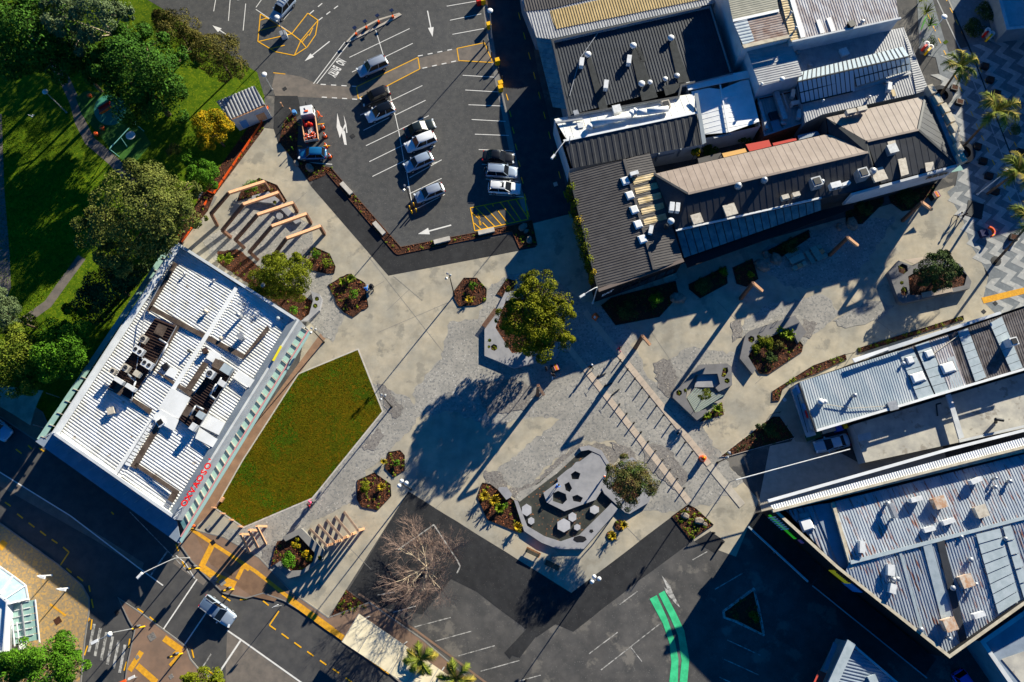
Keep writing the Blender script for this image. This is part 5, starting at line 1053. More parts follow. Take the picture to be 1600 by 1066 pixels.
def palm(label, base, top, h, rp, m, n=12, name='palm_tree', curl=0.9, tr=0.16, group=None, bulge=None, m2=None, deadn=0):
    p = P(*base, 0); q = P(*top, h); e = thing(name, label, 'palm', p, group); b = MB(); pr = None
    for i in range(8):
        t = i/7; c = p.lerp(q, t)+(q-p).cross(Vector((0, 0, 1)))*0.02*math.sin(t*3.1)
        if pr is not None: b.tube(pr, c, tr*(1.25-.5*(t-.14)), tr*(1.25-.5*t), 9)
        pr = c
    b.build('trunk', bulge or BARK, e, True)
    r = (P(top[0]+rp, top[1], h)-P(*top, h)).length
    for k in range(n):
        a = 6.283*k/n+random.uniform(-.25, .25); d = Vector((math.cos(a), math.sin(a), 0)); u = Vector((-d.y, d.x, 0)); L = r*random.uniform(.82, 1.12); b = MB(); pts = []
        up = random.uniform(.15, .45)*r
        for i in range(9):
            t = i/8; pts.append(q+d*(L*t*(1-.12*t))+Vector((0, 0, up*math.sin(t*2.0)*1.6-curl*r*.5*t**2.3)))
        for i in range(8): b.tube(pts[i], pts[i+1], .035*(1-t*.5), .03, 4, 0, False)
        nl = 22
        for i in range(1, nl):
            t = i/nl; x = t*8; j = min(7, int(x)); c = pts[j].lerp(pts[j+1], x-j); tg = (pts[j+1]-pts[j]).normalized(); ll = r*.30*math.sin(math.pi*(t*.88+.1))+.08
            for s in (-1, 1):
                dv = (u*s*.75+tg*.55+Vector((0, 0, -.35+random.uniform(-.2, .3)))).normalized(); ww = tg*.085
                e1 = c+dv*ll*random.uniform(.9, 1.25); b.add([c-ww, e1, c+ww], [(0, 1, 2)])
        b.build('frond', m2 if (m2 and k % 3 == 0) else m, e)
    return e
LF_MIX = leaf('mixed_green_leaf', (112,120,34), (64,86,22))
# --- the park, top left
tree('deep green dense round tree beside the playground', [(218,122,0,72,.85),(180,116,-1,46),(158,95,-2,36),(203,150,-1,38),(255,160,-1.5,40),(230,75,-1,38),(180,95,-1,34),(285,90,-2,26),(200,60,-1,36),(170,115,-2,34),(225,170,-2,36)], 9.0, LF_DEEP, 70, 25650, 0.34, .4, rb=.30)
tree('largest olive-crowned tree at the upper corner of the white-roofed building', [(217,330,0,74,.78),(162,368,-1,50),(265,340,-1,46),(225,290,-.5,46),(185,405,-2,34),(300,345,-2.5,24),(245,385,-2,34),(155,340,-2,28),(285,300,-2,26)], 10.0, LF_OLIVE, 130, 36100, 0.28, .5, rb=.26)
tree('tall loose grey-green gum tree with pale limbs at the top edge', [(150,22,0,44,.6),(95,25,-1,36,.6),(190,15,-1,24,.6),(125,60,-3,30,.6)], 13.0, LF_EUC, 60, 13300, 0.28, .35, bark=BARK_P, name='gum_tree', rb=.25)
tree('bronze-green small tree left of its pair beside the car park edge', [(275,45,0,36),(262,30,-.5,24),(292,60,-.5,24)], 5.5, LF_BRONZE, 40, 9880, 0.21, .16, rb=.32)
tree('bronze-green small tree right of its pair beside the car park edge', [(340,85,0,40),(316,72,-.5,26),(358,105,-.5,26)], 5.5, LF_BRONZE, 40, 10640, 0.21, .16, rb=.32)
tree('yellow-flowering tree between the playground and the park hut', [(330,200,0,30),(345,195,.2,20),(318,188,.2,18),(320,222,-.8,20)], 5.0, LF_YEL, 40, 10640, 0.20, .16, rb=.32)
tree('round bright green bush-like tree beside the orange net fence', [(315,270,0,25),(300,262,-.4,16),(325,285,-.6,15)], 4.0, LF_MID, 30, 7980, 0.21, .14, rb=.34)
shrub('small bronze shrub left of the yellow-flowering tree', (272,235), 13, 1.8, LF_BRONZE, 700, .2, z0=0)
shrub('low green shrub between the bronze shrub and the bright green bush', (290,245), 14, 1.6, LF_MID, 700, .2)
tree('dark broad tree in deep shade at the top left corner', [(45,45,0,66,.6),(85,95,-1,38,.6),(5,20,0,50,.6),(10,95,-1,40,.6),(70,15,0,44,.6)], 10.0, LF_DEEP, 50, 15200, 0.37, .35)
tree('dark tree in shade between the gum tree and the park path', [(115,95,0,38,.7),(95,70,0,36,.7),(60,85,0,34,.7)], 7.5, LF_DEEP, 36, 7980, 0.33, .25)
tree('tall gum tree beyond the top edge, its shade falling on the park', [(140,-175,0,66,.9),(215,-165,0,66,.9),(290,-180,0,66,.9),(175,-115,-1,52,.9),(250,-112,-1,52,.9),(95,-125,0,60,.9),(330,-150,0,60,.9)], 10.5, LF_EUC, 70, 11400, 0.41, .4, bark=BARK_P, name='gum_tree')
tree('bright green tree against the left wall of the white-roofed building', [(90,545,0,46),(120,522,-.5,32),(70,575,-.5,36),(105,575,-1.2,28),(120,490,-1.5,22)], 6.0, LF_MID, 60, 16340, 0.26, .25, rb=.30)
tree('yellow-tipped green tree at the left edge above the shade sail', [(20,555,0,48),(35,525,-.5,32),(0,590,-.5,38),(48,592,-1,30)], 6.0, LF_MIX, 60, 15200, 0.25, .25, rb=.30)
tree('grey-leaved tree at the left edge above its yellow-tipped neighbour', [(8,490,0,30),(25,505,-.5,18),(-15,470,0,26)], 6.5, LF_EUC, 36, 8740, 0.21, .2, rb=.3)
tree('dark undergrowth tree between the olive-crowned tree and the building wall', [(175,445,0,40,.6),(150,475,-.5,34,.6),(205,430,0,30,.6)], 4.5, LF_DARKG, 46, 11400, 0.28, .2)
# --- the square
tree('largest tree of the square, round yellow-green crown in the precast planter', [(835,505,0,46,.9),(805,470,-.6,24),(850,455,.2,36),(870,505,-.5,34),(815,530,-1.2,34),(850,535,-1.2,34),(880,535,-1.6,22),(790,495,-1.4,22),(882,465,-1,18),(865,482,-.8,28),(818,455,-.3,30),(838,472,0,36),(835,515,-3.2,40,.9),(820,500,-2.5,36,.9)], 7.0, LF_PLAZA, 130, 32300, 0.22, .4, rb=.27, base=(826,545))
tree('leafy golden-green tree beside the white-roofed building and the timber arches', [(445,432,0,40),(412,440,-.5,24),(468,445,-.6,24),(430,415,-.3,22),(460,415,-.3,18),(418,455,-.8,24)], 4.6, LF_LIME, 90, 22800, 0.20, .2, rb=.30)
tree('small reddish-green tree in the planter at the end of the pond', [(985,754,0,36,.5),(1010,750,-.3,24,.5),(962,745,-.3,22,.5),(985,780,-.4,22,.5),(975,728,-.3,20,.5)], 5.6, LF_RED, 80, 14440, 0.16, .10, rb=.28, base=(980,776))
tree('glossy dark small tree in the raised planter by the chevron street', [(1465,420,0,26),(1485,418,-.3,18),(1445,430,-.4,18),(1470,402,-.2,16),(1470,445,-.6,16)], 3.6, LF_DARKG, 60, 8740, 0.21, .12, rb=.30)
tree('tiny golden-green tree standing in the timber deck planter', [(1101,617,0,9),(1106,612,0,6),(1096,622,-.1,6)], 2.3, LF_LIME, 14, 1330, 0.13, .05, rb=.4)
# bare winter tree
def bare(label, base, h, rpx):
    p = P(*base, 0); e = thing('bare_tree', label, 'tree', p); R_ = (P(base[0]+rpx, base[1], h*.6)-P(*base, h*.6)).length; tb, tw = MB(), MB()
    def grow(a, d, L, r, lev):
        nseg = 2; q = a
        for s in range(nseg):
            d = (d+Vector((random.gauss(0, .16), random.gauss(0, .16), random.gauss(0, .1)))).normalized(); e1 = q+d*(L/nseg)
            (tb if lev < 3 else tw).tube(q, e1, r*(1-.2*s), r*(.8-.2*s), 6 if lev < 2 else (4 if lev < 3 else 3), 0, False); q = e1
            if lev < 5 and (s > 0 or lev > 0):
                for k in range(3 if lev == 4 else 2):
                    nd = (d+Vector((random.gauss(0, .75), random.gauss(0, .75), random.gauss(.05, .42)))).normalized(); grow(q, nd, L*random.uniform(.5, .8), r*.52, lev+1)
        if lev < 5: grow(q, d, L*.74, r*.55, lev+1)
    tb.tube(p-Vector((0, 0, .1)), p+Vector((0, 0, 1.6)), .28, .22, 9)
    for k in range(8):
        a = 6.283*k/8+random.uniform(-.3, .3); grow(p+Vector((0, 0, 1.3+.1*k)), Vector((math.cos(a), math.sin(a), random.uniform(.25, 1.1))).normalized(), R_*.40, .10, 1)
    tb.build('trunk', BARK_P, e, True); o = tw.build('twig_crown', TWIG, e); return e
bare('wide leafless winter tree standing in the lower car park', (668,886), 6.2, 84)
# --- lower left street corner
tree('mid-green round street tree at the bottom left corner', [(70,1035,0,44),(35,1030,-.3,34),(105,1010,-.3,26),(110,1045,-.5,28),(15,1060,-.5,34)], 4.8, LF_MID, 90, 20900, 0.23, .22, rb=.28)
tree('golden-green tree at the bottom edge on the traffic island', [(315,1072,0,32),(340,1075,-.3,22),(295,1068,-.3,18)], 4.2, LF_LIME, 50, 9880, 0.21, .18, rb=.3)
# --- palms
palm('upper palm with a curved trunk on the chevron street', (1470,148), (1500,104), 6.6, 34, LF_PALM, 11, m2=LF_PALMT)
palm('bushiest palm on the chevron street, middle of the three by the right edge', (1503,232), (1556,174), 8.6, 42, LF_PALM, 14, m2=LF_PALMT)
palm('palm at the right edge beside the leaning white lamp', (1543,303), (1590,268), 7.0, 40, LF_PALM, 12, m2=LF_PALMT)
palm('lowest palm at the right edge above the dark round tree pit', (1556,409), (1612,345), 8.0, 44, LF_PALM, 12, m2=LF_PALMT)
palm('short palm with pale crownshaft over the cream canopy, left of the pair', (661,1027), (657,1030), 3.6, 34, LF_PALM, 8, m2=LF_PALMT, tr=.14)
palm('short palm half cut by the bottom edge, right of the pair', (716,1056), (713,1060), 3.4, 34, LF_PALM, 8, m2=LF_PALMT, tr=.14)
# --- top right street planting
shrub('grassy dark planting along the street above the chevrons', (1546,20), 22, 1.2, LF_DARKG, 1200, .3, 'street_planting'); shrub('dark street planting beside the recycling bins, right', (1525,45), 20, 1.0, LF_DARKG, 1000, .28, 'street_planting')
blades('tallest spiky cabbage plant under the green banner', (1443,24), 17, 1.6, LF_PALM, 34, 0, .06, 'cabbage_tree'); blades('spiky cabbage plant at the very top edge', (1436,4), 15, 1.5, LF_PALM, 30, 0, .06, 'cabbage_tree'); blades('spiky plant beside the leaning white lamp pole', (1450,42), 16, 1.3, LF_MID, 30, 0, .06, 'cabbage_tree'); shrub('dark ground-cover shrub by the street bins', (1455,65), 13, .8, LF_DARKG, 420, .22)
shrub('grey-green shrub at the right edge beside the second palm', (1580,203), 14, 2.0, LF_EUC, 700, .24)
# --- courtyard
tree('small bright yellow tree in the cafe courtyard', [(1087,239,0,7),(1090,236,.2,5)], 3.0, LF_YEL, 14, 1330, 0.16, .06, rb=.4)
shrub('leafy green courtyard bush right of the small yellow tree', (1110,234), 15, 2.0, LF_DEEP, 900, .26); shrub('dark courtyard bush against the white-roofed building', (1165,212), 16, 2.0, LF_DEEP, 800, .26); shrub('grey-twigged courtyard bush beside the brick annexe', (1178,205), 9, 2.4, LF_EUC, 400, .2)
for i, (x, y, r_, m_, lb) in enumerate(((892,300,9,LF_LIME,'topmost'),(905,352,11,LF_GOLD,'thick golden'),(911,372,12,LF_LIME,'widest green'),(915,393,10,LF_LIME,'lower middle'),(921,412,8,LF_LIME,'thin'),(926,432,6,LF_GOLD,'lowest golden'),(899,325,8,LF_LIME,'second from top'))):
    p = P(x, y, 3.6); n = 700; q = sph(n); rr = (P(x+r_, y, 3.6)-P(x, y, 3.6)).length; C = np.array([p.x, p.y, 3.4])+q*np.array([rr, rr*1.5, 2.5])*rng.uniform(.7, 1, (n, 1))
    tag(leafmesh('climbing_vine', C, q, .22, m_, None, (p.x, p.y, 0)), lb+' clump of climbing vine on the wall of the dark cafe', 'vine', 'climbing vines on the cafe wall')
# ================================================================ planting beds
def chips(e, ring, z, n, holes=()):
    xs = [p[0] for p in ring]; ys = [p[1] for p in ring]; C = []; t = 0
    while len(C) < n and t < n*12:
        t += 1; x, y = random.uniform(min(xs), max(xs)), random.uniform(min(ys), max(ys))
        if inpoly(x, y, ring): C.append((x, y, z+random.uniform(.02, .09)))
    o = leafmesh('bark_mulch', np.array(C), np.tile([0, 0, .9], (len(C), 1)), .22, CHIP, e, aspect=.45, jitter=.45); o['kind'] = 'stuff'
def small_tufts(e, ring, z, n, m):
    xs = [p[0] for p in ring]; ys = [p[1] for p in ring]; C, N = [], []; cnt = 0; t = 0
    while cnt < n and t < n*30:
        t += 1; x, y = random.uniform(min(xs), max(xs)), random.uniform(min(ys), max(ys))
        if not inpoly(x, y, ring): continue
        cnt += 1
        for k in range(14): a = random.uniform(0, 6.28); d = random.uniform(.03, .2); C.append((x+d*math.cos(a), y+d*math.sin(a), z+.08+random.uniform(0, .12))); N.append((math.cos(a)*.5, math.sin(a)*.5, .8))
    if C: o = leafmesh('ground_cover', np.array(C), np.array(N), .15, m, e, jitter=.3); o['kind'] = 'stuff'
def bed(label, pts, dens=22, tuft=0, tm=None, edge=STEEL_E, ragged=False, z=0.05, name='planting_bed'):
    ring = ccw(X(PL(jag(pts, 1.0, 5) if ragged else pts))); c = cen(ring); e = thing(name, label, 'planting bed', c)
    if edge: curb('edging', inset(ring, -.05), .05, .12, edge, e)
    MB().poly([(x, y, z) for x, y in ring]).build('soil', SOIL, e); A = abs(area2(ring))/2
    chips(e, ring, z, int(A*dens))
    if tuft: small_tufts(e, ring, z, tuft, tm or LF_FERN)
    return e
BEDS = {}
bed('six-sided bark bed in the middle of the square beside a lamp', [(725,435),(745,435),(760,452),(759,470),(745,477),(717,479),(710,467),(710,455)], 30, 12)
bed('large bark bed where the person in blue stands', [(513,445),(542,429),(549,429),(570,444),(575,479),(552,495),(537,489),(525,472),(520,458)], 30, 26, ragged=True)
bed('bark bed between the timber arches and the golden-green tree', [(492,387),(515,397),(524,417),(522,427),(512,428),(487,422),(475,405)], 30, 18)
bed('smaller of the two bark beds below the lawn corner', [(607,707),(625,704),(632,712),(632,735),(615,745),(602,732)], 30, 12)
bed('larger of the two bark beds below the lawn corner', [(559,751),(585,739),(610,757),(611,775),(590,797),(565,792),(558,780)], 30, 20)
bed('small bark bed behind the largest tree of the square', [(792,436),(806,440),(795,470),(776,460)], 30, 4)
bed('bark bed with flax plants left of the pond', [(754,755),(766,757),(783,770),(800,780),(804,784),(817,831),(810,832),(762,812),(746,777)], 30, 16)
bed('bark bed with three boulders at the lower car park', [(1050,807),(1075,789),(1087,795),(1114,820),(1079,844)], 26, 46)
bed('triangular bark bed next to the cream canopy', [(541,921),(577,949),(516,965)], 30, 22, edge=None)
bed('curved narrow bark strip left of the pale-blue roof', [(1207,612),(1270,572),(1320,554),(1322,562),(1275,584),(1235,598),(1222,608),(1217,626),(1206,627)], 24, 24)
bed('straight bark strip along the top of the pale-blue roof', [(1340,545),(1504,494),(1505,500),(1341,552)], 24, 30)
bed('dark triangular bed beside the white car yard', [(1125,714),(1207,651),(1218,651),(1241,684),(1140,712)], 16, 60, LF_DARKG, edge=PALE)
bed('long bark strip with concrete slabs round the upper car park', [(506,264),(517,263),(626,387),(800,353),(831,345),(839,383),(812,388),(800,361),(622,398),(617,395)], 24, 36, edge=RUSTST)
bed('bark bed round the parked truck', [(461,170),(466,200),(464,250),(498,257),(520,263),(507,275),(484,284),(436,222),(444,190)], 20, 26, edge=None)
bed('leaf-littered bark bed along the orange net fence', [(398,185),(413,190),(412,203),(335,306),(325,330),(300,360),(283,383),(275,375),(300,330),(330,280)], 18, 20, edge=None)
bed('bark bed with a green bush behind the timber arches', [(405,279),(433,290),(448,314),(443,318),(414,301),(372,314),(377,300)], 26, 14)
bed('bark bed along the upper wall of the white-roofed building', [(340,393),(372,390),(420,430),(488,470),(482,493),(470,501),(465,497),(340,410)], 20, 26, edge=None, ragged=True)
bed('shaded bed, larger of the two below the dark cafe canopy', [(1076,445),(1134,417),(1136,443),(1094,466),(1077,452)], 12, 50, LF_DARKG)
bed('shaded bed, smaller of the two below the dark cafe canopy', [(1145,419),(1175,405),(1184,436),(1166,448),(1151,443)], 12, 26, LF_DARKG)
bed('shaded bed at the foot of the dark cafe sign wall', [(955,466),(1055,440),(1060,462),(1030,495),(962,508),(940,478)], 12, 90, LF_DARKG)
bed('shaded strip bed above the picnic tables', [(1196,394),(1263,360),(1265,371),(1222,401)], 12, 40, LF_DARKG)
bed('shaded bed left of the slab path under the white end wall', [(1322,326),(1380,307),(1380,317),(1347,350),(1322,350)], 12, 40, LF_DARKG)
bed('shaded bed right of the slab path under the white end wall', [(1389,307),(1462,287),(1460,297),(1430,327),(1410,330),(1392,317)], 12, 50, LF_DARKG)
bed('dark triangular island bed in the lower car park', [(1132,956),(1177,923),(1191,990),(1152,970),(1133,964)], 10, 30, LF_DARKG, edge=PALE)
for (x, y, r_, lb) in ((968,821,8.5,'round bark pot bed right of its neighbour below the pond'), (955,837,7.5,'round bark pot bed left of its neighbour below the pond')):
    bed(lb, [(x+r_*math.cos(a*.785), y+r_*math.sin(a*.785)) for a in range(8)], 30, 2)
# shrubs and leafy plants in the beds
for px, r_, h, m_, lb in (((392,292),14,1.6,LF_MID,'round green bush behind the first timber arch'),((740,447),8,.9,LF_MID,'light green shrub in the six-sided bed of the square'),((493,397),9,.9,LF_MID,'green shrub at the upper left of the bed beside the arches'),((512,411),9,.8,LF_FERN,'bright green shrub at the right of the bed beside the arches'),((552,461),9,1.0,LF_MID,'green shrub in the middle of the large bed by the person in blue'),((620,724),6,.7,LF_MID,'green shrub in the smaller bed below the lawn corner'),((570,760),10,.9,LF_LIME,'yellow-green shrub in the larger bed below the lawn corner'),((357,406),7,.7,LF_FERN,'bright shrub by the upper corner of the white-roofed building'),((459,485),8,.7,LF_MID,'small green shrub near the building end of the bark bed'),
    ((1196,536),15,1.2,LF_LIME,'brightest rounded shrub in the grey C-shaped planter'),((1181,545),10,1.0,LF_LIME,'smaller yellow-green shrub at the left of the C-shaped planter'),((1216,540),10,.9,LF_BRONZE,'bronze shrub at the lower right of the C-shaped planter'),((1205,560),12,.8,LF_DARKG,'dark shrub at the foot of the C-shaped planter'),((1026,470),13,1.8,LF_MID,'sunlit green shrub at the edge of the shaded cafe bed'),((1130,424),9,1.2,LF_MID,'lit green shrub at the corner of the larger shaded bed'),((1172,430),7,1.0,LF_FERN,'yellow-green shrub in the smaller shaded bed'),((980,485),18,1.2,LF_DARKG,'wide dark shrub below the cafe sign'),((1100,445),16,1.2,LF_DARKG,'dark shrub in the larger shaded bed'),((1420,308),18,1.2,LF_DARKG,'dark shrub under the white end wall'),((1350,325),14,1.2,LF_DARKG,'dark shrub left of the slab path'),((1235,383),14,1.2,LF_DARKG,'dark shrub above the picnic tables'),((1190,668),10,.7,LF_DARKG,'dark low shrub in the triangular yard bed'),((1205,675),14,.9,LF_DARKG,'right dark low shrub in the triangular yard bed'),((1178,965),10,1.2,LF_DEEP,'dark green shrub in the triangular car park island'),((790,790),5,.6,LF_MID,'small green shrub in the pond-side bark bed'),((437,848),1,.2,LF_MID,'seedling at the planter rim')):
    shrub(lb, px, r_, h, m_, int(60+r_*r_*4.2), .19)
for px, r_, h, m_, lb in (((757,775),10,1.0,LF_GOLD,'topmost golden flax in the pond-side bed'),((772,783),11,1.1,LF_GOLD,'largest golden flax in the pond-side bed'),((780,795),10,1.0,LF_FERN,'green flax in the pond-side bed'),((808,824),9,.9,LF_GOLD,'golden flax at the bottom of the pond-side bed'),((974,821),9,.9,LF_GOLD,'golden flax in the right round pot bed'),((956,838),9,.8,LF_GOLD,'golden flax in the left round pot bed'),((733,470),7,.6,LF_GOLD,'golden flax in the six-sided bed of the square'),((600,722),6,.6,LF_GOLD,'golden flax in the smaller bed below the lawn corner'),((597,762),8,.6,LF_GOLD,'golden flax in the larger bed below the lawn corner'),((548,438),9,.7,LF_FERN,'fern at the top of the large bed by the person in blue'),((536,442),8,.6,LF_FERN,'second fern at the top left of that large bed'),((1119,640),9,.7,LF_FERN,'fern at the lower side of the timber deck planter'),((1103,650),8,.7,LF_FERN,'lower fern beside the timber deck planter'),((1230,525),11,1.0,LF_FERN,'fern tuft at the upper right of the C-shaped planter'),((1218,519),10,1.0,LF_FERN,'left fern tuft at the top of the C-shaped planter'),((360,405),9,.8,LF_FERN,'fern by the corner of the white-roofed building'),((347,405),8,.7,LF_FERN,'left fern by the corner of the white-roofed building')):
    blades(lb, px, r_, h, m_, 26, .05, .07 if m_ is LF_GOLD else .1)
# boulders
def boulder(px, r_, label, sz=.7, z=0.0):
    p = P(*px, 0); R_ = (P(px[0]+r_, px[1], 0)-P(*px, 0)).length; b = MB(); n, k = 9, 6; vs = []
    ph = random.uniform(0, 6)
    for j in range(k):
        for i in range(n):
            a = 6.283*i/n; t = j/(k-1); rr = R_*(1.0-.15*t if t < .6 else .95*math.cos((t-.4)*1.6))*random.uniform(.82, 1.12)*(1+.22*math.cos(2*a+ph)); vs.append((p.x+rr*math.cos(a), p.y+rr*math.sin(a), z-.05+R_*sz*1.3*math.sin(t*1.5)))
    fs = [(j*n+i, j*n+(i+1) % n, (j+1)*n+(i+1) % n, (j+1)*n+i) for j in range(k-1) for i in range(n)]+[tuple(range((k-1)*n, k*n))]
    b.add(vs, fs); return tag(b.build('boulder', STONE, None, origin=p), label, 'boulder', 'landscape boulders')
for px, r_, lb in (((1070,806),6,'tan boulder at the left of the three in the car park bed'),((1092,814),7,'largest grey boulder of the three in the car park bed'),((1101,819),4,'smallest pale boulder of the three in the car park bed'),((1074,796),3,'stone at the top tip of the boulder bed'),((484,263),7,'grey boulder below the parked blue hatchback'),((463,256),5,'dark boulder at the corner of the truck bed'),((817,356),7,'tan boulder in the end bed of the upper car park'),((822,362),4,'small tan stone next to the tan boulder in the end bed'),((827,376),6,'bluish boulder at the lower end of the car park strip'),((1058,467),11,'largest shaded boulder left of the paired shade beds'),((1190,416),11,'large shaded boulder left of the picnic tables'),((1212,405),9,'shaded boulder touching the picnic table strip bed'),((1196,398),6,'smaller shaded boulder above the picnic tables'),((1330,351),10,'shaded boulder under the white end wall'),((1311,355),6,'small shaded boulder left of its larger neighbour under the end wall'),((1208,407),5,'low flat stone beside the left picnic table'),((395,434),4,'pale stone beside the white-roofed building')):
    boulder(px, r_, lb)
# ================================================================ precast planters, pond, timber frames
def precast(label, outer, h, inner=None, name='precast_planter', fill=True, m=None, holes=()):
    if m is None and ('C-shaped' in label or 'U-shaped' in label or 'dark tree by' in label): m = DKPRE
    o = ccw(X(PL(outer, h))); c = cen(o); e = thing(name, label, 'planter', c); hh = [ccw(X(PL(q, h))) for q in ([inner] if inner else [])+list(holes)]
    b = MB().walls(o, 0, h).poly([(x, y, h) for x, y in o], 0, [[(x, y, h) for x, y in q] for q in hh])
    for q in hh: b.walls(q, .0, h, 0, True)
    b.build('wall', m or PRECAST, e)
    for k, q in enumerate(hh):
        zz = h-.18; MB().poly([(x, y, zz) for x, y in q]).build('soil', SOIL, e)
        if k == 0 and inner and fill: chips(e, q, zz, int(abs(area2(q))/2*24))
        else: small_tufts(e, inset(q, .1), zz, 3, LF_LIME)
    return e
hexa = lambda x, y, r, n=6, ph=0.4, e=1.0: [(x+r*math.cos(ph+6.283*k/n), y+r*e*math.sin(ph+6.283*k/n)) for k in range(n)]
precast('grey C-shaped precast planter with hoop seats, nearest the pale-blue roof strip', [(1242,493),(1171,517),(1165,523),(1161,538),(1156,560),(1176,585),(1181,577),(1169,557),(1180,537),(1232,513),(1240,521),(1247,536),(1260,519)], .7, holes=[hexa(1174,530,5.5), hexa(1185,526,3)])
bed('planted bark bed inside the C-shaped planter', [(1232,514),(1240,521),(1254,540),(1252,550),(1200,585),(1186,584),(1170,557),(1181,538)], 22, 34)
precast('grey U-shaped precast planter with timber deck, between the paver bands and the C-shaped planter', [(1092,570),(1136,568),(1143,573),(1144,602),(1123,612),(1118,606),(1125,600),(1121,584),(1088,585),(1073,607),(1072,622),(1085,645),(1103,639),(1106,645),(1089,657),(1051,621),(1053,613),(1064,603)], .75, holes=[hexa(1061,614,5), hexa(1071,610,3), [(1130,575),(1137,574),(1138,580),(1132,590),(1127,588)], hexa(1136,595,4.5)])
MB().poly([(p.x, p.y, 0.35) for p in PL([(1104,582),(1122,584),(1125,600),(1119,606),(1084,606),(1090,585)][::-1])]).build('planter_floor', PRECAST)['kind'] = 'structure'
bed('bark bed along the lower side of the timber deck planter', [(1105,648),(1128,628),(1131,648),(1092,660)], 22, 14, edge=None)
e = thing('timber_deck', 'grey slatted timber deck set inside the U-shaped planter', 'deck', P(1098,624))
a, b, c, d = (P(x, y, .5) for x, y in ((1073,621),(1085,606),(1131,618),(1087,646)))
for k in range(22):
    t = (k+.5)/22; MB().beam(a.lerp(d, t), b.lerp(c, t), .11, .09).build('deck_board', TEAL_T if k % 2 else CONC_D, e)
precast('large grey precast planter with a dark tree by the chevron street', [(1388,425),(1404,407),(1425,415),(1450,403),(1500,412),(1513,432),(1518,440),(1515,451),(1412,474),(1405,471)], .9, [(1419,432),(1439,420),(1500,418),(1511,430),(1507,446),(1440,461),(1422,461)], holes=[hexa(1411,420,8.5), hexa(1409,442,3.2), hexa(1413,455,6, 6, .2, 1.3)])
e = thing('bench_seat', 'pale bench top fixed along the lower edge of the large dark-tree planter', 'bench', P(1462,461))
for k in range(6):
    o = k*.12; A, B = P(1442,465,.98), P(1489,455,.98); n = Vector((-(B-A).y, (B-A).x, 0)).normalized(); MB().beam(A+n*o, B+n*o, .1, .06).build('slat', BEIGE, e)
e = thing('bench_seat', 'pale triangular bench top at the upper edge of the large dark-tree planter', 'bench', P(1430,408)); flat(e, 'seat', [(1413,406,.95),(1449,401,.95),(1428,413,.95)], BEIGE, .06)
precast('low precast planter holding the largest tree of the square', [(757,512),(775,485),(790,455),(862,455),(882,500),(874,548),(868,560),(803,575),(757,556)], .5, [(774,512),(790,470),(855,465),(872,500),(864,545),(800,552)], holes=[hexa(772,543,5.5), hexa(765,532,3), hexa(764,542,2.5), hexa(841,557,4)])
e = thing('slatted_bench', 'brown slatted bench on the upper left edge of the largest tree planter', 'bench', P(766,497))
for k in range(5):
    A, B = P(756,511,.55), P(776,484,.55); n = Vector((-(B-A).y, (B-A).x, 0)).normalized(); MB().beam(A+n*(k*.13-.2), B+n*(k*.13-.2), .11, .06).build('slat', TIMB_D, e)
precast('pentagonal precast planter at the pond end under the reddish-green tree', [(940,763),(944,771),(977,801),(984,803),(1014,785),(1024,752),(1003,726),(988,714),(964,727)], .5, [(955,762),(980,786),(1000,775),(1005,750),(985,730),(968,738)])
precast('tall white-rimmed planter beside the five sloping timber frames', [(441,839),(470,825),(506,860),(501,877),(470,899),(450,904),(430,882),(437,877),(452,892),(472,891),(489,878),(492,864),(466,836),(446,846)], .9, m=CONC_D, holes=[hexa(500,872,4)])
bed('planted bark bed inside the white-rimmed planter', [(434,846),(446,844),(466,836),(492,864),(489,879),(472,892),(452,892),(437,878),(424,885)], 26, 14, edge=None, z=.3)
shrub('deep green round shrub in the white-rimmed planter', (450,877), 15, 1.3, LF_MID, 1100, .18, z0=.3); shrub('golden shrub at the top of the white-rimmed planter', (463,849), 9, .9, LF_YEL, 420, .15, z0=.3); shrub('golden-orange shrub at the right of the white-rimmed planter', (480,868), 10, 1.0, LF_YEL, 480, .15, z0=.3)
precast('slim precast bench wall with two yellow-lined pots by the golden-green tree', [(486,455),(499,460),(503,467),(499,485),(482,501),(470,502),(483,491),(489,470)], .6, holes=[hexa(495,467,3.8), hexa(492.5,478,4)])
precast('angular precast seat wall under the timber arches', [(394,306),(419,299),(440,315),(463,338),(470,346),(462,350),(440,328),(428,318),(410,316),(392,312)], .5, holes=[hexa(429,316.5,3.6), hexa(403,308,4, 6, .3, .6)])
tag(MB().prism(X(PL(hexa(436.5,337.5,5.5,7), .5)), 0, .5).build('stone_seat', PRECAST, None, origin=P(436,337)), 'single pale stone seat under the timber arches', 'seat')
# pond with platform and stepping stones
STEPST = mat('pale_stepping_stone', S(184,182,184), S(168,167,170), .9, 6, big=.06)
e = thing('pond', 'shallow angular pond with pierced grey platform and low precast wall', 'pond', P(885,780))
outer = [(803,781),(819,830),(846,848),(872,858),(912,858),(966,796),(956,785),(950,792),(905,836),(876,846),(851,838),(824,822),(809,783)]
o = ccw(X(PL(outer, .4))); MB().prism(o, 0, .4).build('wall', PRECAST, e)
MB().prism(X(PL([(905,699),(920,696),(940,704),(956,730),(951,732),(938,711),(920,703),(908,705)], .45)), 0, .45).build('wall', PRECAST, e)
MB().poly([(p.x, p.y, .045) for p in PL([(806,783),(907,700),(938,708),(952,731),(962,770),(962,786),(905,840),(875,850),(848,842),(822,825)][::-1])]).build('pond_floor', POOLB, e)
MB().poly([(p.x, p.y, .06) for p in PL([(804,780),(812,768),(840,757),(905,699),(908,705),(870,740),(850,755),(812,784)][::-1])]).build('edge_strip', AGG, e)
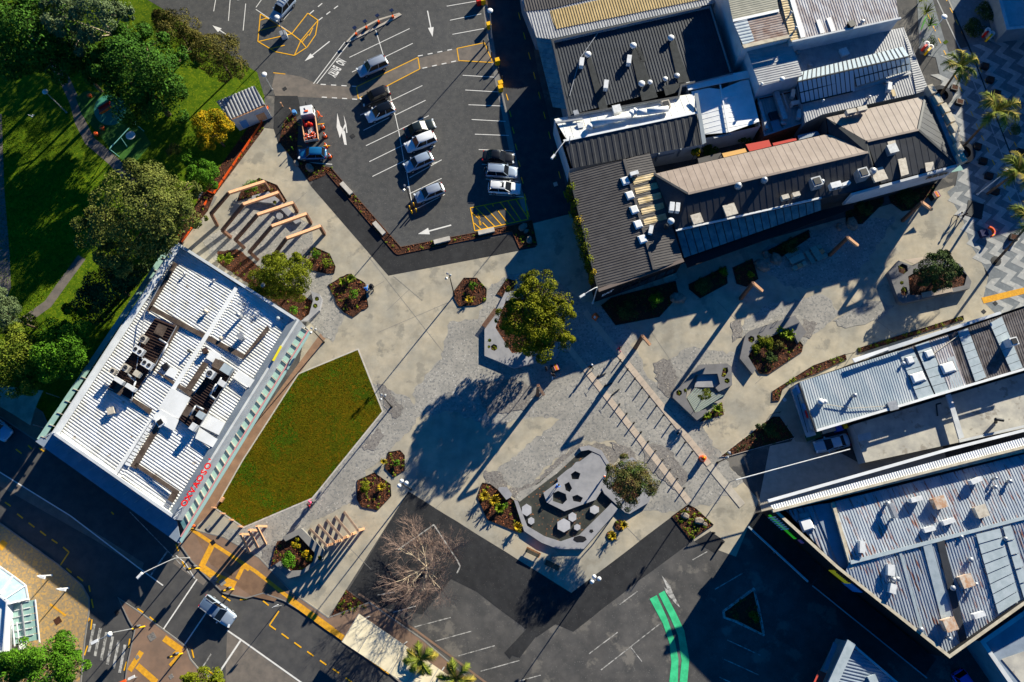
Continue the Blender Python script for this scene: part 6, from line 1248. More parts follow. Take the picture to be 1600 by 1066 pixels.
pl = [(925,707),(940,712),(950,731),(941,765),(931,781),(882,799),(854,785),(849,770),(872,753),(871,747),(885,735),(893,730),(900,722),(906,721)]
b = MB(); o = ccw(X(PL(pl, .4))); hol = [ccw(X(PL(q, .4))) for q in ([(892,741),(899,736),(907,740),(904,749),(894,749)], [(882,757),(889,753),(894,763),(890,769),(884,766)], [(864,771),(872,767),(884,772),(886,781),(879,788),(864,783)], [(894,776),(902,773),(911,778),(907,785),(896,783)])]
b.walls(o, .05, .4).poly([(x, y, .4) for x, y in o], 0, [[(x, y, .4) for x, y in q] for q in hol])
for q in hol: b.walls(q, .05, .4, 0, True)
b.build('platform', PRECAST, e)
for x, y, r_, n_, el in ((823,797,8.5,6,1.15),(830,814,5.6,6,1.1),(881,821,11.5,6,.95),(894.5,808,7,6,1.1),(929,796.5,8,6,.9),(902,824,5.6,6,.95)):
    MB().prism(X(PL(hexa(x, y, r_, n_, .5, el), .4)), .04, .4).build('stepping_stone', STEPST, e)
MB().prism(X(PL(hexa(906,842.5,11,7,.2,.5), 0.412)), .39, .415).build('wall_slot', BLK, e); MB().prism(X(PL(hexa(924,830,3.5,5,.2,.9), 0.412)), .39, .415).build('wall_slot', BLK, e)
tag(MB().prism(X(PL([(778,765),(780,761),(792,761),(800,772),(798,777),(791,781)], .7)), .0, .7).build('stone_seat', PRECAST, None, origin=P(789,770)), 'large pale seat block beside the flax bed and the pond', 'seat')
# timber frames: portals like a gable
def portal(label, bl, el, ap, er, br_, w=.40):
    e = thing('timber_portal', label, 'timber frame', P(*bl), 'gabled timber portals')
    L0, L1, A, R1, R0 = P(*bl, 0), P(*el, 2.05), P(*ap, 3.9), P(*er, 2.45), P(*br_, 0)
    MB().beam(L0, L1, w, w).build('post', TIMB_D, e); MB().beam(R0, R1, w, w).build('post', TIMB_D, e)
    MB().beam(L1-(A-L1).normalized()*.1, A, w, w).build('rafter', TIMB_D, e); MB().beam(A, R1+(R1-A).normalized()*.1, w, w).build('rafter', TIMB, e); return e  # unlit rafter and posts take the dark timber, the sunlit rafter the pale
for k, q in enumerate((((340,353),(330,334),(357.5,302),(412.5,284.5),(420.5,297)), ((360.5,371),(347.5,360),(380,320),(434,301.5),(442.5,316)), ((381.5,387.5),(368,375),(402,336),(457,317.5),(464.5,331)), ((403,406),(390,394),(424.5,354),(478,335),(486,349)), ((433,421),(421,408),(447.5,373),(500,354),(507,366)))):
    portal(('first', 'second', 'third', 'fourth', 'fifth')[k]+' gabled timber portal counting from the park path to the bark bed', *q)
def halfframe(label, base, top, foot, m1, m2, hz=3.1, zf=0.0, grp='sloping timber half-frames', w=.26):
    e = thing('timber_sculpture', label, 'timber sculpture', P(*base), grp)
    MB().beam(P(*base, 0), P(*top, hz), w, w).build('post', m1, e); MB().beam(P(*top, hz), P(*foot, zf), w, w).build('rafter', m2, e); return e
for k, (b_, t_, f_) in enumerate((((390,835),(376,834.5),(390,864)), ((402.5,829),(389,828),(403,857)), ((416,822.5),(401,822),(415.5,850.5)))): halfframe(('left', 'middle', 'right')[k]+' one of the three pale timber frames by the brick footpath', b_, t_, f_, TIMB, TIMB)
for k, (b_, t_, f_) in enumerate((((519.5,850),(510,852.5),(485,827)), ((533,844),(522.5,847),(498,820)), ((544,838),(535.5,841),(511,813)), ((555.5,832.5),(547.5,835.5),(524,807.5)), ((568,826.5),(559.5,829),(538,800)))): halfframe(('nearest the planter', 'second from the planter', 'third from the planter', 'fourth from the planter', 'farthest from the planter')[k]+', one of five timber frames sloping to the ground', b_, t_, f_, TIMB, TIMB_W, 3.1)
for k, (b_, t_, tip) in enumerate((((1410,345),(1441,316),(1456,328)), ((1296,399),(1325,371),(1340,384)), ((1157,467),(1177,442),(1191,455)), ((992.5,544),(1004,525),(1015.5,539)), ((840,618),(841,602.5),(849.5,617.5)))):
    e = thing('timber_post', ('tall timber post with outrigger arm at the white end wall', 'tall timber post with arm right of the picnic tables', 'tall timber post with arm beside the smaller shaded bed', 'tall timber post with arm at the upper end of the right paver band', 'tall timber post with arm below the largest tree of the square')[k], 'timber post', P(*b_), 'tall timber posts marking the path')
    T = P(*t_, 6.0); MB().beam(P(*b_, 0), T, .42, .42, 0, .36, .36).build('post', TIMB_D, e); MB().beam(T+Vector((0, 0, -.1)), P(*tip, 5.0), .34, .34).build('arm', TIMB, e)  # post coloured dark for its unlit side, arm pale for its sunlit top
for k, (x, y) in enumerate(((337,793.5),(350.5,802.5),(364,812.5),(378,823))):
    p = P(x, y, .0); tag(MB().box((p.x, p.y, .55), (.32,.18,1.1), rad(-10)).box((p.x, p.y, 1.12), (.3,.16,.03), rad(-10)).build('timber_bollard', TIMB, None, origin=p), ('first', 'second', 'third', 'last')[k]+' timber post along the lower lawn edge, counting from the shop awning', 'bollard', 'timber posts on the lawn edge')
p = P(348,781); tag(MB().box((p.x, p.y, .2), (.35,.6,.36), rad(60-90)).build('timber_block', TIMB, None, origin=p), 'small timber block lying on the lower corner of the lawn', 'block')
# concrete slabs in the bark strip
for (x, y), d, lb in (((542,296),((531,284),(553,308)),'upper concrete slab seat in the car park bark strip'),((593,358),((583,346),(603,369)),'second concrete slab seat in the car park bark strip'),((691,377),((677,380),(705,373)),'third concrete slab seat, beside the white arrow'),((760,363),((747,366),(774,360)),'fourth concrete slab seat, beside the yellow hatching')):
    p = P(x, y); rz = hdg(*d); tag(MB().box((p.x, p.y, .22), (2.3,.62,.44), rz).build('slab_seat', PALE, None, origin=p), lb, 'seat', 'concrete slab seats in the bark strip')
# benches and picnic tables
def bench(px, rz, label, m=TIMB_B):
    p = P(*px); e = thing('park_bench', label, 'bench', p); cs, sn = math.cos(rz), math.sin(rz)
    def at(x, y, z): return Vector((p.x+x*cs-y*sn, p.y+x*sn+y*cs, z))
    for k in range(4): MB().beam(at(-.95,-.12+k*.13,.45), at(.95,-.12+k*.13,.45), .11, .05).build('seat_slat', m, e)
    for k in range(3): MB().beam(at(-.95,.36+k*.035,.56+k*.12), at(.95,.36+k*.035,.56+k*.12), .05, .1).build('back_slat', m, e)
    for s in (-1, 1): MB().beam(at(s*.75,-.15,0), at(s*.75,-.1,.43), .06, .06).beam(at(s*.75,.3,0), at(s*.75,.42,.85), .06, .06).beam(at(s*.75,-.15,.41), at(s*.75,.34,.41), .06, .04).build('leg', BLK, e)
    return e
bench((832,865), rad(-27), 'orange-brown timber bench in the sun below the pond, left of the pair'); bench((862,885), rad(-27), 'timber bench in the tree shade below the pond, right of the pair', TIMB_D)  # right bench given darker timber for the tree shade over it
def picnic(px, rz, label, flip):
    p = P(*px); e = thing('picnic_table', label, 'picnic table', p, 'picnic tables in the shade'); cs, sn = math.cos(rz), math.sin(rz); s = -1 if flip else 1
    def at(x, y, z): return Vector((p.x+x*cs-y*s*sn, p.y+x*sn+y*s*cs, z))
    for k in range(6): MB().beam(at(-1.05,-.42+k*.16,.75), at(1.05,-.42+k*.16,.75), .145, .06).build('table_slat', TEAL_T, e)
    for k in range(4): MB().beam(at(-1.0,.72+k*.15,.46), at(1.0,.72+k*.15,.46), .13, .06).build('bench_slat', TEAL_T, e)
    for k in (-1, 0, 1):
        q = at(k*.72,-1.0,.24); MB().box(q, (.58,.55,.48), rz).build('stool', TEAL_T if k else TIMB, e)
    for k in (-1, 1): MB().beam(at(k*.8,-.3,0), at(k*.8,-.3,.72), .1, .1).beam(at(k*.8,.3,0), at(k*.8,.3,.72), .1, .1).beam(at(k*.8,.95,0), at(k*.8,.95,.44), .1, .3).build('leg', BLK, e)
    return e
picnic((1242,407), rad(24), 'left picnic table with three stools along its lower side', False); picnic((1273,399), rad(-66), 'right picnic table with three stools along its left side', True)
bench((1047,438), rad(20), 'pale bench in deep shade below the dark cafe roof', TEAL_T)
for k, (x, y) in enumerate(((1195,512),(1212,505))):
    p = P(x, y, .7); b = MB(); b.path([p+Vector((-.35,-.05,0)), p+Vector((-.3,0,.35)), p+Vector((.25,.25,.35)), p+Vector((.3,.3,0))], .03, 6); tag(b.build('hoop_rail', BLK, None, origin=p), ('left', 'right')[k]+' black hoop rail on the C-shaped planter', 'rail')
# black bollards between the paver bands
def bollard_proto():
    e = thing('bollard', 'x', 'bollard', (0, 0, 0), 'black bollards along the paver bands'); MB().lathe((0, 0, 0), [(.085, 0), (.085, .74), (.07, .78), (.02, .8)], 10).build('post', BLK, e); MB().lathe((0, 0, 0), [(.13, 0), (.13, .03), (.09, .03)], 10).build('base_plate', BLK, e); return e
bp = bollard_proto(); first = True
ORD = ['topmost','second','third','fourth','fifth','sixth','seventh','eighth','ninth','tenth','eleventh','twelfth','thirteenth','lowest']
for row, (x0, y0, dx, dy, n, skip) in enumerate(((969,564,11.25,14.2,12,(11,)), (922.5,574.5,11.25,14.5,14,()))):
    for k in range(n):
        if k in skip: continue
        lb = '%s black bollard of the %s row between the two paver bands, counting downwards' % (ORD[k], 'right' if row == 0 else 'left'); p = P(x0+dx*k, y0+dy*k)
        if first: bp.location = p; ORG[bp] = p; bp['label'] = lb; first = False
        else: copy_thing(bp, p, 0, lb)
for k, (x, y) in enumerate(((1114,833),(1128,848))):
    p = P(x, y); copy_thing(bp, p, 0, ('left', 'right')[k]+' black bollard at the lower car park corner', (1.3, 1.3, 1.2), 'car park corner bollards')
for k, (x, y) in enumerate(((756,72),(762,80),(768,90),(773,100),(779,114),(785,127))): copy_thing(bp, P(x, y), 0, ORD[k]+' black kerb post beside the yellow bins of the service lane', (1.0, 1.0, 1.7), 'kerb posts along the service lane')
# lamps
def lamp(label, base, top, h, style, m=None, group=None, arm=None, h2=None):
    p = P(*base); m = m or BLK; e = thing('street_lamp', label, 'lamp', p, group); t = Vector((p.x, p.y, h))
    MB().tube(p, t, .09, .055, 8).lathe(p, [(.16, 0), (.16, .04), (.12, .25), (.09, .3)], 10).build('pole', m, e)
    if style == 'spots':
        for z, a in ((h-.05, 2.2), (h-.55, 3.3), (h-.9, 1.5)):
            d = Vector((math.cos(a), math.sin(a), 0)); c = Vector((p.x, p.y, z)); MB().tube(c, c+d*.35, .03, .03, 6).build('bracket', m, e)
            MB().tube(c+d*.35+Vector((0,0,.12)), c+d*.55+Vector((0,0,-.18)), .12, .15, 10).build('lamp_head', GREYM, e)
    elif style == 'balls':
        for a in (0.4, 1.9, 3.4):
            d = Vector((math.cos(a), math.sin(a), 0)); c = t+d*.45; MB().tube(t, c, .03, .03, 6).build('bracket', m, e); MB().ball(c, .26, 12, 8).build('lamp_head', WHITEM, e, True)
    elif style == 'head':
        c = t+Vector((0, 0, .05)); MB().lathe(c, [(.1, -.1), (.4, -.02), (.42, .06), (.2, .16), (.02, .18)], 14).build('lamp_head', WHITEM, e, True)
    elif style == 'arm':
        q = P(*top, h2 or h); MB().path([t, t.lerp(q, .15)+Vector((0,0,.25)), t.lerp(q, .6)+Vector((0,0,.3)), q+Vector((0,0,.1))], .05, 7).build('arm', m, e)
        d = (q-t); d.z = 0; d.normalize(); MB().box(q+d*.25+Vector((0,0,.08)), (.85,.34,.16), math.atan2(d.y, d.x), 0, .8).build('lamp_head', WHITEM, e)
    return e
lamp('plaza floodlight mast standing at the six-sided bark bed', (710,462), None, 7.6, 'spots'); lamp('plaza floodlight mast at the right corner of the lawn', (612,636), None, 6.2, 'spots'); lamp('plaza floodlight mast just right of the two beds below the lawn', (642,765), None, 7.0, 'balls')
lamp('three-globe lamp at the lower tip of the square', (924,905), None, 5.5, 'balls', GREYM); lamp('plaza floodlight mast at the top corner of the glass awning', (506,535), None, 5.5, 'spots')
lamp('car park mast ringed by four yellow bollards', (645,325), None, 6.2, 'spots'); lamp('round-headed lamp in the yellow hatched island', (447,60), None, 4.6, 'head', GREYM); lamp('white-headed lamp beside the park hut corner', (425,140), None, 3.6, 'head', GREYM); lamp('white-headed lamp on the service lane kerb', (768,60), None, 6.0, 'head', GREYM)
lamp('curved white street lamp over the service lane', (886,252), (866,243), 7.0, 'arm', WHITEM); lamp('white street lamp arm over the cafe corner by the vine', (926,474), (912,461), 6.5, 'arm', WHITEM, h2=6.8)
lamp('mast lamp beside the orange drum on the right paver band', (1121,723), None, 7.0, 'spots')
lamp('slim lamp on the brick footpath nearest the glasshouse', (82,899), (63,901), 3.0, 'arm', WHITEM, h2=3.0); lamp('slim lamp on the brick footpath, right of its twin', (108,919), (95,921), 2.6, 'arm', WHITEM, h2=2.6)
lamp('large curved street lamp at the corner of the white-roofed building', (296,872), (221,897), 4.0, 'arm', GREYM, h2=9.0); lamp('leaning white lamp on the street beside the spiky plants', (1437,75), (1484,30), 6.8, 'head', WHITEM); lamp('white lamp pole between the right-edge palms', (1527,304), (1574,272), 6.6, 'head', WHITEM)
lamp('park lamp post on the grass beside the playground path', (104,176), None, 5.2, 'head', GREYM); lamp('small white park lamp at the shaded path', (92,104), None, 3.5, 'head', GREYM); lamp('lamp on the lower car park edge at the bottom of the picture', (822,1063), None, 5.0, 'head', BLK)
for k, (x, y) in enumerate(((641,327),(647,322),(651,331),(644,334))):
    p = P(x, y); tag(MB().lathe(p, [(.1,0),(.1,.95),(.03,1.0)], 10).build('yellow_bollard', YELM, None, origin=p), ('left','upper','right','lower')[k]+' one of four yellow bollards round the car park mast', 'bollard', 'yellow bollards round the mast')
# traffic signals: yellow lower pole, heads
def signal(label, base, h, top=None, mast=None):
    p = P(*base, .1); e = thing('traffic_signal', label, 'traffic signal', p, 'traffic signals at the crossing'); MB().tube(p, p+Vector((0,0,min(h, 3.3))), .09, .08, 9).build('pole', YELM, e)
    if h > 3.4: MB().tube(p+Vector((0,0,3.3)), p+Vector((0,0,h)), .07, .05, 8).build('mast', GREYM, e)
    for a in (0.6, 3.4):
        c = p+Vector((math.cos(a)*.35, math.sin(a)*.35, min(h, 3.3)-.75)); hd = MB().box(c, (.3,.28,.95), a).build('signal_head', BLK, e)
        for z in (-.3, 0, .3): MB().lathe(c+Vector((math.cos(a)*.15, math.sin(a)*.15, z-.05)), [(.11,0),(.11,.1)], 8).build('visor', GREYM, hd)
        MB().tube(p+Vector((0,0,min(h,3.3)-.7)), c, .03, .03, 5).build('bracket', GREYM, e)
    if mast:
        q = p+Vector((0,0,h)); d = (P(*mast, h)-q); MB().tube(q, q+d, .05, .04, 7).build('outreach_arm', GREYM, e); MB().box(q+d, (.8,.32,.16), math.atan2(d.y, d.x)).build('lamp_head', WHITEM, e); MB().ball(q+d*.18, .3, 10, 6).build('camera_dome', WHITEM, e, True)
    return e
signal('tall traffic signal with lamp arm on the island beside the zebra bars', (226,979), 7.5, None, (148,1003)); signal('traffic signal at the middle of the traffic island', (285,1021), 3.3); signal('traffic signal at the corner of the shop building kerb', (312,888), 3.2); signal('traffic signal on the brick kerb above the silver car', (365,921), 3.2)
p = P(440,946, .1); e = thing('parking_sign', 'slim kerbside sign post right of the silver car', 'sign', p); MB().tube(p, p+Vector((0,0,3.4)), .04, .04, 7).build('pole', GREYM, e); MB().box(p+Vector((.2,.1,3.2)), (.7,.06,.4), rad(25)).build('sign_board', WHITEM, e)
p = P(1463,80); e = thing('banner_sign', 'slim post with lime green banner at the chevron edge', 'sign', p); MB().tube(p, P(1476,67,2.6), .04, .04, 7).build('pole', GREYM, e); MB().beam(P(1475,68,2.6), P(1480,64,2.7), .5, .1).build('sign_board', LF_FERN, e)
p = P(1437,54); e = thing('street_banner', 'tall green feather banner among the spiky plants', 'banner', p); MB().tube(p, P(1441,45,2.0), .04, .04, 7).build('pole', PINK, e); MB().beam(P(1440,45,2.2), P(1446,28,4.2), .7, .06).build('banner_cloth', mat('lime_cloth', S(120,210,80)), e)
p = P(214,1058,.1); e = thing('kerb_sign', 'small sign with orange and white boards at the bottom of the island', 'sign', p); MB().tube(p, p+Vector((0,0,2.4)), .04, .04, 6).build('pole', GREYM, e); MB().box(p+Vector((-.6,-.2,2.3)), (.9,.3,.1), .4).build('sign_board', ORNG, e); MB().box(p+Vector((.3,.2,2.0)), (.8,.3,.08), .4).build('sign_board', WHITEM, e)
# bins
def bin_(label, px, m, s=.62, grp=None, lid=None):
    p = P(*px); e = thing('litter_bin', label, 'bin', p, grp); MB().box((p.x, p.y, .5), (s, s*.95, 1.0), rad(15), 0, 1.08).build('body', m, e); MB().box((p.x, p.y, 1.05), (s*1.15, s*1.1, .1), rad(15), 0, .9).build('lid', lid or m, e); MB().box((p.x, p.y, .05), (s*.8, s*.8, .1), rad(15)).build('base', BLK, e); return e
for px, m_, lb in (((755,6),YELM,'yellow bin at the top edge beside the red bin'),((748,7),REDM,'red bin at the top of the service lane kerb'),((764,44),YELM,'yellow bin next to the white-headed lane lamp'),((777,100),YELM,'single yellow bin beside the brown median'),((782,135),YELM,'upper one of the two touching yellow bins'),((782,142),YELM,'lower one of the two touching yellow bins')): bin_(lb, px, m_, .62, 'bins along the service lane')
for k, (x, y) in enumerate(((1446,78),(1541,57))):
    p = P(x, y); e = thing('recycling_station', ('left', 'right')[k]+' recycling station with two round openings and red and yellow fronts', 'recycling bin', p, 'street recycling stations')
    for dx, dy in ((-.25,.35),(.25,-.25)): MB().lathe((p.x+dx, p.y+dy, 0), [(.4,0),(.4,1.1),(.27,1.12),(.25,.9)], 14).build('bin_drum', WHITEM, e)
    MB().box((p.x-.5, p.y-.05, .6), (.5,.3,1.1), .6).build('front_panel', REDM, e); MB().box((p.x-.1, p.y-.7, .6), (.75,.3,1.1), .75).build('front_panel', YELM, e)
def stripebin(label, px):
    p = P(*px); e = thing('litter_bin', label, 'bin', p); MB().box((p.x, p.y, .5), (1.0,.9,1.0), rad(20)).build('body', BLK, e)
    for k, m_ in enumerate((PINK, ORNG, YELM, SIGN_P)): MB().box((p.x-.1+.14*k, p.y+.03*k, 1.012+.004*k), (.1,.85,.03), rad(20)).build('stripe', m_, e)
stripebin('black bin with bright striped top at the white end wall', (1457,309)); stripebin('black bin with striped top below the largest tree of the square', (867,577))
# planters and round seats on the chevron street
for k, (x, y) in enumerate(((1537,106),(1545,127),(1555,148),(1489,140),(1497,162),(1525,231),(1534,254),(1543,277),(1553,301),(1581,373),(1592,240))):
    p = P(x, y); e = thing('street_planter', ('topmost right-hand','second right-hand','third right-hand','topmost left-hand','second left-hand','upper middle','second middle','third middle','lowest middle','bottom right','lone right-edge')[k]+' black square planter box on the chevron paving', 'planter', p, 'black planter boxes along the chevron street'); MB().box((p.x, p.y, .3), (.95,.85,.6), rad(-20), 0, 1.05).build('box', BLK, e); MB().box((p.x, p.y, .585), (.8,.7,.04), rad(-20)).build('soil', SOIL, e)
for (x, y), r_, lb in (((1469,151),1.6,'black round bench at the foot of the upper palm'),((1503,240),1.7,'black round bench at the foot of the bushiest palm')):
    p = P(x, y); e = thing('round_bench', lb, 'bench', p); MB().lathe(p, [(r_,0),(r_,.45),(r_*.6,.47),(r_*.55,.1)], 26).build('seat', mat('black_gloss_'+str(x), S(26,28,32), rough=.25), e, False)
p = P(1523,328); MB().box((p.x, p.y, .045), (2.2,2.4,.05), rad(-20)).build('tree_grate', BLK, street); p = P(1556,408); MB().lathe((p.x, p.y, 0), [(.7,.03),(.7,.06),(.3,.07)], 16).build('tree_grate', BLK, street)
p = P(1540,366); e = thing('sculpted_seat', 'round orange and pink curved seat on a dark block, chevron street', 'seat', p); b = MB()
MB().box((p.x-.5, p.y, .3), (1.0,.95,.6), rad(10)).build('block', mat('navy_block', S(36,40,80)), e)
for k in range(9):
    a0, a1 = -1.3+k*.3, -1.3+(k+1)*.3; MB().beam((p.x+.7*math.cos(a0), p.y+.7*math.sin(a0), .75), (p.x+.7*math.cos(a1), p.y+.7*math.sin(a1), .75), .2, .5).build('back_segment', (ORNG, YELM, PINKC)[k % 3] if k < 3 else ORNG, e)
# orange works gear
def cone_proto():
    e = thing('traffic_cone', 'x', 'cone', (0,0,0)); MB().box((0,0,.03), (.45,.45,.06)).build('base', BLK, e); MB().lathe((0,0,.06), [(.17,0),(.05,.78),(.02,.82)], 12).build('body', ORNG, e); MB().lathe((0,0,.06), [(.127,.35),(.092,.55)], 12).build('reflective_band', WHITEM, e); return e
cp = cone_proto(); cl = ['upper orange cone beside the truck tray, with a yellow bar', 'second orange cone beside the truck tray', 'orange cone beside the rear of the blue hatchback', 'lowest orange cone below the blue hatchback']
for k, (x, y) in enumerate(((505,200),(508.5,214),(510,230),(516,246))):
    p = P(x, y)
    if k == 0: cp.location = p; cp['label'] = cl[0]; cp.scale = (1.5,1.5,1.3); ORG[cp] = p; cp['group'] = 'cones around the truck'
    else: copy_thing(cp, p, .4*k, cl[k])
for (x, y), a in (((504,199),.1),((513,233),-.05)):
    p = P(x, y); tag(MB().box((p.x, p.y, .9), (.9,.09,.09), a).build('barrier_bar', YELM, None, origin=p), ('upper' if y < 210 else 'lower')+' yellow barrier bar resting on the cones by the truck', 'barrier')
p = P(1097,717); e = thing('safety_drum', 'orange and white safety drum on the right paver band', 'safety drum', p); MB().lathe(p, [(.45,0),(.45,.12),(.36,.14),(.33,1.05),(.2,1.12),(.02,1.14)], 16).build('body', ORNG, e); MB().lathe(p, [(.357,.4),(.345,.65)], 16).build('reflective_band', WHITEM, e); MB().lathe((p.x,p.y,1.13), [(.12,0),(.12,.12),(.02,.2)], 10).build('warning_lamp', YELM, e)
p = P(931,496); e = thing('folding_sign', 'orange folding warning sign on the paver band by the dark cafe', 'sign', p); MB().beam((p.x-.35,p.y-.3,.0),(p.x-.05,p.y,.95),.75,.05).build('board', ORNG, e); MB().beam((p.x+.35,p.y+.3,.0),(p.x-.03,p.y+.03,.95),.75,.05).build('board', ORNG, e); MB().beam((p.x-.26,p.y-.2,.35),(p.x-.12,p.y-.06,.75),.3,.07).build('white_panel', WHITEM, e)
def netfence(label, pts, h=.55):
    q = [P(x, y) for x, y in pts]; e = thing('net_fence', label, 'fence', q[0], 'orange net fences')
    for a, b in zip(q[:-1], q[1:]):
        L = (b-a).length; n = max(1, int(L/2.2))
        for k in range(n+1): c = a.lerp(b, k/n); MB().tube(c, c+Vector((0,0,h+.1)), .04, .04, 6).build('stake', TIMB_D, e)
        for z in (.2, .45, .7, .95): MB().beam(a+Vector((0,0,z*h)), b+Vector((0,0,z*h)), .03, .17*h).build('net_band', ORNG, e)
netfence('long orange net fence along the bark bed from the park hut', [(420,168),(408,197),(335,304),(317,297)]); netfence('short orange net fence piece by the olive-crowned tree', [(320,322),(325,314)], .5); netfence('orange net fence pair end nearest the white-roofed building', [(285,380),(304,352)], .5); netfence('orange net fence under the edge of the olive crown', [(275,375),(285,361)], .5)
MB().poly([Vector((p.x, p.y, .03)) for p in PL([(303,308),(313,298),(340,308),(332,322)][::-1])]).build('path_slab', CONC_D)['kind'] = 'structure'
# kerb island with small solar posts, car park
NAVY = mat('navy_panel', S(34,44,72), rough=.25)
e = thing('kerb_island', 'curved pale kerb island between car park lanes', 'kerb island', P(585,42)); MB().prism(X(PL([(541,66),(558,48),(590,31),(624,21),(628,24),(605,37),(575,52),(545,67)])), 0, .14).build('kerb', CONC2, e); MB().prism(X(PL([(547,62),(560,50),(590,34),(620,24),(600,36),(572,50)])), 0, .15).build('infill', ASPH, e)
for k, (x, y) in enumerate(((557,53),(573,43),(592,34),(614,26))):
    p = P(x, y); e = thing('solar_post', ('lowest', 'second', 'third', 'topmost')[k]+' short solar-topped post on the curved kerb island', 'post', p, 'solar posts on the kerb island'); MB().tube(p, p+Vector((0,0,1.3)), .06, .06, 8).build('post', BLK, e); MB().box(p+Vector((0,0,1.4)), (.55,.5,.06), .6).build('solar_panel', NAVY, e); MB().box(p+Vector((.05,-.3,.3)), (.3,.3,.5), .3).build('base', ORNG, e)
p = P(444,60); e = thing('island_box', 'white utility box at the foot of the round-headed lamp', 'utility box', p); MB().box((p.x+.1,p.y+.2,.5),(.9,.8,1.0),.3).build('body', WHITEM, e); MB().box((p.x+.1,p.y+.2,1.02),(.95,.85,.06),.3).build('lid', GREYM, e)
for k, ((x, y), m_, lb) in enumerate((((442,167),TIMB,'pale timber peg on the fresh asphalt above the truck bed'),((456,176),TIMB,'timber peg at the upper tip of the truck bed'),((452,191),LF_MID,'green-topped peg in the upper truck bed'),((457,220),LF_MID,'green-topped peg in the middle of the truck bed'),((459,236),LF_MID,'green-topped peg left of the blue hatchback'))):
    p = P(x, y); tag(MB().tube(p, p+Vector((0,0,1.0)), .07, .07, 7).lathe(p+Vector((0,0,1.0)), [(.1,0),(.1,.1),(.02,.12)], 8).build('marker_peg', m_, None, origin=p), lb, 'peg', 'marker pegs by the truck')
p = P(461,178); tag(MB().lathe(p, [(.3,0),(.32,.3),(.3,.7),(.25,.72)], 14).build('blue_drum', SIGN_B, None, origin=p), 'small blue drum in the bark bed left of the truck', 'drum')
# playground
p = P(164,169); e = thing('playground_slide', 'red slide on the green playground disc', 'slide', p); MB().beam(P(155,174,.3), P(172,163,1.3), .9, .12).build('chute', REDM, e); MB().beam(P(154,170,.5), P(171,159,1.5), .12, .35).build('side_rail', REDM, e); MB().beam(P(157,178,.5), P(174,167,1.5), .12, .35).build('side_rail', ORNG, e); MB().tube(P(172,163), P(172,163,1.3), .06, .06).build('leg', BLK, e)
for px, lb in (((142,152),'orange play stool above the playground disc'),((162,202),'orange play stool below the slide'),((152,212),'orange play stool lowest beside the path')):
    p = P(*px); e = thing('play_stool', lb, 'stool', p, 'playground stools'); MB().lathe(p, [(.2,0),(.16,.3),(.36,.45),(.36,.52),(.1,.55)], 14).build('seat', ORNG, e, True)
e = thing('swing_frame', 'pale teal swing frame beside the playground path', 'swing', P(190,215)); TEALM = mat('teal_frame_paint', S(120,180,172), rough=.5)
A, B = P(171,233,2.2), P(209,192,2.2); MB().tube(A, B, .06, .06, 8).build('top_bar', TEALM, e)
for c, f in ((A,(186,245)),(A,(176,226)),(B,(225,205)),(B,(213,190)),(A.lerp(B,.45),(199,230))): MB().tube(c, P(*f), .05, .05, 7).build('leg', TEALM, e)
p = P(207,215); e = thing('basket_swing', 'round pale basket swing seat hanging in the swing frame', 'swing seat', (p.x,p.y,.5)); MB().lathe((p.x,p.y,.5), [(.55,0),(.7,.1),(.66,.14),(.5,.05)], 18).build('basket', WHITEM, e, True)
p = P(53,185); b = MB(); b.ball((p.x,p.y,.5), .16, 8, 6, 0, .7); b.add([(p.x-.1,p.y,.55),(p.x-.6,p.y+.25,.7),(p.x-.2,p.y+.2,.58)],[(0,1,2)]); b.add([(p.x+.1,p.y,.55),(p.x+.6,p.y+.1,.7),(p.x+.1,p.y+.2,.58)],[(0,1,2)]); b.ball((p.x+.1,p.y+.2,.55), .09, 8, 5); tag(b.build('gull', WHITEM, None, origin=p), 'white gull with spread wings over the park lawn', 'bird')
# fabric canopies
def sail(label, quad, z, m, posts, sagv=.5, name='shade_sail'):
    a, b, c, d = (P(x, y, z) for x, y in quad); e = thing(name, label, 'canopy', (a+b+c+d)/4*1.0-Vector((0,0,z))); n = 10; vs = []
    for i in range(n+1):
        for j in range(n+1):
            u, v = i/n, j/n; u2 = u; q = a.lerp(b, u).lerp(d.lerp(c, u), v); k = 4*u*(1-u); k2 = 4*v*(1-v)
            q = q+((a+b+c+d)/4-q)*(.10*(k*(1-k2)+k2*(1-k))); vs.append(q+Vector((0,0,.6*(1-k)*(1-k2)-sagv*.3*k*k2)))
    MB().add(vs, [(i*(n+1)+j, (i+1)*(n+1)+j, (i+1)*(n+1)+j+1, i*(n+1)+j+1) for i in range(n) for j in range(n)]).build('cloth', m, e, True)
    for q in posts: c = P(*q, z); MB().tube((c.x,c.y,0), (c.x,c.y,z), .06, .06, 8).build('post', GREYM, e)
    return e
sail('weathered cream shade sail beside the left end of the shop building', [(-70,585),(62,613),(81,624),(50,665)][::1] and [(-60,590),(72,612),(52,666),(-60,605)], 3.0, CREAM_D, [(72,614),(52,664)])
e = thing('bus_canopy', 'long cream fabric canopy over the footpath at the bottom edge', 'canopy', P(620,1010))
qa, qb, qc, qd = (561,959), (760,1096), (735,1136), (534,1003)
for k in range(8):
    t0, t1 = k/8, (k+.985)/8; f = lambda a, b, t: (a[0]+(b[0]-a[0])*t, a[1]+(b[1]-a[1])*t)
    r0, r1, l0, l1 = f(qa,qb,t0), f(qa,qb,t1), f(qd,qc,t0), f(qd,qc,t1); MB().add([P(*r0,2.9), P(*r1,2.9), P(*l1,3.2), P(*l0,3.2)], [(0,3,2,1)]).build('fabric_panel', CREAM_F, e); MB().beam(P(*r0,2.95), P(*l0,3.25), .06, .08).build('rib', GREYM, e)
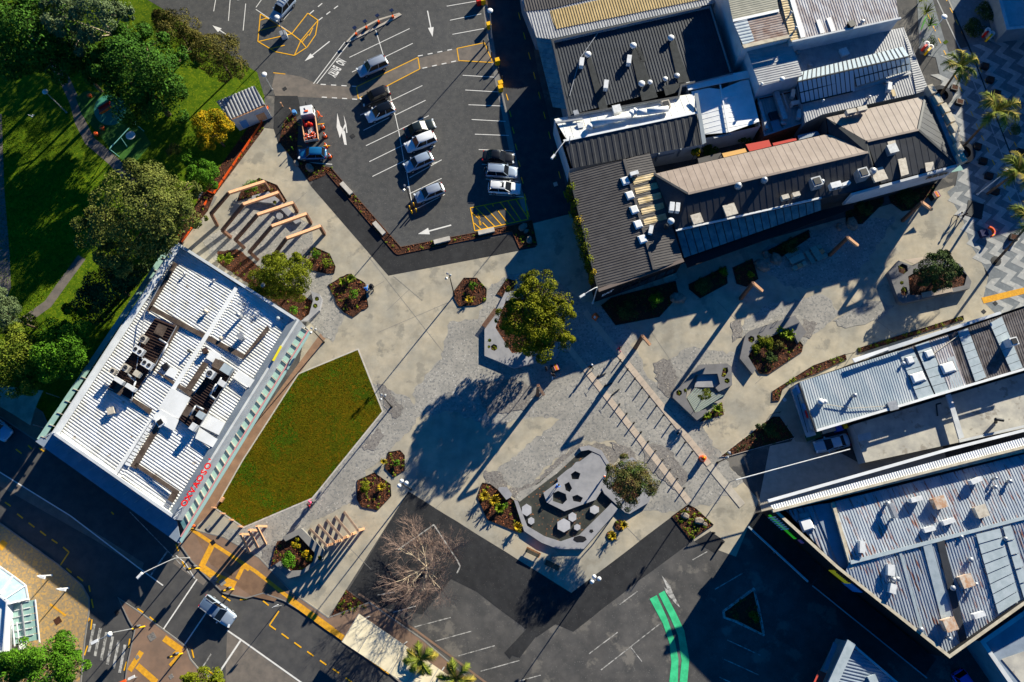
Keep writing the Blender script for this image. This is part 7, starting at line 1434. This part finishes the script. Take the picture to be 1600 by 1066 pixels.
for t in (.05,.35,.65,.95): c = P(qa[0]+(qb[0]-qa[0])*t, qa[1]+(qb[1]-qa[1])*t, 2.9); MB().tube((c.x,c.y,0),(c.x,c.y,2.9),.07,.07,8).build('post', GREYM, e)
# yard: skips, crates, bins beside the pale blue building
for px, s, m_, lb in (((1268,683),(1.6,.7,1.0),mat('green_skip_paint', S(40,90,60)),'dark green crate below the pale-blue roof edge'),((1290,673),(1.7,.7,.9),OFFW,'grey lattice crate below the pale-blue roof edge'),((1307,671),(.9,.7,1.1),BLUEP,'blue plastic bin in the narrow yard'),((1314,668),(.7,.65,1.1),YELM,'yellow bin beside the blue bin in the narrow yard')):
    p = P(*px); e = thing('yard_bin', lb, 'bin', p); MB().box((p.x,p.y,s[2]/2), s, rad(14), 0, 1.06).build('body', m_, e); MB().box((p.x,p.y,s[2]+.03), (s[0]*1.08,s[1]*1.1,.07), rad(14)).build('lid', m_, e)
e = thing('overhead_cable', 'pale pipe rail crossing the yard beside the white car', 'rail', P(1240,735)); MB().path([P(1150,750,3.6), P(1328,702,3.6)], .07, 7).build('pipe', WHITEM, e); MB().tube(P(1328,702,3.6)*1.0, Vector((P(1328,702,3.6).x, P(1328,702,3.6).y, 0)), .06, .06).build('post', GREYM, e); MB().tube(P(1152,749,3.6), Vector((P(1152,749,3.6).x, P(1152,749,3.6).y, 0)), .06, .06).build('post', GREYM, e)
for k, (x, y) in enumerate(((1210,648),(1278,563))):
    p = P(x, y); e = thing('path_rail', ('black hoop rail at the tip of the triangular yard bed', 'black hoop rail at the steps by the pale-blue roof')[k] if k == 0 else 'black hoop rail at the gap between the two bark strips', 'rail', P(*((1210,648),(1325,556))[k])); p = P(*((1210,648),(1325,556))[k]); b = MB()
    b.path([p+Vector((-.5,0,0)), p+Vector((-.5,0,.9)), p+Vector((.6,.2,.9)), p+Vector((.6,.2,0))], .035, 6); b.build('hoop', BLK, e)
p = P(1226,625); tag(MB().lathe(p, [(.25,0),(.25,.06),(.1,.08)], 14).build('ground_light', WHITEM, None, origin=p), 'white disc light in the paving left of the pale-blue building', 'ground light')
p = P(1237,867); e = thing('road_sign', 'small yellow square sign on the shaded kerb by the dark canopy', 'sign', p); MB().tube(p, p+Vector((0,0,1.4)), .04, .04, 6).build('pole', GREYM, e); MB().box(p+Vector((0,0,1.45)), (.6,.6,.08), .5).build('sign_board', YELM, e)
p = P(1251,867); MB().box((p.x,p.y,.04), (.6,.9,.03), rad(25)).build('access_cover', CONC2, slot)

# ================================================================ vehicles
TYRE = mat('tyre_rubber', S(28,28,28), rough=.9); RIM = mat('alloy_rim', S(170,172,176), rough=.35, metal=.6)
HL = mat('headlight_lens', S(224,228,230), rough=.15, spec=.7); TL = mat('tail_light_lens', S(170,20,18), rough=.25); CGL = mat('car_window_glass', S(18,22,28), rough=.22, spec=.4)
def paint(name, c, metal=.15): return mat(name, S(*c), rough=.3, metal=metal, spec=.6)
def car(label, px, head, m, L=4.4, W=1.8, Ht=1.5, kind='hatch', sunroof=False, rails=False, spare=False, group=None, name='parked_car', roofm=None, z=0.0, rack=False):
    c = P(px[0], px[1], .75); a, b = P(*px), P(px[0]+head[0], px[1]+head[1]); rz = math.atan2(b.y-a.y, b.x-a.x)
    e = thing(name, label, 'car', (0, 0, 0), group); hw = W/2; zs = .93 if Ht > 1.55 else .86; gb = .26
    st = [(-.5, .78, .45, zs-.12), (-.485, .90, .32, zs-.02), (-.43, .97, gb, zs), (-.2, 1, gb, zs), (.05, 1, gb, zs), (.26, .99, gb, zs-.01), (.40, .95, gb, zs-.09), (.475, .86, .32, zs-.2), (.5, .72, .42, zs-.3)]
    B_ = MB(); vs = []
    for x, w, zb, zt_ in st:
        w *= hw
        for y, zz in ((-.85*w, zb), (-w, zb+.18), (-w*1.0, zt_-.16), (-w*.9, zt_-.02), (-w*.45, zt_+.02), (w*.45, zt_+.02), (w*.9, zt_-.02), (w, zt_-.16), (w, zb+.18), (.85*w, zb)): vs.append((x*L, y, zz))
    n = 10; fs = [(k*n+i, (k+1)*n+i, (k+1)*n+(i+1) % n, k*n+(i+1) % n) for k in range(len(st)-1) for i in range(n)]
    fs += [tuple(range(n)), tuple(range(len(st)*n-1, (len(st)-1)*n-1, -1))]
    B_.add(vs, [f[::-1] for f in fs]); body = B_.build('body', m, e, True)
    xr0, xr1, xf1, xf0 = {'hatch': (-.455, -.37, .06, .235), 'suv': (-.475, -.42, .07, .22), 'wagon': (-.475, -.41, .03, .215), 'sedan': (-.36, -.20, .04, .22)}[kind]
    bw, tw = hw*.88, hw*.70; q = [(xr0*L, bw, zs), (xr1*L, tw, Ht), (xf1*L, tw, Ht-.02), (xf0*L, bw*.96, zs-.02)]
    def V4(i, s): x, y, z_ = q[i]; return Vector((x, y*s, z_))
    MB().add([V4(2,-1), V4(3,-1), V4(3,1), V4(2,1)], [(0,1,2,3)]).build('windscreen', CGL, e); MB().add([V4(1,1), V4(0,1), V4(0,-1), V4(1,-1)], [(0,1,2,3)]).build('rear_window', CGL, e)
    for s in (-1, 1): MB().add([V4(0,s), V4(3,s), V4(2,s), V4(1,s)], [(0,1,2,3) if s < 0 else (3,2,1,0)]).build('side_window', CGL, e)
    rb = MB(); rx0, rx1 = q[1][0]-.03, q[2][0]+.04
    vs = []
    for x, k, dz in ((rx0, .9, -.03), (rx0+.12, 1, .0), ((rx0+rx1)/2, 1, .035), (rx1-.15, 1, .01), (rx1, .94, -.03)):
        for y, d2 in ((-1.04, -.05), (-.85, .015), (-.4, .035), (.4, .035), (.85, .015), (1.04, -.05)): vs.append((x, y*tw*k, Ht+dz+d2))
    rb.add(vs, [(i*6+j, (i+1)*6+j, (i+1)*6+j+1, i*6+j+1) for i in range(4) for j in range(5)]); roof = rb.build('roof', roofm or m, e, True)
    if sunroof: MB().box((q[2][0]-.55, 0, Ht+.045), (.7, tw*1.25, .02)).build('sunroof', CGL, roof)
    if rails:
        for s in (-1, 1): MB().beam((rx0+.25, s*tw*.95, Ht+.06), (rx1-.3, s*tw*.95, Ht+.06), .05, .05).build('roof_rail', GREYM, roof)
    if rack:
        for k in range(4): MB().beam((rx0+.3+k*.45, -tw, Ht+.14), (rx0+.3+k*.45, tw, Ht+.14), .05, .05).build('roof_rack', WHITEM, roof)
    for s in (-1, 1):
        for i, j in ((0,1),(2,3)): MB().beam(V4(i,s)*1.0, V4(j,s)*1.0, .07, .06).build('pillar', m, e)
        mid = (V4(0,s)+V4(3,s))/2-Vector((.1,0,0)); MB().beam(mid, Vector((mid.x-.1, tw*s, Ht-.03)), .08, .03).build('pillar', m, e)
        MB().box((q[3][0]-.25, s*(hw+.06), zs+.06), (.16,.2,.14)).build('mirror', m, e)
        MB().box((L*.468, s*hw*.66, zs-.2), (.22,.36,.14), -s*.35).build('headlight', HL, e); MB().box((-L*.482, s*hw*.74, zs-.12), (.12,.26,.2), s*.2).build('tail_light', TL, e)
        for x in (-.305, .31):
            w = MB().tube((x*L, s*(hw-.2), .33), (x*L, s*(hw+.015), .33), .33, .33, 16).build('wheel', TYRE, e); MB().tube((x*L, s*(hw-.05), .33), (x*L, s*(hw+.03), .33), .21, .19, 12).build('rim', RIM, w)
    MB().box((L*.497, 0, .52), (.05, W*.55, .12)).build('grille', BLK, e); MB().box((-L*.5, 0, .62), (.04,.5,.12)).build('number_plate', WHITEM, e)
    if spare: w = MB().tube((-L*.5-.02, .1, .78), (-L*.5-.22, .1, .78), .33, .33, 16).build('spare_wheel', TYRE, e); MB().tube((-L*.5-.2, .1, .78), (-L*.5-.24, .1, .78), .28, .26, 14).build('spare_cover', m, w)
    e.location = (c.x, c.y, z); e.rotation_euler = (0, 0, rz); return e
PW = paint('white_car_paint', (232,232,230), 0); PS = paint('silver_car_paint', (188,194,200), .5); PSB = paint('silver_blue_car_paint', (168,182,196), .4); PB = paint('black_car_paint', (22,24,28)); PG = paint('dark_green_car_paint', (34,44,44)); PBL = paint('blue_car_paint', (24,100,150), .2); PLB = paint('pale_blue_car_paint', (150,184,206), .2); PBB = paint('bright_blue_car_paint', (40,90,200), .1)
G1 = 'cars in the upper car park'
car('pale blue-silver SUV with white roof rack at the top edge of the car park', (441,13), (-24,28), PSB, 4.7, 1.85, 1.75, 'suv', rack=True, group=G1)
car('silver-blue wagon alone beside the brown median with yellow edges', (582,104), (-45,19), PS, 4.7, 1.85, 1.7, 'suv', rails=True, group=G1)
car('black hatchback just below the brown median', (586,150), (-45,20), PB, 4.4, 1.8, 1.5, 'hatch', group=G1)
car('white hatchback with black glass roof below the black hatchback', (594,175), (-45,20), PW, 4.4, 1.82, 1.55, 'hatch', roofm=CGL, group=G1)
car('dark green sedan facing right, top of the lower row', (656,200), (45,-16), PG, 4.6, 1.8, 1.46, 'sedan', group=G1)
car('bright white SUV below the dark green sedan', (657,222), (-45,18), PW, 4.6, 1.85, 1.7, 'suv', group=G1)
car('silver hatchback between the white SUV and the lone silver car', (654,253), (-45,20), PSB, 4.3, 1.78, 1.5, 'hatch', group=G1)
car('silver hatchback parked beside the mast with yellow bollards', (671,301), (-45,18), PS, 4.3, 1.78, 1.5, 'hatch', group=G1)
car('black sedan facing the lane, uppermost of the three by the kerb', (779,245), (45,4), PB, 4.6, 1.82, 1.46, 'sedan', group=G1)
car('pale blue-white SUV with spare wheel, middle of the three by the kerb', (784,268), (45,3), PSB, 4.5, 1.82, 1.75, 'suv', rails=True, spare=True, group=G1)
car('white wagon with a dark sunroof, lowest of the three by the kerb', (788,293), (45,3), PW, 4.6, 1.8, 1.5, 'wagon', sunroof=True, rails=True, group=G1)
car('blue hatchback parked below the truck in the bark bed bays', (488,240), (-45,1), PBL, 4.0, 1.72, 1.5, 'hatch')
car('silver-blue SUV driving through the street junction', (340,955), (45,33), PSB, 4.7, 1.85, 1.7, 'suv', rails=True, roofm=paint('sky_reflection_roof_tint', (96,116,140), .3), name='moving_car')  # roof coloured blue-grey to stand for reflected sky
car('black car parked under the dark canopy beside the green sign', (1209,842), (-20,-27), PB, 4.5, 1.8, 1.5, 'wagon')
car('pale blue sedan parked in the shaded yard by the pale-blue roof', (1300,693), (-45,11), PLB, 4.6, 1.78, 1.45, 'sedan')
car('pale blue van cut by the left edge on the street', (-9,665), (35,28), PLB, 5.2, 1.95, 2.1, 'suv', name='parked_van'); car('bright blue car cut by the bottom edge near the corner building', (1513,1075), (20,30), PBB, 4.2, 1.75, 1.5, 'hatch')
# works truck
e = thing('works_truck', 'white works truck with open tray of orange gear and pipes', 'truck', (0, 0, 0)); PT = PW
b = MB().box((1.75, 0, .75), (1.5, 1.85, .8)).build('chassis_front', PT, e); MB().box((1.72, 0, 1.6), (1.5, 1.85, 1.1), 0, 0, .93).build('cab', PT, e)
MB().beam((2.44,0,1.35),(2.40,0,2.0),1.6,.05).build('windscreen', CGL, e)
for s in (-1, 1):
    MB().box((1.8, s*.91, 1.7), (.8,.04,.5)).build('side_window', CGL, e); MB().box((2.2, s*1.08, 1.6), (.12,.22,.3)).build('mirror', BLK, e); MB().box((2.5, s*.65, .75), (.06,.35,.2)).build('headlight', HL, e)
    MB().box((-.9, s*.98, 1.2), (3.7,.07,.5)).build('tray_side', TIMB, e)
    for x in (1.8, -1.5):
        w = MB().tube((x, s*.66, .4), (x, s*.95, .4), .4, .4, 16).build('wheel', TYRE, e); MB().tube((x, s*.9, .4), (x, s*.97, .4), .22, .2, 12).build('rim', RIM, w)
    MB().box((-2.76, s*.75, .8), (.06,.3,.16)).build('tail_light', TL, e)
MB().box((-.9, 0, .92), (3.7,1.95,.1)).build('tray_floor', mat('tray_floor', S(70,74,80), S(50,54,58), 3), e); MB().box((-2.75, 0, 1.2), (.07,1.95,.5)).build('tailgate', GREYM, e); MB().box((.95, 0, 1.45), (.08,1.9,1.0)).build('headboard', GREYM, e); MB().box((-.9, 0, .6), (3.9,.9,.3)).build('chassis_rail', BLK, e); MB().box((1.5,0,2.2),(.25,.5,.12)).build('beacon_bar', ORNG, e); MB().box((1.9,.2,2.17),(.35,.12,.05), .4).build('roof_marking', BLK, e)
tp = P(484.5,196,.8); ta, tb_ = P(484.5,196), P(481,170); trz = math.atan2(tb_.y-ta.y, tb_.x-ta.x); e.location = (tp.x, tp.y, 0); e.rotation_euler = (0, 0, trz)
def tr(x, y): return Vector((tp.x+x*math.cos(trz)-y*math.sin(trz), tp.y+x*math.sin(trz)+y*math.cos(trz), 0))
cnt = 0
for i in range(3):
    for j in range(4):
        q = tr(-2.35+i*.38+random.uniform(-.05,.05), -.6+j*.4+random.uniform(-.05,.05)); q.z = .97+random.uniform(0,.1); o = copy_thing(cp, q, random.uniform(0, 3), 'orange cone heaped at the rear of the truck tray', .85, 'cones in the truck tray'); o.rotation_euler = (random.uniform(-.5,.5), random.uniform(-.5,.5), 0)
for k, (x, y) in enumerate(((.1,.1),(-.2,-.25),(-.1,.45))):
    q = tr(x, y); q.z = .97; tag(MB().lathe(q, [(.22,0),(.25,.3),(.2,.55),(.05,.6)], 12).build('red_drum', REDM if k else ORNG, None, origin=q), ('orange drum behind the headboard', 'red drum at the right of the tray', 'red drum at the left of the tray')[k]+' of the works truck', 'drum')
q = tr(-1.1, -.1); b = MB(); d = Vector((math.cos(trz), math.sin(trz), 0)); u = Vector((-d.y, d.x, 0))
for k in range(5): b.tube(q-d*.55+u*(k*.16-.3)+Vector((0,0,1.06+.02*k)), q+d*.6+u*(k*.2-.4)+Vector((0,0,1.1)), .06, .06, 7)
tag(b.build('pipe_bundle', GREYM, None, origin=q+Vector((0,0,.97))), 'bundle of silver pipes lying across the middle of the truck tray', 'pipes'); q2 = tr(.35,.7); tag(MB().beam(q2+Vector((0,0,1.1))-d*.5, q2+Vector((0,0,1.7))+d*.2, .2, .2).build('red_barrier', REDM, None, origin=q2), 'red barrier board leaning in the front left of the truck tray', 'barrier')
# ================================================================ people
def body_mesh(pose):
    J = {'stand': dict(pel=(0,0,.95), ch=(0,0,1.32), nk=(0,.0,1.48), hd=(0,.02,1.66), ls=(-.19,0,1.42), rs=(.19,0,1.42), le=(-.25,-.02,1.14), re=(.25,-.02,1.14), lh=(-.26,.08,.88), rh=(.26,.08,.88), lk=(-.1,.02,.5), rk=(.1,.02,.5), la=(-.11,-.02,.09), ra=(.11,-.02,.09), lt=(-.12,.14,.04), rt=(.12,.14,.04)),
         'walk': dict(pel=(0,0,.94), ch=(0,.03,1.31), nk=(0,.05,1.47), hd=(0,.08,1.65), ls=(-.19,.03,1.41), rs=(.19,.03,1.41), le=(-.24,.16,1.15), re=(.24,-.14,1.14), lh=(-.22,.36,1.0), rh=(.24,-.2,.9), lk=(-.1,-.02,.5), rk=(.1,.2,.52), la=(-.1,-.32,.14), ra=(.1,.3,.09), lt=(-.1,-.2,.04), rt=(.1,.46,.05)),
         'bend': dict(pel=(0,-.1,.9), ch=(0,.22,1.12), nk=(0,.36,1.2), hd=(0,.52,1.26), ls=(-.19,.28,1.18), rs=(.19,.28,1.18), le=(-.26,.42,.95), re=(.28,.5,1.0), lh=(-.2,.6,.75), rh=(.3,.78,.9), lk=(-.12,.1,.5), rk=(.12,.06,.5), la=(-.13,-.06,.09), ra=(.13,-.1,.09), lt=(-.13,.1,.04), rt=(.13,.06,.04))}[pose]
    nm = list(J); rr = dict(pel=.15, ch=.17, nk=.06, hd=.115, ls=.08, rs=.08, le=.05, re=.05, lh=.038, rh=.038, lk=.075, rk=.075, la=.05, ra=.05, lt=.04, rt=.04)
    ed = [('pel','ch'),('ch','nk'),('nk','hd'),('ch','ls'),('ch','rs'),('ls','le'),('le','lh'),('rs','re'),('re','rh'),('pel','lk'),('pel','rk'),('lk','la'),('rk','ra'),('la','lt'),('ra','rt')]
    me = bpy.data.meshes.new('p'); me.from_pydata([J[k] for k in nm], [(nm.index(a), nm.index(b)) for a, b in ed], []); o = bpy.data.objects.new('p', me); COL.objects.link(o)
    md = o.modifiers.new('s', 'SKIN'); me.skin_vertices[0].data[0].use_root = True
    for i, k in enumerate(nm): me.skin_vertices[0].data[i].radius = (rr[k], rr[k]*(.75 if k in ('pel','ch') else 1))
    o.modifiers.new('u', 'SUBSURF').levels = 1; dg = bpy.context.evaluated_depsgraph_get(); r = bpy.data.meshes.new_from_object(o.evaluated_get(dg)); bpy.data.objects.remove(o); bpy.data.meshes.remove(me); return r, J
PO = {k: body_mesh(k) for k in ('stand', 'walk', 'bend')}
def person(label, px, rz, pose, top, legs, hair=HAIR, sc=1.0, z=0.0):
    src, J = PO[pose]; p = P(*px); me = src.copy()
    for m_ in (legs, top, SKIN, BLKC): me.materials.append(m_)
    hands = [Vector(J['lh']), Vector(J['rh'])]; hd = Vector(J['hd']); nk = Vector(J['nk']); pel = Vector(J['pel'])
    for f in me.polygons:
        c = f.center; up = (nk-pel).normalized(); t = (c-pel).dot(up)
        i = 0
        if t > .03 or min((c-h).length for h in hands) < .3: i = 1
        if (c-hd).length < .17 or min((c-h).length for h in hands) < .07: i = 2
        if c.z < .12: i = 3
        f.material_index = i; f.use_smooth = True
    o = bpy.data.objects.new('person', me); COL.objects.link(o); o.location = (p.x, p.y, z); o.rotation_euler = (0, 0, rz); o.scale = (sc, sc, sc); ORG[o] = Vector((0, 0, 0)); tag(o, label, 'person')
    b = MB(); b.ball(hd+(hd-nk).normalized()*.035+Vector((0,-.02,0)), .128, 12, 8); b.build('hair', hair, o, True)
    for s in (-1, 1): b2 = MB().ball(hd+Vector((s*.04,.105,.0)), .014, 6, 4).build('eye', BLKC, o)
    for h, s in ((hands[0], -1), (hands[1], 1)):
        for k in range(4): MB().tube(h+Vector((-.03+.02*k,0,-.02)), h+Vector((-.03+.02*k,.03,-.10-.01*(k in (1,2)))), .010, .008, 6).build('finger', SKIN, o)
        MB().tube(h+Vector((-s*.035,.01,.0)), h+Vector((-s*.05,.05,-.05)), .011, .009, 6).build('thumb', SKIN, o)
    return o
person('road worker in orange high-visibility clothing beside the truck', (501,184), 2.2, 'walk', HIVIS, HIVIS, ORNG)
person('person in an orange-red top standing at the shop awning corner', (307,823), .8, 'stand', HIVIS, DENIM)
person('person in a bright pink top walking below the lawn', (488,786), -.9, 'walk', PINKC, BLKC, PINKC); person('person in a dark red top just behind the pink-topped walker', (486,791), -.6, 'walk', REDC, BLKC)
person('person in blue standing at the edge of the large bark bed', (575,457), .3, 'bend', BLUEC, DENIM); person('boy in a blue top leaning on the pond platform', (868,763), -.9, 'bend', BLUEC, DENIM, sc=.85, z=.4)
person('person with an orange hat standing between pond and reddish-green tree', (942,747), 1.0, 'stand', WHITEC, DENIM, ORNG, z=.1); person('left of two people walking near the striped bin, pale top', (1492,340), -2.2, 'walk', WHITEC, BLKC); person('right of two people walking near the striped bin, dark clothes', (1500,341), -2.2, 'walk', BLKC, DENIM)
person('dark-haired person at the upper end of the right paver band', (967,548), 1.2, 'walk', BLKC, PINKC); person('person in black standing left of the striped bin below the largest tree', (853,579), 2.0, 'stand', BLKC, BLKC); person('person with pale trousers below the striped bin under the largest tree', (864,590), 0, 'walk', BLKC, WHITEC); person('person in black with white collar by the left paver band in shade', (924,575), 1.4, 'walk', BLKC, BLKC, WHITEC)
# pushchair beside the person in blue; scooters leaned on bollards
p = P(581,452); e = thing('pushchair', 'black pushchair beside the person in blue', 'pushchair', p); MB().box((p.x,p.y,.55),(.45,.7,.35),.4).build('seat', BLKC, e); MB().lathe((p.x+.05,p.y+.25,.75), [(.28,0),(.26,.15),(.1,.28)], 10).build('hood', BLKC, e)
for dx, dy in ((-.25,-.3),(.25,-.25),(-.2,.35),(.28,.35)): MB().tube((p.x+dx-.03,p.y+dy,.13),(p.x+dx+.03,p.y+dy,.13),.13,.13,12).build('wheel', TYRE, e)
MB().path([(p.x-.2,p.y-.3,.6),(p.x-.25,p.y-.6,1.0),(p.x+.15,p.y-.62,1.0),(p.x+.2,p.y-.3,.6)], .025, 6).build('handle', GREYM, e)
for k, (x, y, x2, y2) in enumerate(((935,590,953,580),(945,604,961,597),(957.5,616,971,606))):
    a, b_ = P(x, y), P(x2, y2); d = (b_-a).normalized(); u = Vector((-d.y, d.x, 0)); e = thing('scooter', ('upper', 'middle', 'lower')[k]+' black kick scooter leaning on the left bollard row', 'scooter', a, 'kick scooters by the bollards')
    MB().beam(a+d*.15+Vector((0,0,.14)), a+d*1.0+Vector((0,0,.14)), .15, .04).build('deck', BLK, e); MB().tube(a+d*.12+Vector((0,0,.1)), a-d*.02+Vector((0,0,1.05)), .025, .025, 7).build('stem', BLK, e); MB().tube(a-d*.02-u*.28+Vector((0,0,1.05)), a-d*.02+u*.28+Vector((0,0,1.05)), .022, .022, 7).build('handlebar', BLK, e)
    for t in (.08, 1.08): MB().tube(a+d*t-u*.025+Vector((0,0,.1)), a+d*t+u*.025+Vector((0,0,.1)), .1, .1, 12).build('wheel', TYRE, e)
